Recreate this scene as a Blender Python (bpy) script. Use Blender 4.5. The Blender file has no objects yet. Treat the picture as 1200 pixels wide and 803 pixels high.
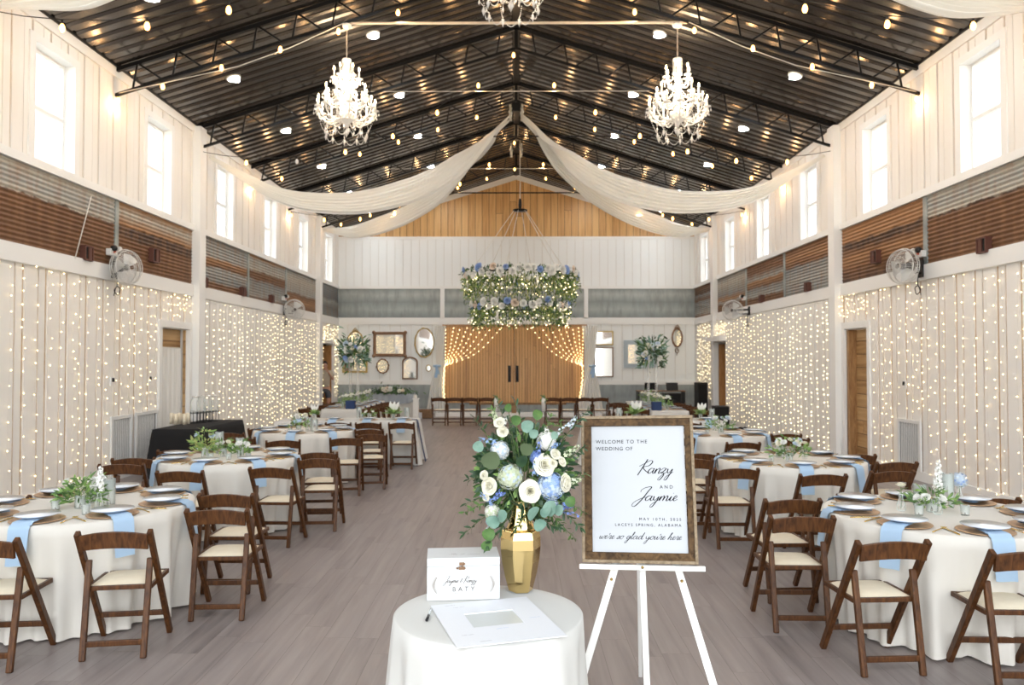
import bpy, math, random
from mathutils import Vector, Matrix, Euler
R = random.Random(7)
PI = math.pi
scene = bpy.context.scene
COL = scene.collection

# ------------------------------------------------------------------ camera
F = 900.0
cam_d = bpy.data.cameras.new('camera'); cam = bpy.data.objects.new('camera', cam_d); COL.objects.link(cam)
cam_d.dof.use_dof = True; cam_d.dof.focus_distance = 3.9; cam_d.dof.aperture_fstop = 4.0
cam_d.sensor_width = 36.0; cam_d.lens = 27.0; cam_d.clip_end = 300
CAM = Vector((0, 0, 1.82))
cam.location = CAM
cam.rotation_euler = (PI/2 + math.atan(20.5/F), 0, math.atan(5/F))
scene.camera = cam
CR = Euler(cam.rotation_euler).to_matrix()
def ray(x, y): return CR @ Vector(((x-600)/F, (401.5-y)/F, -1))
def at(x, y, Y):
    d = ray(x, y); return CAM + d*((Y-CAM.y)/d.y)
def atz(x, y, z):
    d = ray(x, y); return CAM + d*((z-CAM.z)/d.z)

# ------------------------------------------------------------------ materials
def setin(n, k, v):
    if k in n.inputs: n.inputs[k].default_value = v
def rgba(c): return (c[0], c[1], c[2], 1.0)
def mat(name, col, rough=0.5, metal=0.0, spec=0.5, noise=None, bump=None, trans=0.0, emis=None, alpha=None, sheen=0.0, stretch=None, ior=1.45):
    m = bpy.data.materials.new(name); m.use_nodes = True
    nt = m.node_tree; b = nt.nodes['Principled BSDF']
    setin(b, 'Base Color', rgba(col)); setin(b, 'Roughness', rough); setin(b, 'Metallic', metal)
    setin(b, 'Specular IOR Level', spec); setin(b, 'Transmission Weight', trans); setin(b, 'IOR', ior)
    setin(b, 'Sheen Weight', sheen)
    if emis:
        setin(b, 'Emission Color', rgba(emis[0])); setin(b, 'Emission Strength', emis[1])
    if alpha is not None: setin(b, 'Alpha', alpha)
    tc = None
    if noise or bump:
        tc = nt.nodes.new('ShaderNodeTexCoord'); mp = nt.nodes.new('ShaderNodeMapping')
        nt.links.new(tc.outputs['Object'], mp.inputs[0])
        if stretch: mp.inputs['Scale'].default_value = stretch
    if noise:   # (scale, colour2, amount)
        nz = nt.nodes.new('ShaderNodeTexNoise'); nz.inputs['Scale'].default_value = noise[0]; nz.inputs['Detail'].default_value = 5
        nt.links.new(mp.outputs[0], nz.inputs['Vector'])
        cr = nt.nodes.new('ShaderNodeValToRGB')
        cr.color_ramp.elements[0].position = 0.35; cr.color_ramp.elements[0].color = rgba(col)
        cr.color_ramp.elements[1].position = 0.68; cr.color_ramp.elements[1].color = rgba(noise[1])
        nt.links.new(nz.outputs['Fac'], cr.inputs[0]); nt.links.new(cr.outputs[0], b.inputs['Base Color'])
    if bump:    # (scale, strength)
        nb = nt.nodes.new('ShaderNodeTexNoise'); nb.inputs['Scale'].default_value = bump[0]; nb.inputs['Detail'].default_value = 4
        nt.links.new(mp.outputs[0], nb.inputs['Vector'])
        bp = nt.nodes.new('ShaderNodeBump'); bp.inputs['Strength'].default_value = bump[1]; bp.inputs['Distance'].default_value = 0.01
        nt.links.new(nb.outputs['Fac'], bp.inputs['Height']); nt.links.new(bp.outputs[0], b.inputs['Normal'])
    return m

def glow(name, col, s):
    m = bpy.data.materials.new(name); m.use_nodes = True
    nt = m.node_tree; b = nt.nodes['Principled BSDF']
    setin(b, 'Base Color', rgba(col)); setin(b, 'Emission Color', rgba(col)); setin(b, 'Emission Strength', s)
    return m

def see_through(name, col, opacity, rough=0.4, gloss=False):
    """thin cloth or thin glass: part of the light passes straight through"""
    m = bpy.data.materials.new(name); m.use_nodes = True
    nt = m.node_tree; b = nt.nodes['Principled BSDF']; out = nt.nodes['Material Output']
    setin(b, 'Base Color', rgba(col)); setin(b, 'Roughness', rough)
    tr = nt.nodes.new('ShaderNodeBsdfTransparent'); mx = nt.nodes.new('ShaderNodeMixShader')
    if gloss:
        fr = nt.nodes.new('ShaderNodeFresnel'); fr.inputs[0].default_value = 1.22
        mt = nt.nodes.new('ShaderNodeMath'); mt.operation = 'ADD'; mt.inputs[1].default_value = opacity; mt.use_clamp = True
        nt.links.new(fr.outputs[0], mt.inputs[0]); nt.links.new(mt.outputs[0], mx.inputs[0])
    else:
        mx.inputs[0].default_value = opacity
    nt.links.new(tr.outputs[0], mx.inputs[1]); nt.links.new(b.outputs[0], mx.inputs[2]); nt.links.new(mx.outputs[0], out.inputs[0])
    return m

def cloth(name, col, transl=0.3):
    m = bpy.data.materials.new(name); m.use_nodes = True
    nt = m.node_tree; b = nt.nodes['Principled BSDF']; out = nt.nodes['Material Output']
    setin(b, 'Base Color', rgba(col)); setin(b, 'Roughness', 0.85); setin(b, 'Specular IOR Level', 0.15); setin(b, 'Sheen Weight', 0.1)
    t = nt.nodes.new('ShaderNodeBsdfTranslucent'); t.inputs[0].default_value = rgba(col)
    mx = nt.nodes.new('ShaderNodeMixShader'); mx.inputs[0].default_value = transl
    nt.links.new(b.outputs[0], mx.inputs[1]); nt.links.new(t.outputs[0], mx.inputs[2]); nt.links.new(mx.outputs[0], out.inputs[0])
    return m

def wood(name, dark, light, scale=(1, 1, 1), rough=0.45, freq=6.0, rings=2.5):
    m = bpy.data.materials.new(name); m.use_nodes = True
    nt = m.node_tree; b = nt.nodes['Principled BSDF']; setin(b, 'Roughness', rough)
    tc = nt.nodes.new('ShaderNodeTexCoord'); mp = nt.nodes.new('ShaderNodeMapping'); mp.inputs['Scale'].default_value = scale
    nt.links.new(tc.outputs['Object'], mp.inputs[0])
    nz = nt.nodes.new('ShaderNodeTexNoise'); nz.inputs['Scale'].default_value = freq; nz.inputs['Detail'].default_value = 6; nz.inputs['Distortion'].default_value = rings*0.3
    nt.links.new(mp.outputs[0], nz.inputs['Vector'])
    cr = nt.nodes.new('ShaderNodeValToRGB')
    cr.color_ramp.elements[0].position = 0.3; cr.color_ramp.elements[0].color = rgba(dark)
    cr.color_ramp.elements[1].position = 0.7; cr.color_ramp.elements[1].color = rgba(light)
    nt.links.new(nz.outputs['Fac'], cr.inputs[0]); nt.links.new(cr.outputs[0], b.inputs['Base Color'])
    bp = nt.nodes.new('ShaderNodeBump'); bp.inputs['Strength'].default_value = 0.15; bp.inputs['Distance'].default_value = 0.005
    nt.links.new(nz.outputs['Fac'], bp.inputs['Height']); nt.links.new(bp.outputs[0], b.inputs['Normal'])
    return m

def plank_mat(name, axis_across, width, cols, along, length=3.0, rough=0.5, seam=0.012, grain=1.0, seamcol=None, tone=0.55):
    """boards side by side along axis_across (0,1,2), running along axis `along`; every board has its own tone"""
    m = bpy.data.materials.new(name); m.use_nodes = True
    nt = m.node_tree; L = nt.links; N = nt.nodes; b = N['Principled BSDF']; setin(b, 'Roughness', rough)
    tc = N.new('ShaderNodeTexCoord'); sp = N.new('ShaderNodeSeparateXYZ'); L.new(tc.outputs['Object'], sp.inputs[0])
    def math_(op, a, v=None, v2=None):
        n = N.new('ShaderNodeMath'); n.operation = op
        if hasattr(a, 'links'): L.new(a, n.inputs[0])
        else: n.inputs[0].default_value = a
        if v is not None:
            if hasattr(v, 'links'): L.new(v, n.inputs[1])
            else: n.inputs[1].default_value = v
        return n.outputs[0]
    u = math_('DIVIDE', sp.outputs[axis_across], width); iu = math_('FLOOR', u); fu = math_('FRACT', u)
    wn = N.new('ShaderNodeTexWhiteNoise'); wn.noise_dimensions = '1D'; L.new(iu, wn.inputs['W'])
    v = math_('ADD', math_('DIVIDE', sp.outputs[along], length), math_('MULTIPLY', wn.outputs['Value'], 7.3)); iv = math_('FLOOR', v); fv = math_('FRACT', v)
    cb = N.new('ShaderNodeCombineXYZ'); L.new(iu, cb.inputs[0]); L.new(iv, cb.inputs[1])
    w2 = N.new('ShaderNodeTexWhiteNoise'); w2.noise_dimensions = '2D'; L.new(cb.outputs[0], w2.inputs['Vector'])
    mp = N.new('ShaderNodeMapping'); sc = [14.0, 14.0, 14.0]; sc[along] = 0.9; mp.inputs['Scale'].default_value = sc
    L.new(tc.outputs['Object'], mp.inputs[0])
    off = N.new('ShaderNodeVectorMath'); off.operation = 'ADD'; L.new(mp.outputs[0], off.inputs[0])
    o2 = N.new('ShaderNodeVectorMath'); o2.operation = 'SCALE'; L.new(w2.outputs['Color'], o2.inputs[0]); o2.inputs['Scale'].default_value = 30
    L.new(o2.outputs[0], off.inputs[1])
    nz = N.new('ShaderNodeTexNoise'); nz.inputs['Scale'].default_value = 1.0; nz.inputs['Detail'].default_value = 6; nz.inputs['Distortion'].default_value = 0.6
    L.new(off.outputs[0], nz.inputs['Vector'])
    mixv = math_('ADD', math_('MULTIPLY', w2.outputs['Value'], tone), math_('MULTIPLY', math_('SUBTRACT', nz.outputs['Fac'], 0.27), grain))
    cr = N.new('ShaderNodeValToRGB'); e = cr.color_ramp.elements
    e[0].position = 0.0; e[0].color = rgba(cols[0]); e[1].position = 1.0; e[1].color = rgba(cols[-1])
    for i, c in enumerate(cols[1:-1]):
        q = e.new((i+1)/(len(cols)-1)); q.color = rgba(c)
    L.new(mixv, cr.inputs[0])
    s1 = math_('LESS_THAN', fu, seam/width); s2 = math_('LESS_THAN', fv, seam*0.7/length); s = math_('MAXIMUM', s1, s2)
    mx = N.new('ShaderNodeMixRGB'); L.new(s, mx.inputs[0]); L.new(cr.outputs[0], mx.inputs[1])
    mx.inputs[2].default_value = rgba(seamcol if seamcol else tuple(k*0.45 for k in cols[0]))
    L.new(mx.outputs[0], b.inputs['Base Color'])
    bp = N.new('ShaderNodeBump'); bp.inputs['Strength'].default_value = 0.2; bp.inputs['Distance'].default_value = 0.004
    L.new(nz.outputs['Fac'], bp.inputs['Height']); L.new(bp.outputs[0], b.inputs['Normal'])
    return m

def rust_mat(name, stops, z0=3.25, z1=4.25, seed=0.0, metal=0.25):
    """weathered corrugated iron: sheets overlap in level bands of galvanised grey and rust"""
    m = bpy.data.materials.new(name); m.use_nodes = True
    nt = m.node_tree; L = nt.links; N = nt.nodes; b = N['Principled BSDF']
    setin(b, 'Roughness', 0.6); setin(b, 'Metallic', metal)
    tc = N.new('ShaderNodeTexCoord'); mp = N.new('ShaderNodeMapping'); mp.inputs['Location'].default_value = (seed*3.1, seed*7.7, 0)
    L.new(tc.outputs['Object'], mp.inputs[0])
    nz = N.new('ShaderNodeTexNoise'); nz.inputs['Scale'].default_value = 2.3; nz.inputs['Detail'].default_value = 8; nz.inputs['Roughness'].default_value = 0.65
    L.new(mp.outputs[0], nz.inputs['Vector'])
    sp = N.new('ShaderNodeSeparateXYZ'); L.new(tc.outputs['Object'], sp.inputs[0])
    mr = N.new('ShaderNodeMapRange'); mr.inputs[1].default_value = z0; mr.inputs[2].default_value = z1; L.new(sp.outputs[2], mr.inputs[0])
    ad = N.new('ShaderNodeMath'); ad.operation = 'MULTIPLY_ADD'; L.new(nz.outputs['Fac'], ad.inputs[0]); ad.inputs[1].default_value = 0.22
    sb = N.new('ShaderNodeMath'); sb.operation = 'SUBTRACT'; L.new(mr.outputs[0], sb.inputs[0]); sb.inputs[1].default_value = 0.11
    L.new(sb.outputs[0], ad.inputs[2])
    cr = N.new('ShaderNodeValToRGB'); e = cr.color_ramp.elements
    e[0].position = stops[0][0]; e[0].color = rgba(stops[0][1]); e[1].position = stops[-1][0]; e[1].color = rgba(stops[-1][1])
    for p, c in stops[1:-1]:
        q = e.new(p); q.color = rgba(c)
    L.new(ad.outputs[0], cr.inputs[0])
    mp2 = N.new('ShaderNodeMapping'); mp2.inputs['Scale'].default_value = (9, 9, 2.2); mp2.inputs['Location'].default_value = (seed, seed*5, 0); L.new(tc.outputs['Object'], mp2.inputs[0])
    n2 = N.new('ShaderNodeTexNoise'); n2.inputs['Scale'].default_value = 1.0; n2.inputs['Detail'].default_value = 6; L.new(mp2.outputs[0], n2.inputs['Vector'])
    c2 = N.new('ShaderNodeValToRGB'); c2.color_ramp.elements[0].position = 0.42; c2.color_ramp.elements[0].color = (0, 0, 0, 1)
    c2.color_ramp.elements[1].position = 0.72; c2.color_ramp.elements[1].color = (0.5, 0.5, 0.5, 1); L.new(n2.outputs['Fac'], c2.inputs[0])
    mx = N.new('ShaderNodeMixRGB'); mx.inputs[2].default_value = (0.30, 0.155, 0.07, 1) if seed < 50 else (0.2, 0.21, 0.2, 1)
    L.new(c2.outputs[0], mx.inputs[0]); L.new(cr.outputs[0], mx.inputs[1]); L.new(mx.outputs[0], b.inputs['Base Color'])
    return m

# ------------------------------------------------------------------ mesh builder
class MB:
    def __init__(self): self.v = []; self.f = []; self.m = []; self.s = []
    def add(self, vs, fs, mi=0, smooth=False):
        o = len(self.v); self.v.extend([tuple(p) for p in vs])
        for f in fs: self.f.append(tuple(i+o for i in f)); self.m.append(mi); self.s.append(smooth)
        return self
    def box(self, c, s, mi=0, rot=None, taper=None):
        hx, hy, hz = s[0]/2, s[1]/2, s[2]/2
        P = [Vector((x*hx, y*hy, z*hz)) for z in (-1, 1) for y in (-1, 1) for x in (-1, 1)]
        if rot is not None:
            M = rot if isinstance(rot, Matrix) else Euler(rot).to_matrix()
            P = [M @ p for p in P]
        c = Vector(c); P = [p+c for p in P]
        return self.add(P, [(0, 2, 3, 1), (4, 5, 7, 6), (0, 1, 5, 4), (2, 6, 7, 3), (0, 4, 6, 2), (1, 3, 7, 5)], mi)
    def box2(self, a, b, mi=0):
        return self.box([(a[i]+b[i])/2 for i in range(3)], [abs(b[i]-a[i]) for i in range(3)], mi)
    def bar(self, p, q, w, t, mi=0, up=(0, 0, 1)):
        """a bar of rectangular section from p to q; w across, t along `up`"""
        p = Vector(p); q = Vector(q); d = (q-p); L = d.length; d.normalize(); u = Vector(up)
        s = d.cross(u)
        if s.length < 1e-4: s = d.cross(Vector((1, 0, 0)))
        s.normalize(); u = s.cross(d).normalized()
        P = []
        for e in (p, q):
            for a, b_ in ((-1, -1), (1, -1), (1, 1), (-1, 1)): P.append(e + s*(a*w/2) + u*(b_*t/2))
        return self.add(P, [(0, 3, 2, 1), (4, 5, 6, 7), (0, 1, 5, 4), (1, 2, 6, 5), (2, 3, 7, 6), (3, 0, 4, 7)], mi)
    def tube(self, pts, r, mi=0, seg=8, cap=True, closed=False, smooth=True):
        pts = [Vector(p) for p in pts]; n = len(pts); rs = r if isinstance(r, (list, tuple)) else [r]*n
        vs = []; prev = None
        for i, p in enumerate(pts):
            if closed: d = pts[(i+1) % n]-pts[i-1]
            else: d = pts[min(i+1, n-1)]-pts[max(i-1, 0)]
            if d.length < 1e-9: d = Vector((0, 0, 1))
            d.normalize()
            if prev is None:
                a = Vector((0, 0, 1)) if abs(d.z) < 0.9 else Vector((1, 0, 0)); x = d.cross(a).normalized()
            else:
                x = prev - d*prev.dot(d)
                x = x.normalized() if x.length > 1e-6 else d.orthogonal().normalized()
            prev = x; y = d.cross(x)
            for k in range(seg):
                t = 2*PI*k/seg; vs.append(p + x*(math.cos(t)*rs[i]) + y*(math.sin(t)*rs[i]))
        fs = []
        for i in range(n if closed else n-1):
            j = (i+1) % n
            for k in range(seg):
                k2 = (k+1) % seg; fs.append((i*seg+k, i*seg+k2, j*seg+k2, j*seg+k))
        if cap and not closed:
            fs.append(tuple(reversed(range(seg)))); fs.append(tuple((n-1)*seg+k for k in range(seg)))
        return self.add(vs, fs, mi, smooth)
    def lathe(self, prof, seg=24, c=(0, 0, 0), mi=0, smooth=True, facet=None, axis=None):
        vs = []; c = Vector(c)
        M = axis if axis is not None else Matrix.Identity(3)
        for r_, z in prof:
            for k in range(seg):
                t = 2*PI*k/seg; vs.append(c + M @ Vector((r_*math.cos(t), r_*math.sin(t), z)))
        fs = []
        for i in range(len(prof)-1):
            for k in range(seg):
                k2 = (k+1) % seg; fs.append((i*seg+k, i*seg+k2, (i+1)*seg+k2, (i+1)*seg+k))
        if prof[0][0] > 1e-5: fs.append(tuple(reversed(range(seg))))
        if prof[-1][0] > 1e-5: fs.append(tuple((len(prof)-1)*seg+k for k in range(seg)))
        return self.add(vs, fs, mi, smooth)
    def ball(self, c, r, mi=0, seg=8, rings=6, sx=1, sy=1, sz=1):
        c = Vector(c); vs = [c+Vector((0, 0, -r*sz))]
        for i in range(1, rings):
            a = -PI/2 + PI*i/rings
            for k in range(seg):
                t = 2*PI*k/seg; vs.append(c+Vector((r*sx*math.cos(a)*math.cos(t), r*sy*math.cos(a)*math.sin(t), r*sz*math.sin(a))))
        vs.append(c+Vector((0, 0, r*sz))); n = len(vs); fs = []
        for k in range(seg): fs.append((0, 1+(k+1) % seg, 1+k)); fs.append((n-1, n-1-seg+k, n-1-seg+(k+1) % seg))
        for i in range(rings-2):
            for k in range(seg):
                a = 1+i*seg+k; b_ = 1+i*seg+(k+1) % seg; fs.append((a, b_, b_+seg, a+seg))
        return self.add(vs, fs, mi, True)
    def octa(self, c, r, mi=0, h=1.0):
        x, y, z = c
        return self.add([(x+r, y, z), (x, y+r, z), (x-r, y, z), (x, y-r, z), (x, y, z+r*h), (x, y, z-r*h)],
                        [(0, 1, 4), (1, 2, 4), (2, 3, 4), (3, 0, 4), (1, 0, 5), (2, 1, 5), (3, 2, 5), (0, 3, 5)], mi, True)
    def grid(self, P, mi=0, smooth=True, closed_u=False):
        nu, nv = len(P), len(P[0]); vs = [p for row in P for p in row]; fs = []
        for i in range(nu if closed_u else nu-1):
            i2 = (i+1) % nu
            for j in range(nv-1): fs.append((i*nv+j, i2*nv+j, i2*nv+j+1, i*nv+j+1))
        return self.add(vs, fs, mi, smooth)
    def leaf(self, p, d, n, L, W, mi=0, fold=0.25, curl=0.2):
        """a pointed leaf with a fold along its midrib"""
        p = Vector(p); d = Vector(d).normalized(); n = Vector(n); s = d.cross(n)
        if s.length < 1e-4: s = d.orthogonal()
        s.normalize(); n = s.cross(d)
        pts = []
        for t, w in ((0, 0.0), (0.25, 0.8), (0.55, 1.0), (0.8, 0.6), (1, 0)):
            c = p + d*(L*t) - n*(curl*L*t*t)
            pts.append((c, w))
        vs = [pts[0][0]]
        for c, w in pts[1:4]: vs += [c + s*(W*w/2) + n*(fold*W*w/2), c, c - s*(W*w/2) + n*(fold*W*w/2)]
        vs.append(pts[4][0])
        fs = [(0, 2, 1), (0, 3, 2), (1, 2, 5, 4), (2, 3, 6, 5), (4, 5, 8, 7), (5, 6, 9, 8), (7, 8, 10), (8, 9, 10)]
        return self.add(vs, fs, mi, True)
    def disc_leaf(self, p, d, n, r, mi=0):
        p = Vector(p); d = Vector(d).normalized(); n = Vector(n); s = d.cross(n)
        if s.length < 1e-4: s = d.orthogonal()
        s.normalize(); n = s.cross(d); c = p+d*r; vs = [c - n*(0.12*r)]; k = 10
        for i in range(k):
            t = 2*PI*i/k; e = 1.0+0.12*math.cos(t)
            vs.append(c + d*(-math.cos(t)*r*e) + s*(math.sin(t)*r*0.92) + n*(0.1*r*math.cos(2*t)))
        return self.add(vs, [(0, 1+i, 1+(i+1) % k) for i in range(k)], mi, True)
    def build(self, name, mats, parent=None, bevel=None, loc=None):
        me = bpy.data.meshes.new(name); me.from_pydata(self.v, [], self.f)
        if not isinstance(mats, (list, tuple)): mats = [mats]
        for m_ in mats: me.materials.append(m_)
        me.polygons.foreach_set('material_index', self.m); me.polygons.foreach_set('use_smooth', self.s); me.update()
        o = bpy.data.objects.new(name, me); COL.objects.link(o)
        if parent: o.parent = parent
        if loc is not None: o.location = loc
        if bevel:
            b = o.modifiers.new('bevel', 'BEVEL'); b.width = bevel; b.segments = 2; b.limit_method = 'ANGLE'
        return o

def tag(o, label=None, cat=None, group=None, kind=None):
    if label and len(label.split()) > 16: label = label.replace('brown folding chair', 'folding chair')
    if label and len(label.split()) > 16: print('LONG', len(label.split()), label)
    if label: o['label'] = label
    if cat: o['category'] = cat
    if group: o['group'] = group
    if kind: o['kind'] = kind
    return o
def thing(name, label, cat, loc=(0, 0, 0), rz=0, group=None):
    o = bpy.data.objects.new(name, None); COL.objects.link(o); o.location = loc; o.rotation_euler = (0, 0, rz)
    return tag(o, label, cat, group)
KIDS = {}
def copy_tree(o, parent=None, loc=None, rz=None, label=None, group=None):
    c = o.copy(); COL.objects.link(c)
    if parent: c.parent = parent
    if loc is not None: c.location = loc
    if rz is not None: c.rotation_euler = (0, 0, rz)
    if label: c['label'] = label
    if group: c['group'] = group
    for ch in list(o.children): copy_tree(ch, c)
    return c
def struct(o): o['kind'] = 'structure'; return o
def lerp(a, b, t): return a+(b-a)*t
def catmull(P, n=6):
    P = [Vector(p) for p in P]; out = []
    Q = [P[0]+(P[0]-P[1])] + P + [P[-1]+(P[-1]-P[-2])]
    for i in range(1, len(Q)-2):
        for k in range(n):
            t = k/n; a, b, c, d = Q[i-1], Q[i], Q[i+1], Q[i+2]
            out.append(0.5*((2*b)+(c-a)*t+(2*a-5*b+4*c-d)*t*t+(3*b-a-3*c+d)*t**3))
    out.append(P[-1]); return out
def text(name, body, size, m, parent, loc, rot=(PI/2, 0, 0), space=1.0, align='LEFT', weight=0.0):
    c = bpy.data.curves.new(name, 'FONT'); c.body = body; c.size = size; c.space_character = space; c.align_x = align; c.extrude = 0.0004
    c.offset = weight; c.materials.append(m)
    o = bpy.data.objects.new(name, c); COL.objects.link(o); o.parent = parent; o.location = loc; o.rotation_euler = rot
    return o

# ------------------------------------------------------------------ palette
M = {}
M['white_paint'] = mat('white_paint', (0.86, 0.84, 0.79), 0.55, noise=(1.5, (0.80, 0.77, 0.71), 1))
M['board_white'] = mat('board_white', (0.90, 0.885, 0.85), 0.6, noise=(2.0, (0.85, 0.825, 0.775), 1), stretch=(1, 1, 0.3))
M['far_white'] = mat('far_white', (0.90, 0.92, 0.91), 0.6)
M['far_groove'] = mat('far_groove', (0.78, 0.77, 0.73), 0.8)
M['bare_board'] = mat('bare_board', (0.48, 0.31, 0.17), 0.8, noise=(6, (0.62, 0.46, 0.30), 1))
M['trim'] = mat('trim_white', (0.89, 0.89, 0.87), 0.5)
M['black_steel'] = mat('black_steel', (0.012, 0.012, 0.013), 0.4, 0.6)
M['roof'] = mat('roof_sheet', (0.135, 0.122, 0.110), 0.20, 0.95)
M['chair_wood'] = wood('chair_wood', (0.038, 0.013, 0.004), (0.125, 0.048, 0.014), (9, 9, 2), 0.40, 5)
M['chair_wood'].node_tree.nodes['Principled BSDF'].inputs['Specular IOR Level'].default_value = 0.3
M['cushion'] = mat('cushion_cream', (0.80, 0.72, 0.56), 0.6, noise=(9, (0.72, 0.63, 0.48), 1))
M['brass'] = mat('brass', (0.62, 0.42, 0.14), 0.3, 1.0)
M['cloth'] = cloth('tablecloth_cream', (0.79, 0.755, 0.69), 0.08)
M['cloth_white'] = cloth('tablecloth_white', (0.69, 0.685, 0.655), 0.10)
M['cloth_black'] = mat('tablecloth_black', (0.008, 0.008, 0.009), 0.9)
M['cloth_grey'] = cloth('cloth_grey', (0.36, 0.40, 0.45), 0.1)
M['napkin'] = cloth('napkin_blue', (0.46, 0.63, 0.82), 0.1)
M['navy'] = mat('navy', (0.015, 0.04, 0.13), 0.6)
M['plate'] = mat('plate', (0.84, 0.87, 0.90), 0.12)
M['plate_blue'] = mat('plate_blue_rim', (0.55, 0.62, 0.72), 0.2)
M['charger'] = mat('charger', (0.50, 0.30, 0.16), 0.35, 0.35, noise=(14, (0.66, 0.44, 0.27), 1))
M['gold'] = mat('gold', (0.86, 0.60, 0.18), 0.22, 1.0)
M['vase_gold'] = mat('vase_gold', (0.84, 0.62, 0.27), 0.10, 1.0)
M['glass'] = see_through('thin_glass', (0.9, 0.95, 0.93), 0.05, 0.05, True)
M['acrylic'] = see_through('clear_acrylic', (0.85, 0.88, 0.87), 0.25, 0.1, True)
M['motor_grey'] = mat('fan_motor', (0.16, 0.155, 0.15), 0.5)
M['pane'] = see_through('window_pane', (0.95, 0.97, 1.0), 0.02, 0.02, True)
M['wax'] = mat('wax', (0.86, 0.84, 0.78), 0.5)
M['fabric_swag'] = cloth('ceiling_swag', (0.92, 0.92, 0.89), 0.30)
M['sheer'] = see_through('sheer_drape', (0.90, 0.89, 0.85), 0.82, 0.9)
M['sheer_thin'] = see_through('sheer_wall_drape', (0.95, 0.94, 0.91), 0.65, 0.9)
M['green'] = mat('leaf_green', (0.055, 0.13, 0.035), 0.45, noise=(20, (0.12, 0.22, 0.06), 1))
M['green_dark'] = mat('leaf_dark', (0.018, 0.05, 0.022), 0.4, noise=(25, (0.04, 0.09, 0.035), 1))
M['green_light'] = mat('leaf_light', (0.22, 0.36, 0.10), 0.5)
M['green_yellow'] = mat('leaf_yellow', (0.38, 0.42, 0.14), 0.5)
M['euc'] = mat('leaf_eucalyptus', (0.17, 0.30, 0.24), 0.5, noise=(30, (0.24, 0.37, 0.30), 1))
M['euc_dark'] = mat('leaf_eucalyptus_olive', (0.10, 0.14, 0.07), 0.45)
M['stem'] = mat('stem', (0.10, 0.15, 0.05), 0.6)
M['rose'] = mat('petal_cream', (0.88, 0.86, 0.74), 0.55, noise=(25, (0.86, 0.82, 0.64), 1))
M['petal_white'] = mat('petal_white', (0.88, 0.88, 0.84), 0.55)
M['petal_blush'] = mat('petal_blush', (0.85, 0.72, 0.60), 0.55)
M['petal_blue'] = mat('petal_blue', (0.22, 0.35, 0.68), 0.55, noise=(40, (0.38, 0.52, 0.80), 1))
M['petal_pale'] = mat('petal_pale_blue', (0.50, 0.62, 0.78), 0.55, noise=(40, (0.70, 0.77, 0.80), 1))
M['petal_deep'] = mat('petal_deep_blue', (0.14, 0.20, 0.60), 0.55, noise=(40, (0.26, 0.38, 0.76), 1))
M['petal_green'] = mat('petal_green', (0.55, 0.62, 0.38), 0.55, noise=(40, (0.70, 0.74, 0.60), 1))
M['bulb'] = glow('edison_bulb', (1.0, 0.50, 0.13), 5)
M['bulb_off'] = mat('bulb_unlit', (0.8, 0.8, 0.78), 0.2)
M['fairy'] = glow('fairy_bulb', (1.0, 0.70, 0.32), 5)
M['fairy_far'] = glow('fairy_bulb_dense', (1.0, 0.80, 0.45), 4)
M['candle_bulb'] = glow('candle_bulb', (1.0, 0.74, 0.42), 30)
M['led'] = glow('led_disc', (0.86, 0.93, 1.0), 45)
M['crystal'] = mat('crystal', (0.95, 0.93, 0.90), 0.12, trans=0.12, ior=1.5)
M['cord'] = mat('cord_black', (0.01, 0.01, 0.01), 0.6)
M['cord_white'] = mat('cord_white', (0.75, 0.73, 0.68), 0.6)
M['conduit'] = mat('conduit', (0.66, 0.57, 0.47), 0.45, 0.1)
M['conduit_grey'] = mat('conduit_grey', (0.62, 0.60, 0.56), 0.5)
M['pine'] = plank_mat('pine_gable', 0, 0.235, [(0.36, 0.18, 0.055), (0.60, 0.34, 0.13), (0.74, 0.47, 0.20)], 2, 9.0, 0.5, grain=1.6, seam=0.016)
M['barn_door'] = plank_mat('barn_door_pine', 0, 0.095, [(0.32, 0.15, 0.045), (0.60, 0.32, 0.11), (0.68, 0.39, 0.15)], 2, 9.0, 0.4, seam=0.012, grain=1.1)
M['plank_door'] = plank_mat('rough_plank', 2, 0.24, [(0.22, 0.11, 0.04), (0.46, 0.28, 0.12), (0.60, 0.40, 0.20)], 1, 9.0, 0.6, grain=1.4)
M['jamb'] = wood('jamb_wood', (0.26, 0.13, 0.05), (0.48, 0.28, 0.12), (6, 6, 1), 0.5, 4)
M['orange_wood'] = wood('door_orange', (0.45, 0.20, 0.06), (0.62, 0.32, 0.12), (6, 6, 1), 0.5, 4)
M['floor'] = plank_mat('floor_planks', 0, 0.18, [(0.145, 0.125, 0.123), (0.232, 0.198, 0.190), (0.275, 0.238, 0.228), (0.32, 0.278, 0.265)], 1, 1.2, 0.38, seam=0.0025, grain=1.6, seamcol=(0.12, 0.095, 0.085), tone=0.30)
M['frame_wood'] = wood('rustic_frame', (0.035, 0.018, 0.007), (0.15, 0.085, 0.036), (6, 6, 6), 0.6, 6)
M['frame_wood'].node_tree.nodes['Principled BSDF'].inputs['Specular IOR Level'].default_value = 0.2
M['frame_edge'] = wood('rustic_frame_edge', (0.16, 0.11, 0.06), (0.32, 0.24, 0.15), (6, 6, 6), 0.6, 8)
M['board_print'] = mat('sign_print', (0.52, 0.54, 0.57), 0.6, spec=0.2)
M['ink'] = mat('ink', (0.012, 0.012, 0.016), 0.8, spec=0.1)
M['ink_faint'] = mat('ink_faint', (0.40, 0.36, 0.33), 0.8, spec=0.1)
M['ink_grey'] = mat('ink_grey', (0.14, 0.12, 0.11), 0.8, spec=0.1)
M['easel'] = mat('easel_white', (0.85, 0.85, 0.83), 0.45)
M['box_white'] = mat('box_white', (0.66, 0.68, 0.69), 0.6, spec=0.2, bump=(60, 0.1))
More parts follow.
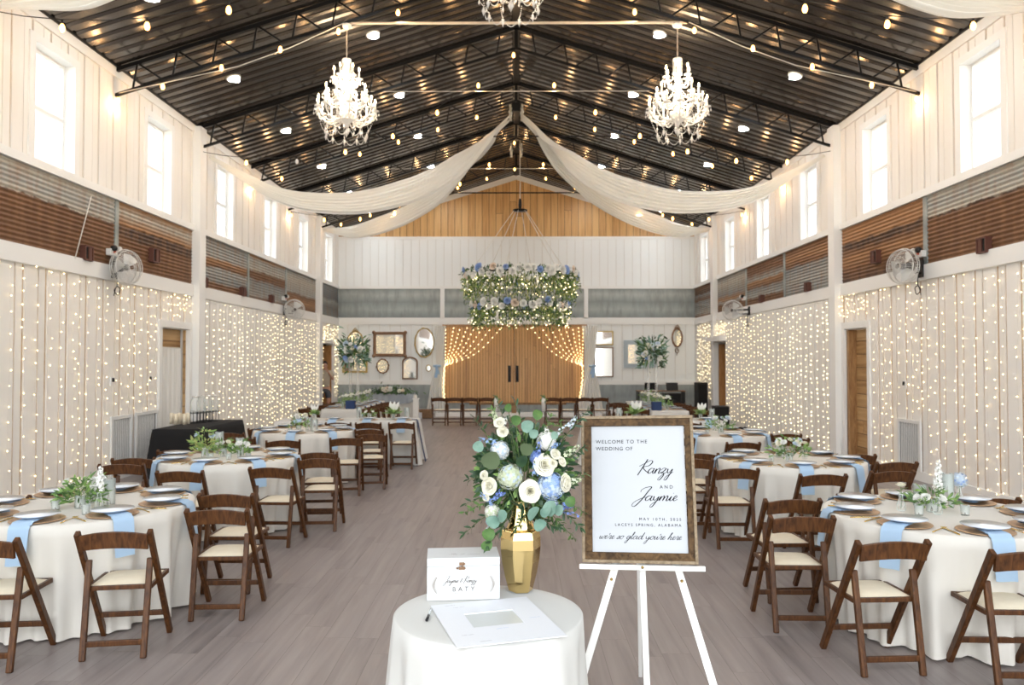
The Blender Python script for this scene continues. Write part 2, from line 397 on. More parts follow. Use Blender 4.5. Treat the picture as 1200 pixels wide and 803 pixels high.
M['paper'] = mat('paper', (0.78, 0.79, 0.82), 0.6, spec=0.2)
M['photo_paper'] = mat('photo_paper', (0.58, 0.60, 0.585), 0.4)
M['mirror'] = mat('mirror', (0.86, 0.86, 0.84), 0.03, 1.0)
M['gilt'] = mat('gilt_frame', (0.42, 0.29, 0.10), 0.4, 0.6, noise=(30, (0.60, 0.44, 0.18), 1))
M['bronze'] = mat('bronze_frame', (0.20, 0.11, 0.06), 0.5, 0.3, noise=(30, (0.36, 0.22, 0.13), 1))
M['bluegrey'] = mat('bluegrey_frame', (0.45, 0.52, 0.56), 0.5)
M['silver'] = mat('fan_chrome', (0.74, 0.74, 0.72), 0.35, 0.6)
M['fan_blade'] = mat('fan_blade', (0.72, 0.73, 0.72), 0.4, 0.4)
M['brown_vent'] = mat('vent_brown', (0.115, 0.045, 0.032), 0.5)
M['vent_dark'] = mat('vent_dark', (0.01, 0.008, 0.008), 0.8)
M['grille'] = mat('grille_white', (0.82, 0.82, 0.80), 0.5)
M['grille_gap'] = mat('grille_gap', (0.07, 0.07, 0.07), 0.8)
M['black_plastic'] = mat('black_plastic', (0.012, 0.012, 0.013), 0.5)
M['galv'] = rust_mat('galvanised', [(0.0, (0.24, 0.28, 0.28)), (0.3, (0.42, 0.46, 0.45)), (0.55, (0.28, 0.32, 0.31)), (0.8, (0.46, 0.49, 0.47)), (1.0, (0.30, 0.34, 0.33))], seed=60, metal=0.3)
M['crate'] = wood('crate_wood', (0.16, 0.08, 0.035), (0.30, 0.17, 0.08), (6, 2, 6), 0.6, 5)
M['blue_ribbon'] = cloth('ribbon_blue', (0.40, 0.58, 0.80), 0.1)
M['skin'] = mat('skin', (0.60, 0.34, 0.24), 0.5)
M['shirt'] = cloth('shirt_tan', (0.62, 0.54, 0.43), 0.05)
M['shorts'] = mat('shorts_grey', (0.09, 0.10, 0.12), 0.8)
M['hair'] = mat('hair', (0.05, 0.035, 0.025), 0.6)
M['reddish'] = mat('red_plastic', (0.6, 0.12, 0.06), 0.4)
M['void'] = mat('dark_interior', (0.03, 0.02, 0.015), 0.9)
# ================================================================== THE ROOM
W = 6.1; D = 26.2; Y0 = -2.2; EAVE = 6.28; RIDGE = 8.2; SL = (RIDGE-EAVE)/W
Z_SILL = 4.35; Z_BT = 4.25; Z_BB = 3.235; Z_LT = 3.01
TY = [5.62, 8.58, 11.53, 14.49, 17.44, 20.40, 23.36]       # trusses
WIN = [10.02+2.95*i for i in range(6)]                     # window centres
WIN_ALL = [10.02-2.95*i for i in (3, 2, 1)] + WIN
fl = MB(); fl.box2((-W-3, Y0-1.5, -0.1), (W+3, D+1, 0.0)); struct(fl.build('floor', M['floor']))

# openings in the side walls: (y0, y1, z0, z1)
openL = [(13.1, 14.2, 0, 2.39), (24.0, 25.45, 0, 2.35)]
openR = [(13.3, 14.22, 0, 2.39), (22.25, 23.3, 0, 2.35)]
def wall_sheet(mb, side, opens, mi):
    """side wall shell 0.2 m thick with holes for the windows and doors"""
    holes = [(y-0.45, y+0.45, 4.36, 5.87) for y in WIN_ALL] + opens
    ys = sorted(set([Y0, D] + [h[0] for h in holes] + [h[1] for h in holes]))
    x0, x1 = side*W, side*(W+0.2)
    for a, b in zip(ys[:-1], ys[1:]):
        mid = (a+b)/2; cut = sorted([(h[2], h[3]) for h in holes if h[0] < mid < h[1]]); z = 0
        for c0, c1 in cut:
            if c0 > z+0.001: mb.box2((x0, a, z), (x1, b, c0), mi)
            z = c1
        mb.box2((x0, a, z), (x1, b, EAVE+0.05), mi)
def boards(mb, side, y0, y1, z0, z1, widths, gap, opens, mi, th=0.022, rng=None):
    y = y0; i = 0
    while y < y1-0.02:
        w = widths[i % len(widths)]*(1+rng.uniform(-0.12, 0.12)); i += 1
        e = min(y+w, y1)
        t = th*(1.0 if i % 2 else 0.55)
        cuts = sorted(set([y, e]+[q for o_ in opens for q in (o_[0], o_[1]) if y+0.004 < q < e-0.004]))
        for ya, yb in zip(cuts[:-1], cuts[1:]):
            segs = [(z0, z1)]; mid = (ya+yb)/2
            for (a, b, c, d) in opens:
                if a < mid < b:
                    ns = []
                    for sg in segs:
                        if c > sg[0]+0.02: ns.append((sg[0], min(c, sg[1])))
                        if d < sg[1]-0.02: ns.append((max(d, sg[0]), sg[1]))
                    segs = ns
            for sg in segs: mb.box2((side*W, ya, sg[0]), (side*(W-t), yb, sg[1]), mi)
        y = e+gap
for side, nm, opens in ((-1, 'wall_left', openL), (1, 'wall_right', openR)):
    rng = random.Random(11+side); mb = MB(); wall_sheet(mb, side, opens, 0)
    wh = [(y-0.54, y+0.54, 4.36, 5.95) for y in WIN_ALL]
    od = [(a-0.09, b+0.09, -1, d+0.11) for a, b, c, d in opens]
    boards(mb, side, Y0, 14.33, 0.0, Z_LT, (0.25, 0.13), 0.042, od, 1, 0.022, rng)
    boards(mb, side, 14.33, D, 0.0, Z_LT, (0.30, 0.155), 0.022, od, 1, 0.02, rng)
    boards(mb, side, Y0, D, Z_SILL, EAVE-0.16, (0.20, 0.14), 0.024, wh, 1, 0.02, rng)
    struct(mb.build(nm, [M['bare_board'], M['board_white']]))

# far wall: shell with a door hole is covered by the barn doors; boards over it, pine gable above
fw = MB(); fw.box2((-W-0.2, D, 0), (W+0.2, D+0.2, EAVE+0.1), 0)
fw.add([(-W, D, EAVE), (W, D, EAVE), (0, D, RIDGE), (-W, D+0.2, EAVE), (W, D+0.2, EAVE), (0, D+0.2, RIDGE)], [(0, 1, 2), (5, 4, 3), (0, 3, 4, 1), (0, 2, 5, 3), (2, 1, 4, 5)], 0)
rng = random.Random(3)
x = -W
while x < W:
    e = min(x+0.36, W)
    fw.box2((x, D-0.02, 1.12), (e-0.025, D, Z_LT+0.02), 1) ; x = e
x = -W
while x < W:
    e = min(x+0.28, W); fw.box2((x, D-0.02, Z_BT), (e-0.02, D, 5.98), 1); x = e
struct(fw.build('wall_far', [M['far_groove'], M['far_white']]))
pg = MB()
zt = 6.08; zs = lambda x: RIDGE - SL*abs(x)
xs = [W-(zt-EAVE if zt > EAVE else 0)/SL if zt > EAVE else W]
pg.add([(-W, D-0.015, 5.99), (W, D-0.015, 5.99), (W, D-0.015, EAVE), (0, D-0.015, RIDGE), (-W, D-0.015, EAVE)], [(0, 1, 2, 3, 4)])
struct(pg.build('wall_gable', M['pine']))
t = MB(); t.box2((-W, D-0.04, 5.94), (W, D, 6.04)); struct(t.build('trim_gable_ledge', M['trim']))
t = MB()
for s in (-1, 1): t.bar((s*W, D-0.05, EAVE-0.12), (0, D-0.05, RIDGE-0.12), 0.04, 0.17)
struct(t.build('trim_rake', M['trim']))

# ceiling: ribbed dark metal sheets on both slopes, ribs run from eave to ridge
for s, nm in ((-1, 'ceiling_left'), (1, 'ceiling_right')):
    c = MB(); prof = []; y = Y0
    while y < D:
        for dy, h in ((0, 0), (0.075, 0), (0.105, 1), (0.215, 1)): prof.append((y+dy, h))
        y += 0.245
    a = [(s*(W+0.2), p[0], EAVE-SL*0.2-0.032*p[1]) for p in prof]; b = [(0, p[0], RIDGE-0.032*p[1]) for p in prof]
    n = len(prof); c.add(a+b, [(i, i+1, n+i+1, n+i) for i in range(n-1)])
    a2 = [(s*(W+0.2), Y0, EAVE-SL*0.2+0.1), (s*(W+0.2), D+0.2, EAVE-SL*0.2+0.1), (0, D+0.2, RIDGE+0.1), (0, Y0, RIDGE+0.1)]
    c.add(a2, [(0, 1, 2, 3)])
    struct(c.build(nm, M['roof']))
t = MB(); t.box2((-0.07, Y0, RIDGE-0.07), (0.07, D, RIDGE-0.03)); struct(t.build('trim_ridge', M['black_steel']))

# trims, posts, corrugated bands
def trim(name, a, b, m='trim'):
    t = MB(); t.box2(a, b); return struct(t.build(name, M[m]))
for s, nm in ((-1, 'left'), (1, 'right')):
    X = s*W
    trim('trim_sill_'+nm, (X, Y0, Z_BT), (X-s*0.06, D, Z_SILL+0.01))
    trim('trim_rail_'+nm, (X, Y0, Z_LT), (X-s*0.06, D, Z_BB))
    trim('trim_eave_'+nm, (X, Y0, EAVE-0.17), (X-s*0.045, D, EAVE-0.02))
    trim('trim_flashing_'+nm, (X-s*0.001, Y0, EAVE-0.025), (X-s*0.075, D, EAVE+0.01), 'black_steel')
    for y in (TY[0]-0.02, TY[3]-0.02, TY[6]-0.02):
        t = MB(); t.box2((X, y-0.13, 0), (X-s*0.16, y+0.15, EAVE-0.05)); struct(t.build('wall_post_'+nm, M['trim']))
    o = openL if s < 0 else openR
    for k, (a, b, c, d) in enumerate(o):
        t = MB(); w = 0.10; th = 0.05
        t.box2((X, a-w, 0), (X-s*th, a, d)); t.box2((X, b, 0), (X-s*th, b+w, d)); t.box2((X, a-w, d), (X-s*th, b+w, d+0.12))
        t.box2((X, a, 0), (X+s*0.2, a+0.015, d)) ; t.box2((X, b-0.015, 0), (X+s*0.2, b, d)); t.box2((X, a, d-0.015), (X+s*0.2, b, d))
        struct(t.build('trim_door_'+nm, M['trim']))
    t = MB(); t.box2((X, Y0, 0), (X-s*0.04, 13.0, 0.14)); t.box2((X, 14.4, 0), (X-s*0.04, 22.1, 0.14)); struct(t.build('baseboard_'+nm, M['trim']))
trim('trim_rail_far', (-W, D-0.05, Z_LT+0.02), (W, D, Z_BB+0.03))
trim('trim_band_far', (-W, D-0.05, Z_BT), (W, D, Z_BT+0.1))
trim('trim_wainscot_far', (-W, D-0.05, 0.98), (W, D, 1.12))
trim('baseboard_far', (-W, D-0.05, 0), (-2.5, D, 0.16)); trim('baseboard_far', (2.4, D-0.05, 0), (W, D, 0.16)); trim('baseboard_far', (-2.5, D-0.03, 0), (2.4, D, 0.05))

G1 = (0.36, 0.37, 0.35); G2 = (0.24, 0.26, 0.26); RU = (0.165, 0.080, 0.038); RO = (0.36, 0.19, 0.085); DK = (0.075, 0.045, 0.032); WH = (0.46, 0.44, 0.38)
bandsL = [(Y0, 11.6, [(0, RU), (0.60, RU), (0.63, DK), (0.65, WH), (0.8, G1), (1, WH)]),
          (11.6, 14.33, [(0, RU), (0.45, RU), (0.52, DK), (0.64, DK), (0.68, RO), (0.85, WH), (1, RO)]),
          (14.64, 17.35, [(0, RU), (0.13, RU), (0.18, G2), (0.42, G1), (0.46, RU), (0.60, RO), (0.66, G1), (1, G2)]),
          (17.35, 20.2, [(0, RU), (0.1, G1), (0.42, G2), (0.5, RU), (0.64, RU), (0.7, WH), (0.9, G1), (1, RO)]),
          (20.2, 23.2, [(0, RU), (0.22, RO), (0.38, RU), (0.44, G1), (0.8, WH), (1, G2)]),
          (23.52, D, [(0, G2), (0.3, (0.17, 0.18, 0.18)), (0.5, G1), (0.6, (0.15, 0.16, 0.17)), (1, G2)])]
bandsR = [(Y0, 11.4, [(0, RU), (0.62, RU), (0.66, DK), (0.69, WH), (0.85, G1), (1, WH)]),
          (11.4, 14.33, [(0, DK), (0.2, RU), (0.42, RO), (0.55, RU), (0.6, DK), (0.68, DK), (0.72, RO), (1, RO)]),
          (14.64, 17.4, [(0, G2), (0.3, G1), (0.58, G2), (0.63, RU), (0.8, RO), (1, RU)]),
          (17.4, 20.3, [(0, RU), (0.15, RU), (0.2, G1), (0.36, G2), (0.42, RU), (0.55, RO), (0.6, G1), (0.78, RU), (1, RU)]),
          (20.3, 23.2, [(0, RU), (0.18, RU), (0.25, G1), (0.34, RO), (0.48, G2), (0.8, WH), (1, G2)]),
          (23.52, D, [(0, RU), (0.12, G1), (0.5, G2), (0.55, RU), (0.72, G2), (0.75, DK), (1, RU)])]
def corr(mb, fn, z0, z1, pitch=0.062, amp=0.009):
    """wavy sheet, waves stacked in z; fn(side, depth, z) -> point"""
    n = int((z1-z0)/pitch*6); P = []
    for e in (0, 1): P.append([fn(e, amp*math.sin(2*PI*(z0+(z1-z0)*i/n)/pitch)+amp, z0+(z1-z0)*i/n) for i in range(n+1)])
    mb.grid(P)
for s, nm, bands in ((-1, 'left', bandsL), (1, 'right', bandsR)):
    for k, (a, b, st) in enumerate(bands):
        mb = MB(); corr(mb, lambda e, d, z: (s*(W-0.004-d), (a, b)[e], z), Z_BB, Z_BT)
        mm = rust_mat('corrugated_'+nm, st, Z_BB, Z_BT, seed=k*1.7+(20 if s > 0 else 0))
        struct(mb.build('wall_band_'+nm, mm))
        if k in (1, 3, 4):
            t = MB(); t.box2((s*W, a-0.05, Z_BB), (s*(W-0.032), a+0.05, Z_BT)); struct(t.build('trim_seam_'+nm, M['galv']))
for a, b in ((-W, -2.6), (-2.45, 2.3), (2.45, W)):
    mb = MB(); mb.box2((a, D-0.025, Z_BB+0.02), (b, D, Z_BT)); struct(mb.build('wall_band_far', M['galv']))
for x in (-2.52, 2.38): trim('trim_stud_far', (x-0.07, D-0.05, Z_BB), (x+0.07, D, Z_BT))
mb = MB(); mb.box2((-W, D-0.02, 0.05), (W, D, 0.98)); gw = rust_mat('wainscot_iron', [(0, (0.32, 0.36, 0.36)), (0.3, (0.40, 0.44, 0.44)), (0.6, (0.30, 0.34, 0.34)), (1, (0.42, 0.46, 0.46))], 0, 1, seed=61, metal=0.3)
struct(mb.build('wall_wainscot_far', gw))
for x in (-3.05, 3.0):
    pass
# windows: frame with sash rails and one pane each
def window(n, s, y):
    o = MB(); X = s*(W+0.15); w = 0.45; z0, z1 = 4.36, 5.87; zm = (z0+z1)/2-0.02; t = 0.045
    for a in (-1, 1): o.box((X, y+a*(w-t/2), (z0+z1)/2), (0.06, t, z1-z0))
    for z in (z0+t/2, z1-t/2): o.box((X, y, z), (0.06, 2*w-2*t, t))
    o.box((X-s*0.0, y, zm), (0.07, 2*w-2*t, 0.05))
    ob = struct(o.build('window_%d' % n, M['trim']))
    p = MB(); p.box((X+s*0.01, y, (z0+z1)/2), (0.006, 2*w-2*t, z1-z0-2*t)); p.build('pane', M['pane'], ob)
    j = MB(); x0, x1 = s*(W-0.035), s*(W+0.2)
    j.box2((x0, y-w-0.002, z0), (x1, y-w+0.012, z1)); j.box2((x0, y+w-0.012, z0), (x1, y+w+0.002, z1)); j.box2((x0, y-w, z1-0.012), (x1, y+w, z1)); j.box2((x0, y-w, z0-0.01), (x1, y+w, z0+0.004))
    j.box2((s*W, y-w-0.1, z0), (s*(W-0.035), y-w, z1+0.09)); j.box2((s*W, y+w, z0), (s*(W-0.035), y+w+0.1, z1+0.09)); j.box2((s*W, y-w, z1), (s*(W-0.035), y+w, z1+0.09))
    j.build('window_casing', M['trim'], ob)
n = 0
for s in (-1, 1):
    for y in WIN_ALL:
        n += 1; window(n, s, y)

# ------------------------------------------------------------------ doors
# left near: wooden lintel board, sheer curtain below
d = MB(); d.box2((-W-0.17, 13.12, 2.02), (-W-0.12, 14.18, 2.37)); d.box2((-W-0.02, 14.15, 0), (-W-0.06, 14.185, 2.37))
struct(d.build('door_1', M['plank_door']))
back = MB(); back.box2((-W-0.22, 13.0, 0), (-W-0.20, 14.3, 2.5)); struct(back.build('wall_closet_left', M['far_white']))
cv = MB(); P = []
for i in range(61):
    u = i/60; P.append([(-W-0.09-0.018*math.sin(u*70)-0.01*math.sin(u*31+1), 13.12+u*1.02, z) for z in (0.02, 1.0, 2.03)])
cv.grid(P); cv.tube([(-W-0.09, 13.1, 2.04), (-W-0.09, 14.1, 2.04)], 0.012)
tag(cv.build('door_curtain', M['sheer']), 'white gathered curtain hanging in the left doorway below a brown board', 'curtain')
# right near: plank door in recess, jamb on its near side
d = MB(); d.box2((W+0.14, 13.3, 0), (W+0.18, 14.22, 2.37)); dd = struct(d.build('door_2', M['plank_door']))
d = MB(); d.box2((W-0.0, 14.12, 0), (W+0.14, 14.22, 2.37)); d.build('door_jamb', M['jamb'], dd)
# far left: open wooden leaf, dark room beyond
d = MB(); d.box2((-W-0.75, 25.36, 0), (-W-0.02, 25.42, 2.3)); struct(d.build('door_3', M['orange_wood']))
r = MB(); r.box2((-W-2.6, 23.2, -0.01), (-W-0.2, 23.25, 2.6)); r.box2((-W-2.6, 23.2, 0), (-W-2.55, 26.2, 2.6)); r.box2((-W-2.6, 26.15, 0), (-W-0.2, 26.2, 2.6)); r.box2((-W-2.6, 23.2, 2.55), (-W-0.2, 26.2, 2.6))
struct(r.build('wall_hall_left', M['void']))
d = MB(); d.box2((W+0.02, 23.2, 0), (W+0.8, 23.26, 2.3)); d.box2((W+0.0, 22.27, 0), (W+0.12, 22.33, 2.3)); struct(d.build('door_4', M['orange_wood']))
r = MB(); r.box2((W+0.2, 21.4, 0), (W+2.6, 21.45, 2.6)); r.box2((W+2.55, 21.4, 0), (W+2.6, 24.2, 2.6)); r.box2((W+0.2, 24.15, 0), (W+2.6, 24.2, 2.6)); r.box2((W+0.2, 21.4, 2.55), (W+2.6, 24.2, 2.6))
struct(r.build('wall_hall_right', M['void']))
t = MB(); t.box2((W, 22.0, 2.37), (W-0.3, 23.6, 2.52)); struct(t.build('trim_header_right', M['trim']))
# barn doors on the far wall
bx0, bx1, bz0, bz1 = -2.42, 2.30, 0.37, 2.93; bm = (bx0+bx1)/2
t = MB(); t.box2((bx0-0.1, D-0.08, bz1), (bx1+0.1, D, bz1+0.1)); t.box2((-1.6, D-0.06, 0.30), (1.7, D, 0.40)); t.box2((bm-0.1, D-0.07, 0.0), (bm+0.06, D, 0.37))
struct(t.build('trim_barn_door', M['jamb']))
for k, (a, b) in enumerate(((bx0, bm-0.005), (bm+0.005, bx1))):
    d = MB(); d.box2((a, D-0.13, bz0), (b, D-0.085, bz1)); o = struct(d.build('door_%d' % (5+k), M['barn_door']))
    h = MB(); xh = bm-0.17+k*0.26; h.tube([(xh, D-0.14, 1.1), (xh, D-0.2, 1.16), (xh, D-0.2, 1.54), (xh, D-0.14, 1.6)], 0.022); h.box((xh, D-0.135, 1.35), (0.1, 0.012, 0.56))
    tag(h.build('door_handle', M['black_plastic'], o), 'black pull handle')
t = MB(); t.box2((-2.6, 24.7, 0), (2.75, 24.95, 0.10)); struct(t.build('trim_threshold', M['trim']))

# ------------------------------------------------------------------ air grilles
def grille(s, y0, y1, z0, z1, label):
    g = MB(); X = s*(W-0.03); o = thing('air_grille', label, 'vent', (X, (y0+y1)/2, z0))
    w = (y1-y0)/2; h = z1-z0
    g.box2((0, -w, 0), (-s*0.03, -w+0.05, h)); g.box2((0, w-0.05, 0), (-s*0.03, w, h)); g.box2((0, -w+0.05, 0), (-s*0.03, w-0.05, 0.05)); g.box2((0, -w+0.05, h-0.05), (-s*0.03, w-0.05, h))
    g.build('frame', M['grille'], o)
    b = MB(); b.box2((0, -w+0.05, 0.05), (-s*0.004, w-0.05, h-0.05)); b.build('backing', M['grille_gap'], o)
    l = MB(); y = -w+0.06
    while y < w-0.06:
        l.box((-s*0.008, y, h/2), (0.008, 0.016, h-0.1)); y += 0.042
    l.build('louvres', M['grille'], o)
grille(-1, 11.46, 12.1, 0.08, 0.97, 'white wall air grille left of its twin behind the nearest left table')
grille(-1, 12.2, 12.95, 0.08, 0.98, 'white wall air grille beside the black-draped table')
grille(1, 11.55, 12.25, 0.14, 0.9, 'white wall air grille low on the right wall')

# vent boxes on the corrugated bands
def vbox(s, y, z, label, sz=0.19):
    o = thing('wall_vent_box', label, 'vent', (s*W, y, z), 0, 'brown vents on the corrugated bands'); b = MB()
    for a, c in (((-sz/2, 0), (0.02, sz)), ((sz/2, 0), (0.02, sz)), ((0, -sz/2), (sz, 0.02)), ((0, sz/2), (sz, 0.02))):
        b.box((-s*0.05, a[0], a[1]), (0.10, c[0], c[1]))
    b.build('housing', M['brown_vent'], o)
    i = MB(); i.box((-s*0.07, -sz*0.22, 0), (0.01, sz*0.42, sz*0.9)); i.build('opening', M['vent_dark'], o)
    j = MB(); j.box((-s*0.075, sz*0.22, 0), (0.03, sz*0.42, sz*0.9)); j.build('shutter', M['brown_vent'], o)
for s, x, y0, y1, lb in ((-1, 97, 289, 305, 'brown vent box left of the near left fan'), (-1, 177, 291, 308, 'brown vent box right of the near left fan'),
                  (-1, 236, 326, 336, 'small brown vent box just past the left wall post'), (-1, 281.5, 337, 347, 'small brown vent box midway along the left corrugated band'),
                  (-1, 315.5, 347, 354, 'small brown vent box nearest the far left fan'), (1, 1030, 294, 308, 'brown vent box left of the near right fan'),
                  (1, 1158, 279, 296, 'brown vent box at the near end of the right band'), (1, 949.5, 332, 341, 'small brown vent box on grey iron right of the centre'),
                  (1, 895, 347, 354, 'small brown vent box nearest the far right fan')):
    d_ = ray(x, (y0+y1)/2); p = CAM + d_*(s*W/d_.x); h = (y1-y0)*p.y/F
    vbox(s, p.y, p.z, lb, min(0.22, max(0.18, h)))

# wire fairy strands on the walls ---------------------------------------------------------
def curtain_lights(name, label, s, strands, off, m, r, z1=3.0, zb=None, seed=0, step=0.16):
    rg = random.Random(seed); o = thing(name, label, 'string lights', (s*(W-off), (strands[0][0]+strands[-1][0])/2, z1), 0, None)
    oy = o.location.y
    for (y, z0, dens) in strands:
        b = MB(); z = z1-rg.uniform(0, step); pts = []
        y_ = y-oy
        while z > z0:
            yy = y_+rg.uniform(-0.03, 0.03); pts.append((0, yy, z-z1)); b.octa((-s*rg.uniform(0.005, 0.02), yy, z-z1), r*rg.uniform(0.7, 1.25), 1)
            z -= step*dens*rg.uniform(0.5, 1.5)
        b.tube(pts, 0.0018, 0, 3, False)
        b.build('strand', [M['cord_white'], m], o)
    w = MB(); w.tube([(0, strands[0][0]-oy, 0.0), (0, strands[-1][0]-oy, 0.0)], 0.004, 0, 4); w.build('top_wire', M['cord_white'], o)
rg = random.Random(5)
def row(y0, y1, st, z0, dens=1.0, jit=0.4):
    out = []; y = y0
    while y < y1: out.append((y, z0 if not callable(z0) else z0(y), dens)); y += st*(1+rg.uniform(-jit, jit))
    return out
curtain_lights('curtain_lights', 'warm fairy light strands hanging on the near left wall', -1, row(8.9, 12.9, 0.21, lambda y: 1.02 if y > 11.4 else 0.05, 1.15), 0.045, M['fairy'], 0.0095, seed=1)
curtain_lights('curtain_lights', 'short fairy light strands above the curtained left doorway', -1, row(13.05, 14.3, 0.12, 2.6, 0.8), 0.07, M['fairy'], 0.010, seed=2)
curtain_lights('curtain_lights', 'dense fairy light strands over the draped left wall', -1, row(14.75, 23.1, 0.25, 0.1, 0.85, 0.35), 0.13, M['fairy_far'], 0.0115, seed=3, z1=2.95)
curtain_lights('curtain_lights', 'fairy light strands around the far left doorway', -1, row(23.6, 24.0, 0.16, 0.4, 0.9)+row(24.05, 25.4, 0.13, 2.45, 0.8)+row(25.5, 26.1, 0.2, 0.6, 0.9), 0.07, M['fairy_far'], 0.013, seed=4, z1=2.95)
curtain_lights('curtain_lights', 'warm fairy light strands hanging on the near right wall', 1, row(8.9, 13.1, 0.21, lambda y: 0.98 if 11.45 < y < 12.3 else 0.05, 1.15), 0.045, M['fairy'], 0.0095, seed=6)
curtain_lights('curtain_lights', 'short fairy light strands above the plank door on the right', 1, row(13.2, 14.35, 0.12, 2.6, 0.8), 0.07, M['fairy'], 0.010, seed=7)
curtain_lights('curtain_lights', 'dense fairy light strands over the draped right wall', 1, row(14.75, 21.95, 0.25, 0.1, 0.85, 0.35), 0.13, M['fairy_far'], 0.0115, seed=8, z1=2.95)
curtain_lights('curtain_lights', 'fairy light strands around the far right doorway', 1, row(22.1, 23.3, 0.12, 2.55, 0.8)+row(23.5, 25.6, 0.19, 0.6, 0.9), 0.07, M['fairy_far'], 0.013, seed=9, z1=2.95)

def wall_drape(s, y0, y1, label, flare=0.0):
    b = MB(); P = []; n = 420
    for i in range(n+1):
        u = i/n; y = lerp(y0, y1, u); col = []
        for z in (2.98, 2.6, 1.8, 1.0, 0.03):
            k = 1-z/2.98; f = flare*k*k*max(0, 1-u*6)
            col.append((s*(W-0.075-0.02*math.sin(y*26+1.5*math.sin(y*3))-0.008*math.sin(y*61)), y-f, z))
        P.append(col)
    b.grid(P)
    return tag(b.build('wall_drape', M['sheer_thin']), label, 'drapery')
wall_drape(-1, 14.68, 23.15, 'sheer white drape hanging in folds along the left wall')
wall_drape(1, 14.6, 22.05, 'sheer white drape along the right wall, its edge spilling beside the plank door', 0.35)

# thin rope, thermostat, small wall fittings
b = MB(); p = [CAM+ray(107, 230)*(-(W-0.035)/ray(107, 230).x), CAM+ray(88, 303)*(-(W-0.065)/ray(88, 303).x)]
b.tube([p[0], p[1]], 0.007, 0, 6); tag(b.build('rope', M['cord_white']), 'thin white rope hanging across the rusty band on the left', 'rope')
for s, x, y, lb in ((-1, 131, 447, 'small white switch plate on the near left wall'), (-1, 175, 445, 'small white switch plate nearer the curtained doorway'), (1, 1060.5, 451, 'small white thermostat on the near right wall')):
    d_ = ray(x, y); p = CAM+d_*(s*(W-0.035)/d_.x); o = thing('switch_plate', lb, 'switch', p)
    b = MB(); b.box((0, 0, 0), (0.02, 0.10, 0.13)); b.build('plate', M['grille'], o, bevel=0.004)
    b = MB(); b.box((-s*0.015, 0.01, 0.02), (0.02, 0.045, 0.06)); b.build('switch', M['black_plastic'], o)
# ================================================================== TRUSSES AND CEILING LIGHTS
HEEL = 5.83
def zb(x): return HEEL + SL*(W-abs(x))
def zt_(x): return EAVE-0.06 + SL*(W-abs(x))
ORD = ['nearest', 'second', 'third', 'fourth', 'fifth', 'sixth', 'seventh']
def truss(i, y):
    o = thing('roof_truss', 'black steel roof truss, %s from the camera of the row under the dark metal ceiling' % ORD[i], 'truss', (0, y, HEEL), 0, 'black steel roof trusses')
    c = MB()
    for s in (-1, 1):
        c.bar((s*(W-0.02), 0, zt_(W)-HEEL), (0, 0, zt_(0)-HEEL), 0.06, 0.06)
    c.box((0, 0, (zb(0)+zt_(0))/2-HEEL), (0.06, 0.06, zt_(0)-zb(0))); c.build('top_chord', M['black_steel'], o)
    c = MB()
    for s in (-1, 1): c.bar((s*(W-0.0), 0, 0), (0, 0, zb(0)-HEEL), 0.045, 0.045)
    c.build('bottom_chord', M['black_steel'], o)
    for s in (-1, 1):
        x = 0.35; k = 0
        while x < W-0.2:
            b = MB(); X = s*(W-x)
            b.tube([(X, 0, zt_(X)-HEEL), (s*(W-x+0.07), 0, zb(X)-HEEL-0.02)], 0.016, 0, 6)
            x2 = x+0.40
            if x2 < W: b.tube([(X, 0, zt_(X)-HEEL), (s*(W-x2), 0, zb(W-x2)-HEEL)], 0.016, 0, 6)
            b.build('web', M['black_steel'], o); x += 0.605
    return o
for i, y in enumerate(TY): truss(i, y)

# horizontal tie rods, z 6.93
ZT = 6.93
def tie(y, r, m, label, x0=-2.65, x1=2.65, far=True):
    b = MB(); b.tube([(x0, 0, 0), (x1, 0, 0)], r, 0, 8); o = b.build('tie_rod', m)
    o.location = (0, y, ZT); return tag(o, label, 'rod', None)
tie(TY[2], 0.022, M['conduit'], 'pale brown rod spanning between the two big chandeliers')
tie(TY[3], 0.006, M['cord_white'], 'thin pale wire crossing between the trusses behind the chandeliers', -3.6, 3.6)
tie(TY[4], 0.016, M['black_steel'], 'black rod that the white fabric swags are laid over', -3.4, 3.4)
tie(TY[5], 0.006, M['cord_white'], 'thin pale wire crossing high in front of the pine gable', -3.6, 3.6)
tie(TY[6], 0.022, M['black_steel'], 'black rod crossing close in front of the pine gable', -3.4, 3.4)
for s, nm in ((-1, 'left'), (1, 'right')):
    b = MB(); b.tube([(s*6.0, TY[2]-0.06, HEEL+0.02), (s*4.2, TY[2]-0.06, 6.25), (s*3.4, TY[2]-0.06, 6.54), (s*2.6, TY[2]-0.06, ZT-0.02)], 0.006, 0, 6)
    tag(b.build('conduit', M['conduit_grey']), 'slim pale conduit rising from the %s wall to the %s chandelier' % (nm, nm), 'conduit')

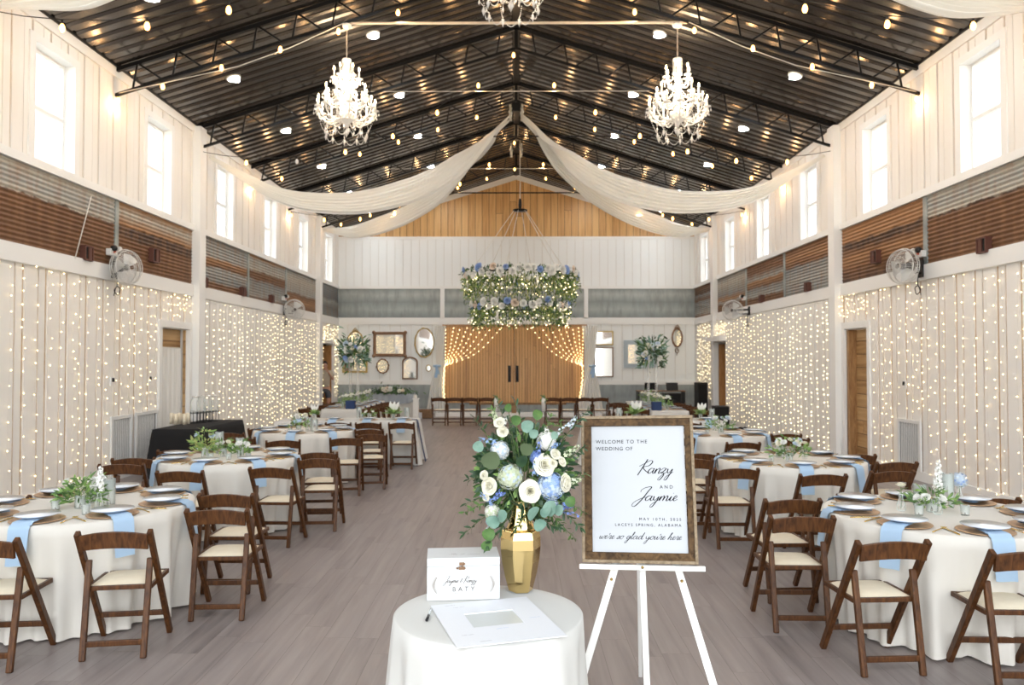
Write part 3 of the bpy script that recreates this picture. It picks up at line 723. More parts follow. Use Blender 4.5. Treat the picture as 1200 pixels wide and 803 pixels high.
# edison bulbs
def bulb_mesh(mat_):
    b = MB(); b.lathe([(0.0, 0.0), (0.013, 0.0), (0.014, -0.05), (0.0, -0.052)], 8, (0, 0, 0.0), 0)
    b.lathe([(0.0, -0.145), (0.018, -0.138), (0.03, -0.115), (0.031, -0.095), (0.022, -0.065), (0.012, -0.05)], 10, (0, 0, 0), 1)
    return b
proto_b = bulb_mesh(0).build('bulb', [M['cord'], M['bulb']]); bulb_me = proto_b.data; bpy.data.objects.remove(proto_b)
proto_b = bulb_mesh(0).build('bulb', [M['cord'], M['bulb_off']]); bulb_off_me = proto_b.data; bpy.data.objects.remove(proto_b)
def string_lights(y, pts, label, off=()):
    o = thing('string_lights', label, 'string lights', (0, y, 0), 0, 'strings of warm bulbs under the trusses')
    P = []
    for a, b_ in zip(pts[:-1], pts[1:]):
        P.append(a); mx = (a[0]+b_[0])/2; P.append((mx, (a[1]+b_[1])/2-0.02))
    P.append(pts[-1])
    c = MB(); c.tube([(x, -0.03, z+0.09) for x, z in P], 0.006, 0, 5); c.build('cord', M['cord'], o)
    for k, (x, z) in enumerate(pts):
        q = bpy.data.objects.new('bulb', bulb_off_me if k in off else bulb_me); COL.objects.link(q); q.parent = o; q.location = (x, -0.03, z+0.09)
        if k in off: q['label'] = 'unlit clear bulb'
        else:
            l = bpy.data.lights.new('bulb_lamp', 'POINT'); l.energy = 3.5; l.color = (1.0, 0.60, 0.28); l.shadow_soft_size = 0.035
            lo = bpy.data.objects.new('bulb_lamp', l); COL.objects.link(lo); lo.location = (x, y-0.03, z-0.09)
sagX = [6.0, 5.12, 4.16, 3.24, 2.34, 1.5, 0.72]; sagZ = [5.69, 5.57, 5.59, 5.77, 6.07, 6.52, 7.04]
chX = [6.02, 5.35, 4.46, 3.57, 2.69, 1.79, 0.9]
lab = ['sagging string of warm bulbs high above the first swags', 'string of warm bulbs along the sloping truss at the two chandeliers', 'sagging string of warm bulbs just behind the two chandeliers',
       'string of warm bulbs along the truss where the swags meet', 'sagging string of warm bulbs above the hanging flower rings', 'string of warm bulbs nearest the pine gable']
for i, y in enumerate(TY[1:]):
    if i % 2 == 0:
        L = [(-x, z) for x, z in zip(sagX, sagZ)] + [(-0.05, 7.62)] + [(x, z) for x, z in reversed(list(zip(sagX, sagZ)))]
        string_lights(y, L, lab[i], off=(2,) if i == 2 else ())
    else:
        L = [(-x, zb(x)-0.10) for x in chX] + [(-0.05, zb(0)-0.1)] + [(x, zb(x)-0.10) for x in reversed(chX)]
        string_lights(y, L, lab[i])

# recessed led discs
def led(x, y, label):
    z = RIDGE - SL*abs(x) - 0.045; s = 1 if x > 0 else -1; a = -math.atan(SL)*(-s)
    o = thing('ceiling_light', label, 'ceiling light', (x, y, z), 0, 'round white ceiling lights'); o.rotation_euler = (0, -a if False else (math.atan(SL)*s), 0)
    b = MB(); b.lathe([(0.0, 0.03), (0.12, 0.03), (0.125, 0.0), (0.10, -0.008), (0.095, 0.0)], 20); b.build('trim_ring', M['trim'], o)
    b = MB(); b.lathe([(0.0, -0.004), (0.094, -0.004)], 20); b.build('diffuser', M['led'], o)
    l = bpy.data.lights.new('ceiling_lamp', 'AREA'); l.shape = 'DISK'; l.size = 0.19; l.energy = 9; l.color = (0.90, 0.95, 1.0)
    lo = bpy.data.objects.new('ceiling_lamp', l); COL.objects.link(lo); lo.location = (x, y, z-0.03)
    lo.visible_camera = True
cols = [(-4.83, 'outer left'), (-2.45, 'inner left'), (2.45, 'inner right'), (4.75, 'outer right')]
for x, cn in cols:
    for k in range(-4, 5):
        y = 13.0+2.96*k
        if y > D-0.4: continue
        kk = k+4
        led(x, y, 'round white ceiling light in the %s row, %s one from the camera' % (cn, ['first', 'second', 'third', 'fourth', 'fifth', 'sixth', 'seventh', 'eighth', 'ninth'][kk]))

# ------------------------------------------------------------------ crystal chandeliers
def crystal(b, p, r, L, mi=0): b.octa((p[0], p[1], p[2]-L/2), r, mi, L/2/r)
def arm_mesh(r, drop, rise, candle_h, n_cr):
    """S-shaped glass arm leaving the column at (0,0,0), dish at radius r"""
    b = MB(); P = catmull([(0.04, 0, 0), (r*0.3, 0, -drop*0.7), (r*0.62, 0, -drop), (r*0.9, 0, -drop*0.35), (r, 0, rise)], 4)
    b.tube(P, 0.011, 0, 6)
    b.lathe([(0.0, rise-0.008), (0.035, rise-0.004), (0.06, rise+0.012), (0.055, rise+0.014), (0.03, rise+0.002), (0.018, rise+0.03), (0.0, rise+0.03)], 12, (r, 0, 0), 0)
    for k in range(n_cr):
        t = 2*PI*k/n_cr; q = (r+0.055*math.cos(t), 0.055*math.sin(t), rise+0.008)
        b.octa((q[0], q[1], q[2]-0.015), 0.008, 0); crystal(b, (q[0], q[1], q[2]-0.028), 0.012, 0.055)
    return b
def candle_mesh(r, rise, h):
    c = MB(); c.lathe([(0.0, 0), (0.014, 0), (0.014, h), (0.0, h)], 8, (r, 0, rise+0.025))
    f = MB(); f.lathe([(0.0, 0), (0.010, 0.008), (0.014, 0.025), (0.008, 0.05), (0.0, 0.065)], 8, (r, 0, rise+0.025+h))
    return c, f
def chandelier(loc, chain, label):
    o = thing('chandelier', label, 'chandelier', loc, 0, 'crystal chandeliers')
    b = MB(); b.lathe([(0, 0.02), (0.05, 0.02), (0.075, -0.005), (0.06, -0.04), (0.02, -0.06), (0, -0.06)], 16, (0, 0, chain)); b.build('canopy', M['crystal'], o)
    b = MB(); n = int(chain/0.045)
    for k in range(n):
        z = chain-0.05-k*0.045
        if z < 0.0: break
        a = (k % 2)*PI/2; b.tube([(0.010*math.cos(a)*math.cos(t), 0.010*math.sin(a)*math.cos(t), z-0.025+0.028*math.sin(t)) for t in [2*PI*j/8 for j in range(8)]], 0.003, 0, 4, False, True)
    b.tube([(0.006, 0, chain), (-0.006, 0, chain*0.5), (0.0, 0, 0)], 0.004, 0, 5)
    b.build('chain', M['conduit'], o)
    b = MB()
    b.lathe([(0, 0.02), (0.065, 0.02), (0.072, 0.0), (0.06, -0.02), (0.045, -0.03), (0.045, -0.2), (0.05, -0.21), (0.06, -0.23), (0.04, -0.26), (0.028, -0.31), (0.05, -0.36), (0.06, -0.40), (0.035, -0.44), (0.025, -0.5), (0.055, -0.55), (0.07, -0.6), (0.05, -0.66), (0.025, -0.70), (0.03, -0.76), (0.10, -0.80), (0.13, -0.85), (0.10, -0.92), (0.03, -0.98), (0.02, -1.02), (0, -1.02)], 14)
    for k in range(6):
        t = 2*PI*k/6; b.tube([(0.066*math.cos(t), 0.066*math.sin(t), 0.0), (0.062*math.cos(t), 0.062*math.sin(t), -0.24)], 0.006, 0, 5)
    b.build('glass_column', M['crystal'], o)
    for (z, r, drop, rise, n, ph, ch, nc) in ((-0.36, 0.185, 0.05, 0.08, 6, 0.2, 0.10, 5), (-0.62, 0.31, 0.08, 0.05, 8, 0.5, 0.10, 5), (-0.83, 0.43, 0.12, 0.06, 14, 0.1, 0.10, 5)):
        am = arm_mesh(r, drop, rise, ch, nc).build('arm', M['crystal'], o); c, f = candle_mesh(r, rise, ch)
        cm = c.build('candle_tube', M['wax'], am); fm = f.build('flame_bulb', M['candle_bulb'], am)
        am.location = (0, 0, z); am.rotation_euler = (0, 0, ph)
        for k in range(1, n):
            a2 = am.copy(); COL.objects.link(a2); a2.rotation_euler = (0, 0, ph+2*PI*k/n)
            for q in (cm, fm):
                q2 = q.copy(); COL.objects.link(q2); q2.parent = a2
    # bead swags between arms and at the bottom
    b = MB()
    def beads(p, q, sag, n=12):
        for i in range(n+1):
            t = i/n; z = lerp(p[2], q[2], t)-sag*4*t*(1-t); b.octa((lerp(p[0], q[0], t), lerp(p[1], q[1], t), z), 0.0085)
    for (r, z, n, ph, sg) in ((0.43, -0.80, 14, 0.1, 0.07), (0.31, -0.60, 8, 0.5, 0.06), (0.185, -0.3, 6, 0.2, 0.05)):
        for k in range(n):
            a0 = ph+2*PI*k/n; a1 = ph+2*PI*(k+1)/n; beads((r*math.cos(a0), r*math.sin(a0), z), (r*math.cos(a1), r*math.sin(a1), z), sg)
    for k in range(10):
        a0 = 2*PI*k/10; a1 = 2*PI*(k+1)/10; r = 0.31; z = -1.10; beads((r*math.cos(a0), r*math.sin(a0), z), (r*math.cos(a1), r*math.sin(a1), z), 0.11, 14)
        beads((0.40*math.cos(a0), 0.40*math.sin(a0), -0.93), (r*math.cos(a0), r*math.sin(a0), z), 0.03, 8)
        beads((0.05*math.cos(a0), 0.05*math.sin(a0), -0.44), (0.28*math.cos(a0), 0.28*math.sin(a0), -0.66), 0.05, 12)
        crystal(b, (r*math.cos(a0), r*math.sin(a0), z), 0.02, 0.12)
    tag(b.build('bead_swags', M['crystal'], o), kind='stuff')
    b = MB(); crystal(b, (0, 0, -1.02), 0.035, 0.16)
    rg = random.Random(int(abs(loc[0])*10)+3)
    for k in range(70):
        t = rg.uniform(0, 2*PI); r = rg.choice((0.1, 0.16, 0.24, 0.32, 0.38)); z = -0.72-0.9*r*rg.uniform(0.3, 1.1); L = rg.uniform(0.05, 0.10)
        crystal(b, (r*math.cos(t), r*math.sin(t), z), 0.013, L); b.tube([(r*math.cos(t), r*math.sin(t), z), (r*0.9*math.cos(t), r*0.9*math.sin(t), z+0.08)], 0.0025, 0, 3)
    tag(b.build('crystal_drops', M['crystal'], o), kind='stuff')
    l = bpy.data.lights.new('chandelier_lamp', 'POINT'); l.energy = 80; l.color = (1.0, 0.80, 0.56); l.shadow_soft_size = 0.3
    lo = bpy.data.objects.new('chandelier_lamp', l); COL.objects.link(lo); lo.location = (loc[0], loc[1], loc[2]-0.5)
    return o
chandelier((-2.57, TY[2], 6.36), 0.54, 'large lit crystal chandelier hanging left of the ridge')
chandelier((2.44, TY[2], 6.36), 0.54, 'large lit crystal chandelier hanging right of the ridge')
chandelier((-0.06, TY[1], 6.92), 0.78, 'crystal chandelier at the top centre, only its bead swags in view')

# ------------------------------------------------------------------ fabric swags
def swag(name, label, ctr, wid, flat, folds=7, seed=0, tails=False):
    """ctr: centre-line points; wid: width at each; flat: 1 = lying flat across, 0 = hanging on edge"""
    n = 10; C = catmull(ctr, n); m = len(C); b = MB(); P = []; ph = seed*1.3
    for i, c in enumerate(C):
        t = i/(m-1)*(len(wid)-1); k = min(int(t), len(wid)-2); f = t-k
        w = lerp(wid[k], wid[k+1], f); fl_ = lerp(flat[k], flat[k+1], f)
        d = (C[min(i+1, m-1)]-C[max(i-1, 0)]).normalized(); side = d.cross(Vector((0, 0, 1))).normalized()
        upv = side.cross(d).normalized(); ax = (upv*(1-fl_)+side*fl_).normalized(); nn = ax.cross(d).normalized()
        rowp = []
        for j in range(57):
            u = j/56-0.5
            wave = math.sin(u*folds*2*PI+ph+0.6*math.sin(i*0.08))*0.045+math.sin(u*folds*4.3*PI+i*0.05)*0.015
            bow = -abs(u)*abs(u)*0.25*w
            rowp.append(c+ax*(u*w)+nn*(wave*min(1, w/0.35))+Vector((0, 0, 0.0))+nn*bow)
        P.append(rowp)
    b.grid(P)
    return tag(b.build(name, M['fabric_swag']), label, 'fabric swag', 'white fabric swags under the ceiling')
for s, nm in ((-1, 'left'), (1, 'right')):
    swag('fabric_swag', 'nearer white fabric swag on the %s, from the ridge knot to the second wall window' % nm,
         [(s*0.14, TY[4]-0.04, 7.40), (s*0.61, TY[4]-0.02, 6.93), (s*1.24, 17.10, 6.30), (s*1.83, 16.78, 5.80), (s*2.42, 16.46, 5.45), (s*3.29, 15.99, 5.13), (s*4.20, 15.45, 5.03), (s*4.80, 15.16, 5.14), (s*5.20, 14.95, 5.34), (s*5.88, 14.58, 5.72)],
         [0.08, 0.36, 0.50, 0.52, 0.55, 0.48, 0.40, 0.28, 0.20, 0.06], [0.7, 1.0, 0.5, 0.25, 0.15, 0.1, 0.1, 0.1, 0.1, 0.1], seed=1)
    swag('fabric_swag', 'farther white fabric swag on the %s, from the ridge knot to the far wall post' % nm,
         [(s*0.12, TY[4]+0.05, 7.36), (s*0.60, TY[4]+0.03, 6.90), (s*1.10, 18.0, 6.42), (s*1.61, 18.54, 6.08), (s*2.08, 19.05, 5.84), (s*2.93, 19.99, 5.63), (s*3.85, 20.99, 5.52), (s*4.76, 22.0, 5.52), (s*5.88, 23.25, 5.78)],
         [0.08, 0.34, 0.42, 0.45, 0.46, 0.52, 0.50, 0.36, 0.07], [0.7, 1.0, 0.5, 0.25, 0.15, 0.1, 0.1, 0.1, 0.1], seed=2)
    swag('fabric_swag', 'pale fabric swag at the top %s corner of the view' % nm,
         [(s*0.14, TY[0], 7.40), (s*0.61, TY[0], 6.93), (s*1.3, 5.95, 6.4), (s*2.2, 6.4, 5.88+.06*s), (s*3.2, 6.95, 5.58-.08*(s>0)), (s*4.2, 7.5, 5.50-.09*(s>0)), (s*5.1, 8.0, 5.66-.08*(s>0)), (s*5.95, TY[1]-0.05, 5.80)],
         [0.08, 0.36, 0.5, 0.5, 0.45, 0.4, 0.28, 0.07], [0.7, 1.0, 0.5, 0.25, 0.15, 0.1, 0.1, 0.1], seed=3)
for y, z, lb in ((TY[4]-0.1, 7.52, 'knotted white fabric tails with a box at the ridge where the swags meet'), (TY[5], 7.50, 'small white fabric tails at the ridge behind the swag knot')):
    o = thing('fabric_knot', lb, 'fabric', (0, y, z)); b = MB()
    for s in (-1, 1):
        P = []
        for i in range(9):
            u = i/8; P.append([(s*(0.13+0.03*math.sin(k*2.0+i*1.3))+0.02*s*(u*5-2.5)*0.4, 0.05*math.sin(i*2.2), 0.1-0.36*k/4) for k in range(5)])
        b.grid(P)
    b.build('fabric_tails', M['fabric_swag'], o)
    c = MB(); c.box((0, 0.04, 0.06), (0.2, 0.14, 0.2)); c.build('junction_box', M['black_steel'], o, bevel=0.01)

# ------------------------------------------------------------------ wall fans
def fan(px, py, s, Yd, az, label, r=0.265):
    p = at(px, py, Yd); o = thing('wall_fan', label, 'fan', p, 0, 'chrome cage fans on the side walls')
    n = Vector((math.cos(az), math.sin(az), 0)); a = n.cross(Vector((0, 0, 1))).normalized(); u = Vector((0, 0, 1)); MM = Matrix((a, u, n)).transposed()
    tr = lambda q: MM @ Vector(q)
    b = MB()
    for zz, rr in ((-0.06, r*0.93), (0.0, r), (0.06, r*0.93), (0.095, r*0.55), (-0.09, r*0.55), (0.105, r*0.2)):
        b.tube([tr((rr*math.cos(t), rr*math.sin(t), zz)) for t in [2*PI*i/36 for i in range(36)]], 0.006 if abs(zz) < 0.07 else 0.003, 0, 5, False, True)
    for k in range(44):
        t = 2*PI*k/44; c_, s_ = math.cos(t), math.sin(t)
        b.tube([tr((rr*c_, rr*s_, zz)) for rr, zz in ((0.04, 0.105), (r*0.5, 0.10), (r*0.85, 0.075), (r, 0.0), (r*0.85, -0.075), (r*0.5, -0.09), (0.07, -0.095))], 0.003, 0, 3, False)
    b.build('cage', M['silver'], o)
    b = MB()
    for k in range(3):
        P = []
        for i in range(6):
            rr = 0.04+(r*0.82-0.04)*i/5; P.append([tr((rr*math.cos(2*PI*k/3+w_*0.55), rr*math.sin(2*PI*k/3+w_*0.55), -0.01+w_*0.04)) for w_ in (-1, -0.3, 0.4, 1)])
        b.grid(P)
    b.build('blades', M['fan_blade'], o)
    b = MB(); b.lathe([(0, -0.2), (0.05, -0.195), (0.065, -0.17), (0.065, -0.1), (0.05, -0.08), (0.045, 0.03), (0, 0.035)], 14, (0, 0, 0), 0, True, None, MM); b.build('motor', M['motor_grey'], o)
    wall = Vector((s*(W-0.07), p.y+0.1, p.z))-p
    b = MB(); q = n*(-0.17); b.tube([q, q+Vector((0, 0, 0.02)), Vector((wall.x, wall.y, 0.03))], 0.022, 0, 8); b.tube([q+Vector((0, 0, -0.09)), Vector((wall.x, wall.y, -0.08))], 0.015, 0, 6)
    b.box((wall.x, wall.y, -0.02), (0.03, 0.12, 0.26)); b.build('bracket', M['black_plastic'], o)
    b = MB(); w2 = Vector((wall.x-s*0.04, wall.y, -0.1))
    b.tube(catmull([w2, w2+Vector((0, 0.02, -0.15)), w2+Vector((0, -0.06, -0.24)), w2+Vector((0, 0.05, -0.3)), w2+Vector((0, 0.1, -0.2)), w2+Vector((0, 0.0, -0.18)), w2+Vector((0, -0.07, -0.32))], 5), 0.007, 0, 5)
    b.build('power_cord', M['cord'], o)
fan(148, 313.5, -1, 11.35, math.radians(-19), 'chrome cage fan on the near left wall over the fairy lights')
fan(1058, 312.5, 1, 11.35, math.radians(199), 'chrome cage fan on the near right wall over the fairy lights')
fan(345, 363, -1, 19.8, math.radians(-62), 'chrome cage fan on the left wall at the farther post')
fan(858.5, 364, 1, 19.8, math.radians(242), 'chrome cage fan on the right wall at the farther post')
for s, x, y, Yd, lb in ((-1, 131, 296, 11.2, 'small white and red emergency light above the near left fan'), (1, 1079, 298, 11.2, 'small white and red emergency light above the near right fan'),
                        (-1, 333, 350, 19.6, 'small pale emergency light above the far left fan'), (1, 872, 350, 19.8, 'small pale emergency light above the far right fan')):
    d_ = ray(x, y); p = CAM+d_*(s*(W-0.06)/d_.x); o = thing('emergency_light', lb, 'light', p)
    b = MB(); b.box((0, 0, 0), (0.08, 0.20, 0.10)); b.build('case', M['grille'], o, bevel=0.01)
    for k in (-1, 1):
        b = MB(); b.lathe([(0, 0), (0.035, 0), (0.05, -0.05), (0, -0.055)], 12, (-s*0.05, k*0.07, 0.06), 0, True, None, Euler((PI/2, 0, 0)).to_matrix()); q = b.build('lamp_head', M['black_plastic'] if k < 0 else M['silver'], o)
    b = MB(); b.box((-s*0.045, 0.0, 0.01), (0.015, 0.06, 0.04)); b.build('indicator', M['reddish'], o)
# ================================================================== FLOWERS
def rose_mb(r, mi=0, layers=5, seed=0, openness=0.5):
    """petals in whorls, tight and upright in the middle, rolled outwards at the rim"""
    b = MB(); rg = random.Random(seed)
    P = []
    for i in range(15):      # spiral heart
        a = i*0.75; rr = r*(0.03+0.016*i); P.append([(rr*0.8*math.cos(a), rr*0.8*math.sin(a), r*0.25), (rr*math.cos(a), rr*math.sin(a), r*(0.86-0.006*i))])
    b.grid(P, mi)
    for L in range(layers):
        t = L/(layers-1) if layers > 1 else 1; n = 3 if L < 2 else (4 if L < 4 else 5)
        R0 = r*(0.22+0.58*t); top = r*(0.92-0.42*t*t); flare = r*(0.02+0.30*t*openness+0.06*t)
        for k in range(n):
            a0 = 2*PI*k/n+L*0.8+rg.uniform(-0.15, 0.15); half = PI/n*1.22; P = []
            for i in range(7):
                u = i/3-1; a = a0+u*half; e = 1-0.30*abs(u)**2.5; col = []
                for j, (fr, fz, ff) in enumerate(((0.30, 0.0, 0), (0.80, 0.35, 0), (1.0, 0.72, 0.1), (1.03, 0.96, 0.55), (1.05, 1.0, 1.0), (1.06, 0.93, 1.25))):
                    rad = R0*fr+flare*ff*(1.1-0.3*abs(u))-0.05*r*(1-abs(u))*0; z = top*fz*e+(0.02*r if j > 2 else 0)*math.sin(u*3+k)
                    col.append((rad*math.cos(a), rad*math.sin(a), z))
                P.append(col)
            b.grid(P, mi)
    return b
def hydrangea_mb(r, n=110, mats_n=2, seed=0):
    b = MB(); rg = random.Random(seed); b.ball((0, 0, 0), r*0.8, 0, 10, 8)
    for k in range(n):
        z = 1-1.7*(k+0.5)/n; a = k*2.39996; q = math.sqrt(max(0, 1-z*z)); nrm = Vector((q*math.cos(a), q*math.sin(a), z))
        c = nrm*r*rg.uniform(0.9, 1.05); s = nrm.orthogonal().normalized(); u = nrm.cross(s); rot = rg.uniform(0, PI); mi = rg.randrange(mats_n); pr = r*(0.17 if n < 150 else 0.14)
        for i in range(4):
            t = rot+i*PI/2; d = s*math.cos(t)+u*math.sin(t); e = nrm.cross(d)
            b.add([c, c+d*pr*0.6+e*pr*0.45+nrm*pr*0.15, c+d*pr*1.15+nrm*pr*0.05, c+d*pr*0.6-e*pr*0.45+nrm*pr*0.15], [(0, 1, 2, 3)], mi, True)
        b.octa(tuple(c+nrm*pr*0.1), pr*0.14, mi)
    return b
def floret_spike_mb(p0, p1, r, n, mi=0, seed=0, stem_mi=1):
    b = MB(); rg = random.Random(seed); p0 = Vector(p0); p1 = Vector(p1); b.tube([p0, (p0+p1)/2+Vector((0.003, 0, 0.002)), p1], 0.0018, stem_mi, 4)
    ax = (p1-p0).normalized()
    for k in range(n):
        t = 0.15+0.85*k/n; a = k*2.4; s = ax.orthogonal().normalized(); u = ax.cross(s); d = (s*math.cos(a)+u*math.sin(a)); c = p0+(p1-p0)*t+d*r*0.9*(1.1-0.7*t); rr = r*(1.05-0.55*t); nrm = (d+ax*0.3).normalized(); s2 = nrm.orthogonal().normalized(); u2 = nrm.cross(s2)
        for i in range(5):
            q = 2*PI*i/5+rg.random(); dd = s2*math.cos(q)+u2*math.sin(q); e = nrm.cross(dd)
            b.add([c, c+dd*rr*0.6+e*rr*0.36+nrm*rr*0.2, c+dd*rr*1.05+nrm*rr*0.25, c+dd*rr*0.6-e*rr*0.36+nrm*rr*0.2], [(0, 1, 2, 3)], mi, True)
    return b
def sprig_mb(pts, L, Wd, n, mi=0, stem_mi=1, kind='leaf', seed=0, pair=True, r=0.0022):
    b = MB(); rg = random.Random(seed); C = catmull(pts, 5); b.tube(C, [r*(1.2-0.7*i/(len(C)-1)) for i in range(len(C))], stem_mi, 5)
    m = len(C)-1
    for k in range(n):
        t = 0.12+0.88*(k+1)/n; i = min(m-1, int(t*m)); f = t*m-i; p = C[i].lerp(C[i+1], min(1, f)); d = (C[i+1]-C[i]).normalized()
        s = d.orthogonal().normalized(); u = d.cross(s)
        for e in ((0, 1) if pair else (k % 2,)):
            a = k*1.3+e*PI+rg.uniform(-0.4, 0.4); o_ = s*math.cos(a)+u*math.sin(a); dd = (d*0.75+o_*0.9+Vector((0, 0, -0.12))).normalized(); sc = rg.uniform(0.75, 1.15)*(1.0-0.3*t)
            if kind == 'leaf': b.leaf(p, dd, o_.cross(dd)+Vector((0, -0.4, 0.5)), L*sc, Wd*sc, mi)
            else: b.disc_leaf(p+dd*0.004, dd, Vector((rg.uniform(-.5, .5), -1, rg.uniform(0.0, 0.8))), L*0.5*sc, mi)
    b.leaf(C[-1], (C[-1]-C[-2]), Vector((0, -0.5, 1)), L*0.8, Wd*0.8, mi)
    return b

# ---------- bouquet in the gold vase
BY = 3.55
def bp(x, y, dy=0.0): return at(x, y, BY+dy)
vp = atz(609.5, 706, 0.76); VX, VY, VZ = 0.020, 3.55, 0.762
bq = thing('floral_arrangement', 'large arrangement of white roses, blue hydrangeas and eucalyptus in the gold vase', 'flowers', (VX, VY, 1.16)); BO = Vector((VX, VY, 1.16))
def aim(o, d):
    o.rotation_euler = Vector(d).to_track_quat('Z', 'Y').to_euler()
def put(mb, name, mats, p, d=None, label=None):
    o = mb.build(name, mats, bq); o.location = Vector(p)-BO
    if d is not None: aim(o, d)
    if label: o['label'] = label
    return o
for k, (x, y, r, d, op) in enumerate(((573, 570, 10.5, (-0.5, -0.9, 0.2), 0.4), (621.5, 576, 12, (0.1, -1, 0.15), 0.75), (638, 545, 13, (0.3, -0.8, 0.3), 0.5), (663, 566, 11, (0.9, -0.6, 0.1), 0.4),
                                 (659, 541, 6.5, (0.7, -0.6, 0.4), 0.3), (648, 543, 6, (0.3, -0.9, 0.4), 0.3), (567, 557, 6, (-0.5, -0.8, 0.3), 0.3), (569, 583, 5.5, (-0.5, -0.8, -0.2), 0.3), (651, 532, 7, (0.5, -0.8, 0.5), 0.35),
                                 (585, 495, 7, (-0.2, -0.8, 0.6), 0.4), (589, 506, 7, (0, -0.9, 0.5), 0.4))):
    rr = r*0.0036; dd = Vector(d).normalized(); put(rose_mb(rr, 0, 6, k, op), 'rose', [M['rose']], bp(x, y, -0.08)-dd*rr*0.45, dd, 'cream rose' if k < 4 else 'small cream rose')
for k, (x, y, r, mats_, d, lb) in enumerate(((598, 559, 15, ('petal_green', 'petal_pale', 'petal_green'), (-0.1, -1, 0.2), 'pale green and blue hydrangea'), (646, 570, 16, ('petal_pale', 'petal_blue'), (0.4, -1, 0), 'sky blue hydrangea'),
                                         (586, 528, 11, ('petal_pale', 'petal_white'), (-0.3, -0.9, 0.4), 'pale blue hydrangea'), (640, 517, 11, ('petal_white', 'petal_white'), (0.3, -0.8, 0.5), 'white stock cluster'),
                                         (577, 600, 9, ('petal_white', 'petal_green'), (-0.4, -0.9, -0.3), 'white stock cluster low on the left'), (647, 590, 7, ('petal_pale', 'petal_blue'), (0.4, -1, -0.2), 'small blue hydrangea'), (628, 536, 8, ('petal_deep', 'petal_blue'), (0, -1, 0.3), 'deep blue delphinium cluster'))):
    put(hydrangea_mb(r*0.003944, 210, len(mats_), k), 'hydrangea', [M[q] for q in mats_], bp(x, y, -0.05), d, lb)
for k, (x0, y0, x1, y1, m_) in enumerate(((586, 520, 560, 514, 'petal_blue'), (628, 545, 633, 513, 'petal_deep'), (660, 592, 671, 594, 'petal_deep'), (640, 590, 680, 606, 'petal_deep'), (572, 610, 583, 612, 'petal_deep'), (578, 590, 562, 578, 'petal_blue'),
                                        (590, 575, 575, 588, 'petal_deep'), (640, 520, 662, 500, 'petal_pale'), (645, 525, 655, 520, 'petal_blue'), (590, 600, 570, 622, 'petal_pale'), (664, 503, 676, 488, 'petal_pale'),
                                        (583, 495, 577, 480, 'petal_green'), (642, 515, 640, 500, 'petal_white'), (660, 535, 680, 522, 'petal_green'), (666, 565, 682, 562, 'petal_green'), (586, 502, 596, 487, 'petal_white'), (628, 560, 626, 540, 'petal_blue'))):
    b = floret_spike_mb(bp(x0, y0, -0.05)-BO, bp(x1, y1, -0.1)-BO, 0.0125, 15, 0, k); b.build('delphinium_stem', [M[m_], M['stem']], bq)
ctr = bp(612, 592, 0.0)
def spr(pts, *a, **k): return sprig_mb([Vector(p)-BO for p in pts], *a, **k)
k = 0
for (x, y, r, m_) in ((574.5, 539, 12, 'euc_dark'), (595.5, 477.5, 5, 'green'), (604.5, 492, 6.5, 'green'), (630, 485.5, 6.5, 'green'), (618, 499, 8, 'euc'), (625.7, 508, 6, 'euc'), (617, 526, 8.5, 'euc_dark'), (560, 523, 7, 'euc'),
                     (625, 602, 10, 'euc'), (645, 596, 10, 'euc'), (633, 616, 8.5, 'euc'), (572, 627, 8, 'green'), (577, 612, 9, 'euc'), (570, 640, 7, 'green'), (588, 605, 8, 'euc'), (655, 598, 7, 'euc'), (669, 588, 7, 'green'), (603, 590, 9, 'green_dark'), (640, 600, 8, 'euc'), (612, 540, 8, 'green_dark'), (650, 510, 5, 'euc')):
    b = MB(); rr = r*0.003944; p = bp(x, y, -0.12)-BO; c = ctr-BO; d = (p-c).normalized(); k += 1
    rg = random.Random(k); b.disc_leaf(p-d*rr, d, Vector((rg.uniform(-.4, .4), -1, rg.uniform(0, .5))), rr)
    b.tube([c*0.8+p*0.2, (c+p)/2+Vector((0, 0.01, 0.01)), p-d*rr], 0.0016, 1, 4)
    b.build('eucalyptus_leaf', [M[m_], M['stem']], bq)
sprigs = [((600, 560), (585, 510), (577, 480)), ((598, 555), (592, 500), (583, 470)), ((592, 555), (570, 510), (556, 490)), ((625, 550), (650, 510), (672, 492)), ((640, 545), (668, 505), (688, 482)), ((615, 545), (612, 500), (603, 470)), ((628, 550), (637, 510), (645, 488)),
          ((600, 575), (575, 580), (547, 590)), ((595, 590), (565, 608), (545, 625)), ((600, 585), (568, 590), (545, 600)), ((590, 570), (567, 560), (550, 562)), ((625, 580), (660, 600), (680, 618)), ((630, 585), (655, 612), (672, 630)), ((620, 590), (640, 612), (655, 618)),
          ((640, 555), (670, 535), (684, 525)), ((645, 565), (672, 560), (686, 556)), ((600, 590), (590, 615), (572, 640)), ((605, 560), (600, 520), (596, 495)), ((618, 560), (628, 520), (655, 495)), ((612, 580), (596, 600), (588, 622)), ((625, 590), (615, 605), (606, 618)), ((640, 575), (668, 590), (684, 600)), ((610, 570), (585, 545), (562, 540))]
for i, pp in enumerate(sprigs):
    P = [bp(x, y, dy) for (x, y), dy in zip(pp, (0.02, -0.05, -0.12 if i % 3 else 0.05))]
    b = spr(P, 0.048, 0.015, 9, 0, 1, 'leaf', i); b.build('leafy_sprig', [M['green_dark'] if i % 3 else M['green'], M['stem']], bq)
b = MB(); rg = random.Random(77)
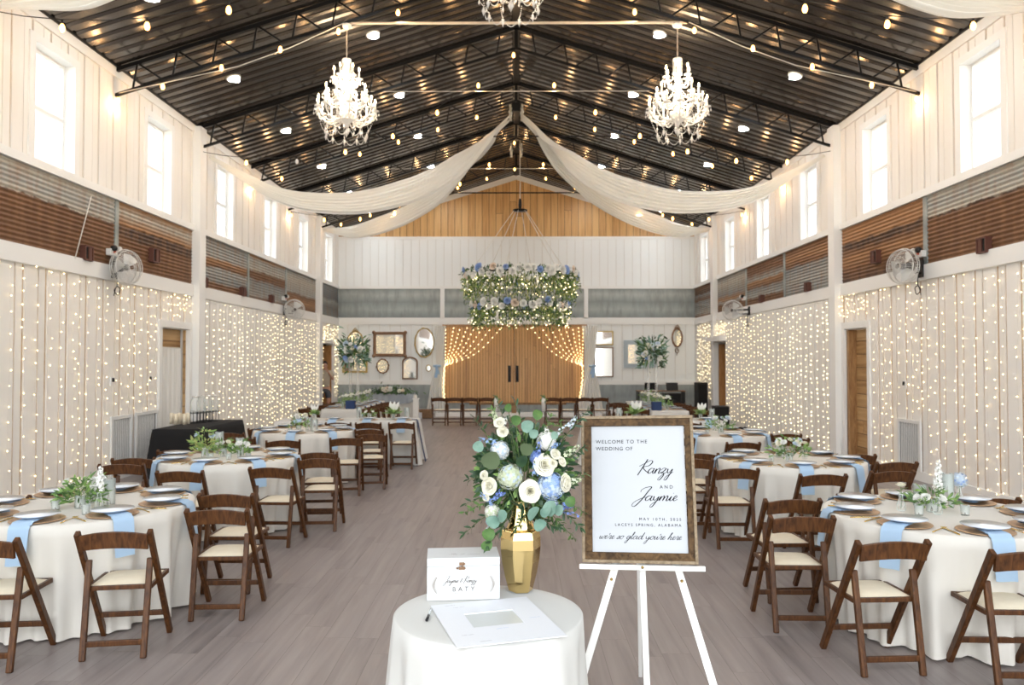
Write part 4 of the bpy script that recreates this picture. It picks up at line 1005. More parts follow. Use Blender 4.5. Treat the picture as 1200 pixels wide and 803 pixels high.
for i in range(900):
    t = rg.uniform(0, 2*PI); q = rg.uniform(0, 1)**0.5; p = bp(615+q*52*math.cos(t), 555+q*48*math.sin(t), rg.uniform(-0.05, 0.14))-BO
    d = Vector((math.cos(t)*0.8, rg.uniform(-.9, .3), -math.sin(t)*0.8+rg.uniform(-.4, .4))); b.leaf(p, d, Vector((rg.uniform(-1, 1), -1, rg.uniform(-.2, 1))), rg.uniform(0.035, 0.07), rg.uniform(0.014, 0.026), rg.choice((0, 0, 0, 0, 1, 1, 2)))
tag(b.build('foliage', [M['green_dark'], M['green'], M['green_light']], bq), kind='stuff')
b = MB()
for i in range(14):
    t = 2*PI*i/14; b.tube([(0.02*math.cos(t), 0.02*math.sin(t), -0.18), (0.022*math.cos(t), 0.022*math.sin(t), -0.02), (0.09*math.cos(t), 0.07*math.sin(t), 0.08)], 0.0028, 0, 5)
b.build('stems', M['stem'], bq)

# ---------- gold vase: hexagonal body with a step at the shoulder and a flared round-cornered neck
vs = thing('vase', 'tall gold faceted vase on the small white table', 'vase', (VX, VY, VZ))
def hexa(prof, name):
    b = MB(); b.lathe(prof, 6, (0, 0, 0), 0, False); o = b.build(name, M['vase_gold'], vs); o.rotation_euler = (0, 0, math.radians(8))
    bv = o.modifiers.new('bevel', 'BEVEL'); bv.width = 0.004; bv.segments = 3; bv.limit_method = 'ANGLE'
    for p_ in o.data.polygons: p_.use_smooth = False
    return o
hexa([(0.0, 0.0), (0.052, 0.0), (0.056, 0.004), (0.074, 0.07), (0.088, 0.14), (0.094, 0.20), (0.093, 0.245), (0.086, 0.278), (0.080, 0.283), (0.058, 0.280), (0, 0.28)], 'body')
b = MB(); b.lathe([(0.064, 0.281), (0.065, 0.288), (0.055, 0.31), (0.043, 0.345), (0.038, 0.38), (0.040, 0.40), (0.044, 0.412), (0.040, 0.412), (0.034, 0.38), (0.034, 0.33), (0.0, 0.32)], 12, (0, 0, 0), 0, False)
o = b.build('neck', M['vase_gold'], vs)

# ---------- hanging two-tier flower ring
HX, HY = (609.5-605)*20.0/900, 20.0
ring = thing('flower_chandelier', 'two-tier ring of greenery, white and blue roses hanging over the dance floor', 'hanging flowers', (HX, HY, 3.6))
TI = [(1.36, 0.42), (1.16, -0.40)]   # radius, z offset
for R_, z in TI:
    b = MB(); b.tube([(R_*math.cos(t), R_*math.sin(t), z) for t in [2*PI*i/48 for i in range(48)]], 0.02, 0, 6, False, True); b.build('hoop', M['black_steel'], ring)
rg = random.Random(9)
b = MB()
for (R_, z), n in zip(TI, (4200, 3000)):
    for i in range(n):
        t = rg.uniform(0, 2*PI); hang = rg.random()**1.5; rr = R_+rg.gauss(0, 0.07); depth = 0.78 if z > 0 else 0.62
        zz = z+0.10*rg.random()-hang*depth*rg.uniform(0.5, 1)
        d = Vector((math.cos(t)*rg.uniform(-.6, 1), math.sin(t)*rg.uniform(-.6, 1), rg.uniform(-1.3, 0.35) if hang > 0.1 else rg.uniform(-0.2, 1)))
        b.leaf((rr*math.cos(t), rr*math.sin(t), zz), d, (rg.uniform(-1, 1), -1, rg.uniform(-1, 1)), rg.uniform(0.06, 0.13), rg.uniform(0.018, 0.035), rg.choice((0, 1, 1, 2, 3, 3)) if hang > 0.15 else rg.choice((0, 0, 1)))
tag(b.build('greenery', [M['green_dark'], M['green'], M['green_light'], M['green_yellow']], ring), kind='stuff')
roseB = {}
for k_, m_ in (('w', 'petal_white'), ('b', 'petal_blue'), ('p', 'petal_blush')):
    q = rose_mb(0.082, 0, 4, 3, 0.5).build('rose', M[m_]); roseB[k_] = q
for (R_, z), n in zip(TI, (56, 42)):
    for i in range(n):
        t = 2*PI*(i+rg.uniform(-0.3, 0.3))/n; kk = 'b' if i % 5 == 0 else ('p' if i % 7 == 3 else 'w')
        q = roseB[kk].copy(); COL.objects.link(q); q.parent = ring; rr = R_+0.08; q['label'] = {'w': 'white rose', 'b': 'blue rose', 'p': 'blush rose'}[kk]
        q.location = (rr*math.cos(t), rr*math.sin(t), z+rg.uniform(-0.08, 0.12)); aim(q, (math.cos(t), math.sin(t), rg.uniform(-.3, .4))); s_ = rg.uniform(0.8, 1.35); q.scale = (s_, s_, s_)
for q in roseB.values(): bpy.data.objects.remove(q)
b = MB()
for R_, z in TI:
    for i in range(130):
        t = rg.uniform(0, 2*PI); rr = R_+rg.gauss(0.09, 0.05); b.octa((rr*math.cos(t), rr*math.sin(t), z-rg.uniform(0.02, 0.55)), 0.014, 0)
tag(b.build('fairy_bulbs', [M['fairy_far']], ring), kind='stuff')
b = MB()
for R_, z in TI:
    for i in range(150):
        t = rg.uniform(0, 2*PI); rr = R_+rg.gauss(0.03, 0.08); c_ = Vector((rr*math.cos(t), rr*math.sin(t), z-rg.uniform(-0.05, 0.42)))
        for k_ in range(4): b.leaf(c_, (math.cos(k_*1.57), rg.uniform(-.4, .4), math.sin(k_*1.57)), (0, -1, 0), 0.035, 0.026, 0)
tag(b.build('small_blossoms', [M['petal_white']], ring), kind='stuff')
for i in range(8):
    t = 2*PI*i/8+0.3; R_, z = TI[i % 2]
    b = MB(); b.lathe([(0, 0), (0.028, 0), (0.028, 0.26), (0, 0.26)], 10); q = b.build('hanging_candle', M['wax'], ring); q.location = (R_*1.04*math.cos(t), R_*1.04*math.sin(t), z-0.42)
    b = MB(); b.tube([(0, 0, 0.26), (0, 0, 0.42)], 0.004, 0, 4); b.build('candle_wire', M['cord_white'], q)
ap = Vector((0, 0, at(609.5, 246, HY).z-3.6))
b = MB()
for i in range(6):
    t = 2*PI*i/6+0.25; b.tube([ap+Vector((0.15*math.cos(t), 0.15*math.sin(t), 0)), (1.36*math.cos(t), 1.36*math.sin(t), 0.42)], 0.008, 0, 5)
    b.tube([(1.36*math.cos(t), 1.36*math.sin(t), 0.42), (1.16*math.cos(t), 1.16*math.sin(t), -0.40)], 0.008, 0, 5)
b.tube([ap, (0, 0.4, zb(0)-3.6)], 0.01, 0, 5)
b.build('suspension_wire', M['cord_white'], ring)
b = MB(); b.lathe([(0.0, 0.03), (0.05, 0.03), (0.19, 0.0), (0.19, -0.03), (0.04, -0.04), (0, -0.04)], 20, tuple(ap)); b.lathe([(0, 0.30), (0.03, 0.28), (0.045, 0.12), (0.03, 0.03), (0, 0.03)], 10, tuple(ap)); b.build('hub', M['black_steel'], ring)
# ================================================================== CHAIRS
def make_chair():
    o = thing('folding_chair', 'x', 'chair', (0, 0, 0)); W_ = M['chair_wood']
    for s in (-1, 1):
        b = MB(); b.bar((s*0.207, -0.235, 0.775), (s*0.205, 0.235, 0.0), 0.030, 0.044, 0, (0, 1, 0.6)); b.build('leg', W_, o, bevel=0.005)
    for s in (-1, 1):
        b = MB(); b.bar((s*0.178, -0.118, 0.585), (s*0.174, -0.222, 0.0), 0.036, 0.030, 0, (0, 1, 0)); b.build('leg', W_, o, bevel=0.007)
    b = MB(); P = []; n = 14
    for i in range(n+1):
        u = i/n*2-1; x = u*0.196; arch = 0.026*(1-u*u); bow = -0.028*(1-u*u); y0 = -0.222+bow
        zt, zl = 0.755+arch, 0.662+arch*0.75
        P.append([(x, y0-0.012, zl), (x, y0-0.016-0.010, zt), (x, y0+0.004-0.010, zt+0.002), (x, y0+0.010, zl), (x, y0-0.012, zl)])
    b.grid(P, 0, False); b.add([P[0][k] for k in range(4)], [(0, 1, 2, 3)]); b.add([P[-1][k] for k in range(4)], [(3, 2, 1, 0)])
    b.build('top_rail', W_, o, bevel=0.003)
    b = MB()
    z = 0.41
    for s in (-1, 1): b.bar((s*0.186, -0.135, z), (s*0.186, 0.225, z), 0.022, 0.028)
    b.bar((-0.186, -0.125, z), (0.186, -0.125, z), 0.022, 0.028); b.bar((-0.197, 0.218, z), (0.197, 0.218, z), 0.024, 0.03)
    b.build('seat_frame', W_, o, bevel=0.004)
    b = MB(); P = []
    N = 12
    for i in range(N+1):
        u = i/N*2-1; col = []
        for j in range(N+1):
            v = j/N*2-1; h = 0.028*(1-abs(u)**5)*(1-abs(v)**5)
            col.append((u*0.178, 0.047+v*0.168, 0.418+h))
        P.append(col)
    b.grid(P); b.add([(-0.178, -0.121, 0.415), (0.178, -0.121, 0.415), (0.178, 0.215, 0.415), (-0.178, 0.215, 0.415)], [(3, 2, 1, 0)])
    tag(b.build('seat', M['cushion'], o), 'cream padded seat')
    b = MB(); b.bar((-0.178, -0.205, 0.095), (0.178, -0.205, 0.095), 0.018, 0.035); b.build('stretcher', W_, o, bevel=0.004)
    b = MB(); b.bar((-0.207, 0.135, 0.165), (0.207, 0.135, 0.165), 0.018, 0.035); b.build('stretcher', W_, o, bevel=0.004)
    return o
chair0 = make_chair(); chair_used = [False]
def chair_at(x, y, hd, label, group):
    """hd: heading angle of the direction the sitter faces, 0 = towards the far wall, positive to the left"""
    if not chair_used[0]:
        chair_used[0] = True; c = chair0; c.location = (x, y, 0); c.rotation_euler = (0, 0, hd); c['label'] = label; c['group'] = group
        return c
    return copy_tree(chair0, None, (x, y, 0), hd, label, group)
def chair_px(xl, yl, xr, yr, label, group, hd=None):
    a = atz(xl, yl, 0.775); b = atz(xr, yr, 0.775); m = (a+b)/2
    if hd is None: hd = math.atan2(b.y-a.y, b.x-a.x)
    else: hd = math.radians(hd)
    f = Vector((-math.sin(hd), math.cos(hd), 0))
    c = m+f*0.235; return chair_at(c.x, c.y, hd, label, group)
gL = ['folding chairs around the nearest left round table', 'folding chairs around the middle left round table', 'folding chairs around the farthest left round table']
gR = [g.replace('left', 'right') for g in gL]
# left near
chair_px(90.4, 625, 175, 622.3, 'brown folding chair with cream seat in front of the nearest left table', gL[0])
chair_px(-66, 634, 15, 632.4, 'brown folding chair cut off by the lower left corner of the view', gL[0])
chair_px(219, 598, 288.5, 597.4, "brown folding chair on the nearest left table's aisle side, front one of two", gL[0])
chair_px(233.5, 579.5, 295, 579.5, "brown folding chair on the nearest left table's aisle side, rear one of two", gL[0])
chair_px(-20, 582, 23, 581.5, 'brown folding chair half hidden at the left edge behind the nearest left table', gL[0], 0)
# left middle
chair_px(183.3, 553, 237, 552.5, 'brown folding chair standing at the front of the middle left table, left one', gL[1])
chair_px(292.5, 548.3, 341.5, 548.6, 'brown folding chair standing at the front of the middle left table, right one', gL[1])
chair_px(351.5, 538, 394.5, 537.6, "brown folding chair on the middle left table's aisle side, front one of two", gL[1])
chair_px(352.5, 531, 393, 530.5, "brown folding chair on the middle left table's aisle side, rear one of two", gL[1])
chair_px(115.5, 545, 168, 544, 'brown folding chair behind the nearest left table, front one of the wall-side pair', gL[1])
chair_px(132.5, 538, 179, 537, 'brown folding chair behind the nearest left table, rear one of the wall-side pair', gL[1])
chair_px(186, 528, 226, 528, 'brown folding chair half hidden behind plates on the wall side of the middle left table', gL[1], 2)
# left far
chair_px(313, 517, 350.5, 516, 'brown folding chair standing at the front of the farthest left table, left one', gL[2])
chair_px(388.5, 514, 422.5, 513.5, 'brown folding chair standing at the front of the farthest left table, right one', gL[2])
chair_px(418, 509.5, 453, 509, 'brown folding chair on the aisle side of the farthest left table, front one', gL[2])
chair_px(417.5, 503.5, 447.5, 503.5, 'brown folding chair on the aisle side of the farthest left table, rear one', gL[2])
chair_px(261, 513.5, 298, 513, 'brown folding chair in front of the black table, nearer one beside the farthest left table', gL[2])
chair_px(251, 507.5, 287.5, 508, 'brown folding chair in front of the black table, farther one beside the farthest left table', gL[2])
chair_px(290, 502.4, 324, 502.4, 'brown folding chair half hidden behind plates on the wall side of the farthest left table', gL[2], 2)
# right near
chair_px(1008.5, 635.5, 1086, 634.4, 'brown folding chair standing in front of the nearest right table, fully in view', gR[0])
chair_px(1168, 646.4, 1250, 647, 'brown folding chair cut off by the right edge of the view', gR[0])
chair_px(904.4, 605.5, 976.5, 606, "brown folding chair on the nearest right table's aisle side, front one of two", gR[0])
chair_px(899.5, 586, 959.5, 585.5, "brown folding chair on the nearest right table's aisle side, rear one of two", gR[0])
chair_px(1142, 585, 1186, 584.5, 'brown folding chair half hidden behind plates on the wall side of the nearest right table', gR[0])
# right middle
chair_px(838.5, 549.5, 888.5, 549.5, 'brown folding chair standing at the front of the middle right table, left one', gR[1])
chair_px(938, 556.5, 992.5, 556.5, 'brown folding chair standing at the front of the middle right table, right one', gR[1])
chair_px(790, 538.5, 835, 538.3, 'brown folding chair partly hidden by the welcome sign, nearer one beside the middle right table', gR[1])
chair_px(799, 532, 841, 532, 'brown folding chair partly hidden by the welcome sign, farther one beside the middle right table', gR[1])
chair_px(984, 533, 1023.5, 533, 'brown folding chair in front of the plank door, beside the middle right table', gR[1], -2)
chair_px(1020.5, 553, 1073, 552.3, 'brown folding chair behind the nearest right table, front one of the wall-side pair', gR[1])
chair_px(1028, 542.3, 1075.5, 542, 'brown folding chair behind the nearest right table, rear one of the wall-side pair', gR[1])
# right far
chair_px(852.5, 519, 890.5, 519, 'brown folding chair standing at the front of the farthest right table', gR[2])
chair_px(912, 514.3, 948.5, 514, "brown folding chair behind white flowers, on the farthest right table's wall side", gR[2])
chair_px(905, 509, 938.5, 509, 'brown folding chair on the wall side of the farthest right table, rear one', gR[2])
chair_px(779, 514, 812, 514, 'brown folding chair mostly hidden behind the welcome sign at the farthest right table', gR[2])
# cross tables
for k, (x, lb) in enumerate(((-3.53, 'leftmost'), (-2.96, 'second from left'), (-2.46, 'second from right'), (-1.91, 'rightmost'))):
    chair_at(x, 13.0, 0.0, 'brown folding chair fronting the left cross table, %s of four' % lb, 'folding chairs at the left cross table')
for k, (x, lb) in enumerate(((1.5, 'leftmost'), (2.15, 'second from left'), (2.85, 'rightmost'))):
    chair_at(x, 13.0, 0.0, 'brown folding chair fronting the right cross table, %s of three' % lb, 'folding chairs at the right cross table')
o4 = ['nearest', 'second', 'third', 'fourth', 'farthest']
for k in range(5):
    y = 16.75+0.62*k
    chair_at(-4.47+0.02*k, y, 0, "brown folding chair on the long left table's wall side, %s of five" % o4[k], 'folding chairs along the long left table')
    chair_at(-3.17+0.01*k, y, 0, "brown folding chair on the long left table's aisle side, %s of five" % o4[k], 'folding chairs along the long left table')
    chair_at(2.60-0.03*k, y-0.2, 0, "brown folding chair on the long right table's aisle side, %s of five" % o4[k], 'folding chairs along the long right table')
    chair_at(3.87+0.0*k, y-0.4, 0, "brown folding chair on the long right table's wall side, %s of five" % o4[k], 'folding chairs along the long right table')
# ceremony row
for k, (x, lb) in enumerate(((514.5, 'first from the left'), (532.5, 'second from the left'), (550.8, 'third from the left'), (570, 'fourth from the left, on the aisle'), (647.5, 'fifth from the left, on the aisle'), (666, 'sixth from the left'), (685, 'seventh from the left'), (703.5, 'rightmost'))):
    chair_at((x-605)*21.3/900, 21.5, 0, 'brown folding chair facing the barn doors, %s' % lb, 'folding chairs in the row before the barn doors')
for x, lb in ((581.5, 'left'), (637, 'right')):
    p = atz(x, 495, 0.45); o = thing('aisle_marker', 'white and green aisle marker hanging on the %s row of chairs before the barn doors' % lb, 'decoration', ((x-605)*21.3/900, 21.25, 0.40), 0, 'aisle markers')
    b = MB(); b.lathe([(0, 0), (0.05, 0), (0.06, 0.25), (0.05, 0.38), (0, 0.38)], 10); b.build('ribbon', M['petal_white'], o)
    b = MB(); rg = random.Random(2)
    for i in range(50): b.leaf((rg.gauss(0, .03), rg.gauss(0, .03), 0.34+rg.gauss(0, .05)), (rg.gauss(0, 1), rg.gauss(0, 1), rg.gauss(0, 1)), (0, -1, .5), 0.09, 0.03, rg.randrange(2))
    b.build('greenery', [M['green'], M['green_light']], o)

# ================================================================== TABLES
def round_cloth(name, r, h, label, loc, m, folds=11, amp=0.05, flare=0.06, seed=0, hem=0.015, group=None):
    b = MB(); rg = random.Random(seed); n = 200; ph = [rg.uniform(0, 6.28) for _ in range(4)]; P = []
    for i in range(n):
        t = 2*PI*i/n; col = []
        q_ = math.sin(folds*t+ph[0]+0.8*math.sin(2*t+ph[1])); f = 0.75*math.copysign(abs(q_)**0.7, q_)*(0.65+0.35*math.sin(3*t+ph[3]))+0.3*math.sin((folds*2+3)*t+ph[2])-0.80
        for rr in (0.0, 0.5, 0.85, 0.97): col.append((r*rr*math.cos(t), r*rr*math.sin(t), h))
        col.append((r*0.995*math.cos(t), r*0.995*math.sin(t), h-0.004))
        for k in range(1, 11):
            u = k/10; R_ = r*1.004+flare*u+amp*(u**0.8)*f; z = lerp(h-0.012, hem, u)
            col.append((R_*math.cos(t), R_*math.sin(t), z))
        P.append(col)
    b.grid(P, 0, True, True)
    o = b.build(name, m); o.location = loc; return tag(o, label, 'tablecloth', group)
def rect_cloth(name, lx, ly, h, label, loc, m, flare=0.06, amp=0.02, seed=0, corner=0.06, rz=0, group=None, hem=0.015):
    b = MB(); rg = random.Random(seed); per = 2*(lx+ly); n = int(per/0.035); P = []
    for i in range(n):
        s = i/n*per
        if s < lx: x, y, nx, ny = -lx/2+s, -ly/2, 0, -1; e = min(s, lx-s)
        elif s < lx+ly: q = s-lx; x, y, nx, ny = lx/2, -ly/2+q, 1, 0; e = min(q, ly-q)
        elif s < 2*lx+ly: q = s-lx-ly; x, y, nx, ny = lx/2-q, ly/2, 0, 1; e = min(q, lx-q)
        else: q = s-2*lx-ly; x, y, nx, ny = -lx/2, ly/2-q, -1, 0; e = min(q, ly-q)
        cx, cy = (1 if x > 0 else -1), (1 if y > 0 else -1); w = max(0, 1-e/0.18)
        dx = nx*(1-w*0.5)+cx*w*0.5; dy = ny*(1-w*0.5)+cy*w*0.5
        col = [(0, 0, h), (x*0.97, y*0.97, h), (x*0.998, y*0.998, h-0.003)]
        for k in range(1, 9):
            u = k/8; f = math.sin(s*9+seed+0.5*math.sin(s*3)); a = 0.008+flare*u+(amp*f+corner*w)*u
            col.append((x+dx*a, y+dy*a, lerp(h-0.01, hem, u)))
        P.append(col)
    b.grid(P, 0, True, True); o = b.build(name, m); o.location = loc; o.rotation_euler = (0, 0, rz); return tag(o, label, 'tablecloth', group)

# place setting prototypes
def obj_mesh(mb, name, mats):
    o = mb.build(name, mats); me = o.data; bpy.data.objects.remove(o); return me
ch = MB(); ch.lathe([(0, 0), (0.135, 0), (0.158, 0.005), (0.165, 0.009), (0.163, 0.011), (0.135, 0.006), (0, 0.005)], 40); ch_me = obj_mesh(ch, 'charger', M['charger'])
pl = MB(); pl.lathe([(0, 0), (0.075, 0), (0.09, 0.006), (0.130, 0.017), (0.137, 0.021), (0.135, 0.023)], 40, (0, 0, 0), 1); pl.lathe([(0.135, 0.0232), (0.128, 0.019), (0.09, 0.009), (0.07, 0.006), (0, 0.006)], 40, (0, 0, 0), 0); pl_me = obj_mesh(pl, 'dinner_plate', [M['plate'], M['plate_blue']])
def napkin_mesh(r_edge, wid=0.13, drop=0.24):
    b = MB(); prof = [(-0.10, 0.0225), (0.02, 0.021), (0.10, 0.020), (0.155, 0.018), (0.165, 0.012), (r_edge-0.012, 0.006), (r_edge+0.008, 0.002), (r_edge+0.020, -0.02), (r_edge+0.032, -drop*0.4), (r_edge+0.042, -drop*0.75), (r_edge+0.05, -drop)]
    for off in (0.0, 0.004):
        P = []
        for i in range(7):
            u = i/6*2-1; P.append([(x+(off if z < 0.0 else 0), u*wid/2*(1.0-0.06*max(0, -z)/drop), z+(off if z >= 0 else 0)+0.002*math.sin(u*3)) for x, z in prof])
        b.grid(P)
    return obj_mesh(b, 'napkin', M['napkin'])
nap_me = napkin_mesh(0.182); nap_rect = napkin_mesh(0.19, 0.15, 0.20)
def fork_mb():
    b = MB(); b.tube([(-0.10, 0, 0.002), (-0.02, 0, 0.004), (0.04, 0, 0.003), (0.055, 0, 0.003)], [0.004, 0.003, 0.0022, 0.003], 0, 6); b.box((0.062, 0, 0.003), (0.02, 0.018, 0.0025))
    for k in (-1, -0.33, 0.33, 1): b.box((0.09, k*0.0075, 0.004), (0.042, 0.0025, 0.002))
    return b
def knife_mb():
    b = MB(); b.tube([(-0.11, 0, 0.003), (0.0, 0, 0.003)], 0.0045, 0, 6); b.box((0.055, 0.002, 0.003), (0.115, 0.016, 0.0018)); return b
fork_me = obj_mesh(fork_mb(), 'fork', M['gold']); knife_me = obj_mesh(knife_mb(), 'knife', M['gold'])
def inst(name, me, loc, rz, label, cat, group):
    o = bpy.data.objects.new(name, me); COL.objects.link(o); o.location = loc; o.rotation_euler = (0, 0, rz); return tag(o, label, cat, group)
SEAT = ['camera-side', 'camera-right', 'right-hand', 'far-right', 'far-side', 'far-left', 'left-hand', 'camera-left']
ZC = 0.762
def setting(cx, cy, r, az, where, tn, cut=True):
    a = math.radians(az); d = Vector((math.cos(a), math.sin(a), 0)); p = Vector((cx, cy, ZC))+d*(r-0.185)
    inst('charger', ch_me, p, a, 'wooden-toned charger at the %s seat of %s' % (where, tn), 'charger', 'chargers on '+tn)
    inst('napkin', nap_me, p, a, 'light blue napkin hanging at the %s seat of %s' % (where, tn), 'napkin', 'napkins on '+tn)
    inst('dinner_plate', pl_me, p+Vector((0, 0, 0.0235)), a, 'white plate lying at the %s seat of %s' % (where, tn), 'plate', 'plates on '+tn)
    if cut:
        s = Vector((-d.y, d.x, 0))
        for sg, me, nm in ((0.205, fork_me, 'fork'), (-0.205, knife_me, 'knife')):
            inst(nm, me, p+s*sg+Vector((0, 0, 0.001)), a+PI, 'gold %s at the %s seat of %s' % (nm, where, tn), 'cutlery', 'gold cutlery on '+tn)
def votive(p, label, group):
    o = thing('votive', label, 'candle', p, 0, group); b = MB(); b.lathe([(0.026, 0), (0.03, 0.07), (0.027, 0.07), (0.023, 0.008), (0, 0.008)], 12); b.build('glass', M['glass'], o)
    b = MB(); b.lathe([(0, 0.012), (0.018, 0.012), (0.018, 0.035), (0, 0.036)], 10); b.build('wax', M['wax'], o)
def hurricane(p, h, label, group=None):
    o = thing('hurricane_candle', label, 'candle', p, 0, group); b = MB(); b.lathe([(0.045, 0), (0.047, h), (0.044, h), (0.042, 0.01), (0, 0.01)], 16); b.build('glass', M['glass'], o)
    b = MB(); b.lathe([(0, h*0.72), (0.036, h*0.72), (0.036, h*0.95), (0, h*0.955)], 14); b.build('floating_candle', M['wax'], o)
    b = MB(); b.lathe([(0, 0.012), (0.041, 0.012), (0.042, h*0.71), (0, h*0.71)], 14); b.build('water', M['glass'], o)
def bud_vase(p, h, kind, label, seed=0, group=None):
    o = thing('bud_vase', label, 'vase', p, 0, group); b = MB(); b.lathe([(0.022, 0), (0.03, 0.01), (0.028, 0.05), (0.014, 0.08), (0.013, 0.105), (0.018, 0.12), (0.015, 0.12), (0.011, 0.1), (0.024, 0.045), (0, 0.008)], 12); b.build('glass', M['glass'], o)
    b = MB(); b.tube([(0, 0, 0.02), (0.004, 0, h*0.6), (0.0, 0, h)], 0.0025, 0, 5)
    for k in range(4): b.leaf((0, 0, h*0.65+k*0.01), (math.cos(k*2.1), math.sin(k*2.1), 0.5), (0, 0, 1), 0.06, 0.022, 0)
    b.build('stem', M['green'], o)
    if kind == 'rose': q = rose_mb(0.033, 0, 4, seed, 0.5).build('flower', M['rose'], o); q.location = (0, 0, h-0.01)
    elif kind == 'stock':
        b = floret_spike_mb((0, 0, h*0.55), (0.01, 0, h+0.10), 0.024, 34, 0, seed); b.build('flower', [M['petal_white'], M['green']], o)
    else: q = hydrangea_mb(0.06, 60, 2, seed).build('flower', [M['petal_pale'], M['petal_blue']], o); q.location = (0, 0, h)
def posy(p, r, label, seed, bloom=('rose', 'petal_white'), green=('green', 'green_light'), n=90, group=None, nb=5, tall=1.0):
    o = thing('flower_posy', label, 'flowers', p, 0, group); rg = random.Random(seed)
    b = MB(); b.lathe([(0.03, 0), (0.036, 0.005), (0.036, 0.09), (0.033, 0.09), (0.032, 0.01), (0, 0.01)], 12); b.build('glass', M['glass'], o)
    b = MB()
    for i in range(n):
        t = rg.uniform(0, 2*PI); q = r*rg.random()**0.6; z = 0.05+tall*rg.random()*(0.13 if q < r*0.6 else 0.07)
        b.leaf((q*math.cos(t), q*math.sin(t)*0.7, z), (math.cos(t)*0.8, math.sin(t)*0.8, rg.uniform(-.3, 1.2)), (rg.uniform(-1, 1), -1, 1), rg.uniform(0.04, 0.08), rg.uniform(0.010, 0.022), rg.randrange(2))
    for i in range(6):
        t = 2*PI*i/6; b.tube([(0, 0, 0.02), (r*0.5*math.cos(t), r*0.4*math.sin(t), 0.12)], 0.002, 0, 4)
    tag(b.build('foliage', [M[green[0]], M[green[1]]], o), kind='stuff')
    for i in range(nb):
        t = 2*PI*i/nb+rg.random(); q = rose_mb(rg.uniform(0.022, 0.036), 0, 4, seed+i, 0.5).build('flower', M[bloom[i % len(bloom)]], o)
        q.location = (r*0.6*math.cos(t), r*0.45*math.sin(t), 0.11*tall+rg.uniform(0, 0.05)); aim(q, (math.cos(t)*.6, -0.6, 0.8))
TABLES = [('the nearest left round table', -3.18, 5.65, -88, True), ('the middle left round table', -3.16, 8.45, -92, True), ('the farthest left round table', -3.20, 11.66, -90, False),
          ('the nearest right round table', 2.93, 5.35, -94, True), ('the middle right round table', 2.92, 8.24, -98, True), ('the farthest right round table', 2.90, 11.24, -82, False)]
for k, (tn, cx, cy, az0, cut) in enumerate(TABLES):
    round_cloth('round_tablecloth', 0.762, 0.76, 'floor-length cream cloth over ' + tn, (cx, cy, 0), M['cloth'], 15, 0.085, 0.012, k+1, group='cream round tablecloths')
    for j in range(8): setting(cx, cy, 0.762, az0+45*j, SEAT[j], tn, cut)
def P3(cx, cy, dx, dy): return (cx+dx, cy+dy, 0.7605)
g = 'centrepiece votives'
# nearest left: px helper on the table plane
def tp(x, y): p = atz(x, y, 0.76); return (p.x, p.y, 0.7605)
T = TABLES[0][0]
posy(tp(94, 596), 0.15, 'feathery green posy with a broad leaf in a glass on ' + T, 31, ('petal_white',), ('green_light', 'green'), 190, nb=2, tall=1.25)
posy(tp(108, 589), 0.10, 'white flowers in a glass behind the feathery posy on ' + T, 32, ('petal_white', 'rose'), nb=5, tall=1.2)
hurricane(tp(127, 592), 0.19, 'tall glass cylinder with floating candle on ' + T)
bud_vase(tp(116, 597), 0.20, 'stock', 'white stock stem in a small bottle on ' + T, 3)
votive(tp(65, 598), 'clear votive left of the feathery posy on ' + T, g); votive(tp(101, 603), 'clear votive in front of the feathery posy on ' + T, g)
T = TABLES[1][0]
posy(tp(240, 536), 0.13, 'tall feathery green posy on ' + T, 33, ('petal_pale',), ('green_light', 'green_yellow'), 170, nb=2, tall=2.0)
posy(tp(262, 535), 0.12, 'cream roses with green leaves in the middle of ' + T, 34, ('rose', 'petal_white'), nb=5)
posy(tp(282, 537), 0.10, 'small white posy at the right of ' + T, 35, ('petal_white',), nb=4)
hurricane(tp(257, 531), 0.24, 'taller glass cylinder candle on ' + T); hurricane(tp(281, 532), 0.18, 'shorter glass cylinder candle on ' + T)
for x, lb in ((247, 'left'), (268, 'middle'), (291, 'right')): votive(tp(x, 539), 'clear votive, %s one in the row on %s' % (lb, T), g)
T = TABLES[2][0]
posy(tp(350, 506), 0.16, 'white roses and pale blooms heaped on ' + T, 36, ('petal_white', 'rose', 'petal_white'), ('green', 'green_light'), 70, nb=8, tall=1.8)
hurricane(tp(362, 505), 0.2, 'left glass cylinder candle on ' + T); hurricane(tp(369, 506), 0.18, 'right glass cylinder candle on ' + T)
votive(tp(340, 508), 'clear votive beside the white roses on ' + T, g)
T = TABLES[3][0]
bud_vase(tp(1056, 599), 0.18, 'rose', 'single cream rose in a bottle on ' + T, 5)
bud_vase(tp(1099, 603), 0.27, 'stock', 'tall white stock stem in a ribbed bottle on ' + T, 6)
hurricane(tp(1110, 594), 0.24, 'tall glass cylinder with floating candle on ' + T); hurricane(tp(1078, 592), 0.15, 'short wide glass with candle on ' + T)
bud_vase(tp(1124, 590), 0.17, 'hyd', 'pale blue hydrangea behind the candles on ' + T, 7)
posy(tp(1092, 600), 0.16, 'low white blooms and trailing leaves in the middle of ' + T, 37, ('petal_white',), ('green', 'green_light'), 120, nb=5, tall=0.7)
votive(tp(1077, 604), 'clear votive left of the white stock on ' + T, g); votive(tp(1131, 604), 'clear votive at the right of the centrepiece on ' + T, g)
T = TABLES[4][0]
posy(tp(925, 541), 0.20, 'large pale hydrangea and white rose posy on ' + T, 38, ('petal_white', 'petal_pale', 'rose'), ('green', 'green_light'), 130, nb=11, tall=1.6)
bud_vase(tp(943, 538), 0.17, 'rose', 'cream rose standing right of the posy on ' + T, 8); votive(tp(904, 541), 'clear votive left of the posy on ' + T, g)
hurricane(tp(914, 536), 0.17, 'glass cylinder candle behind the posy on ' + T)
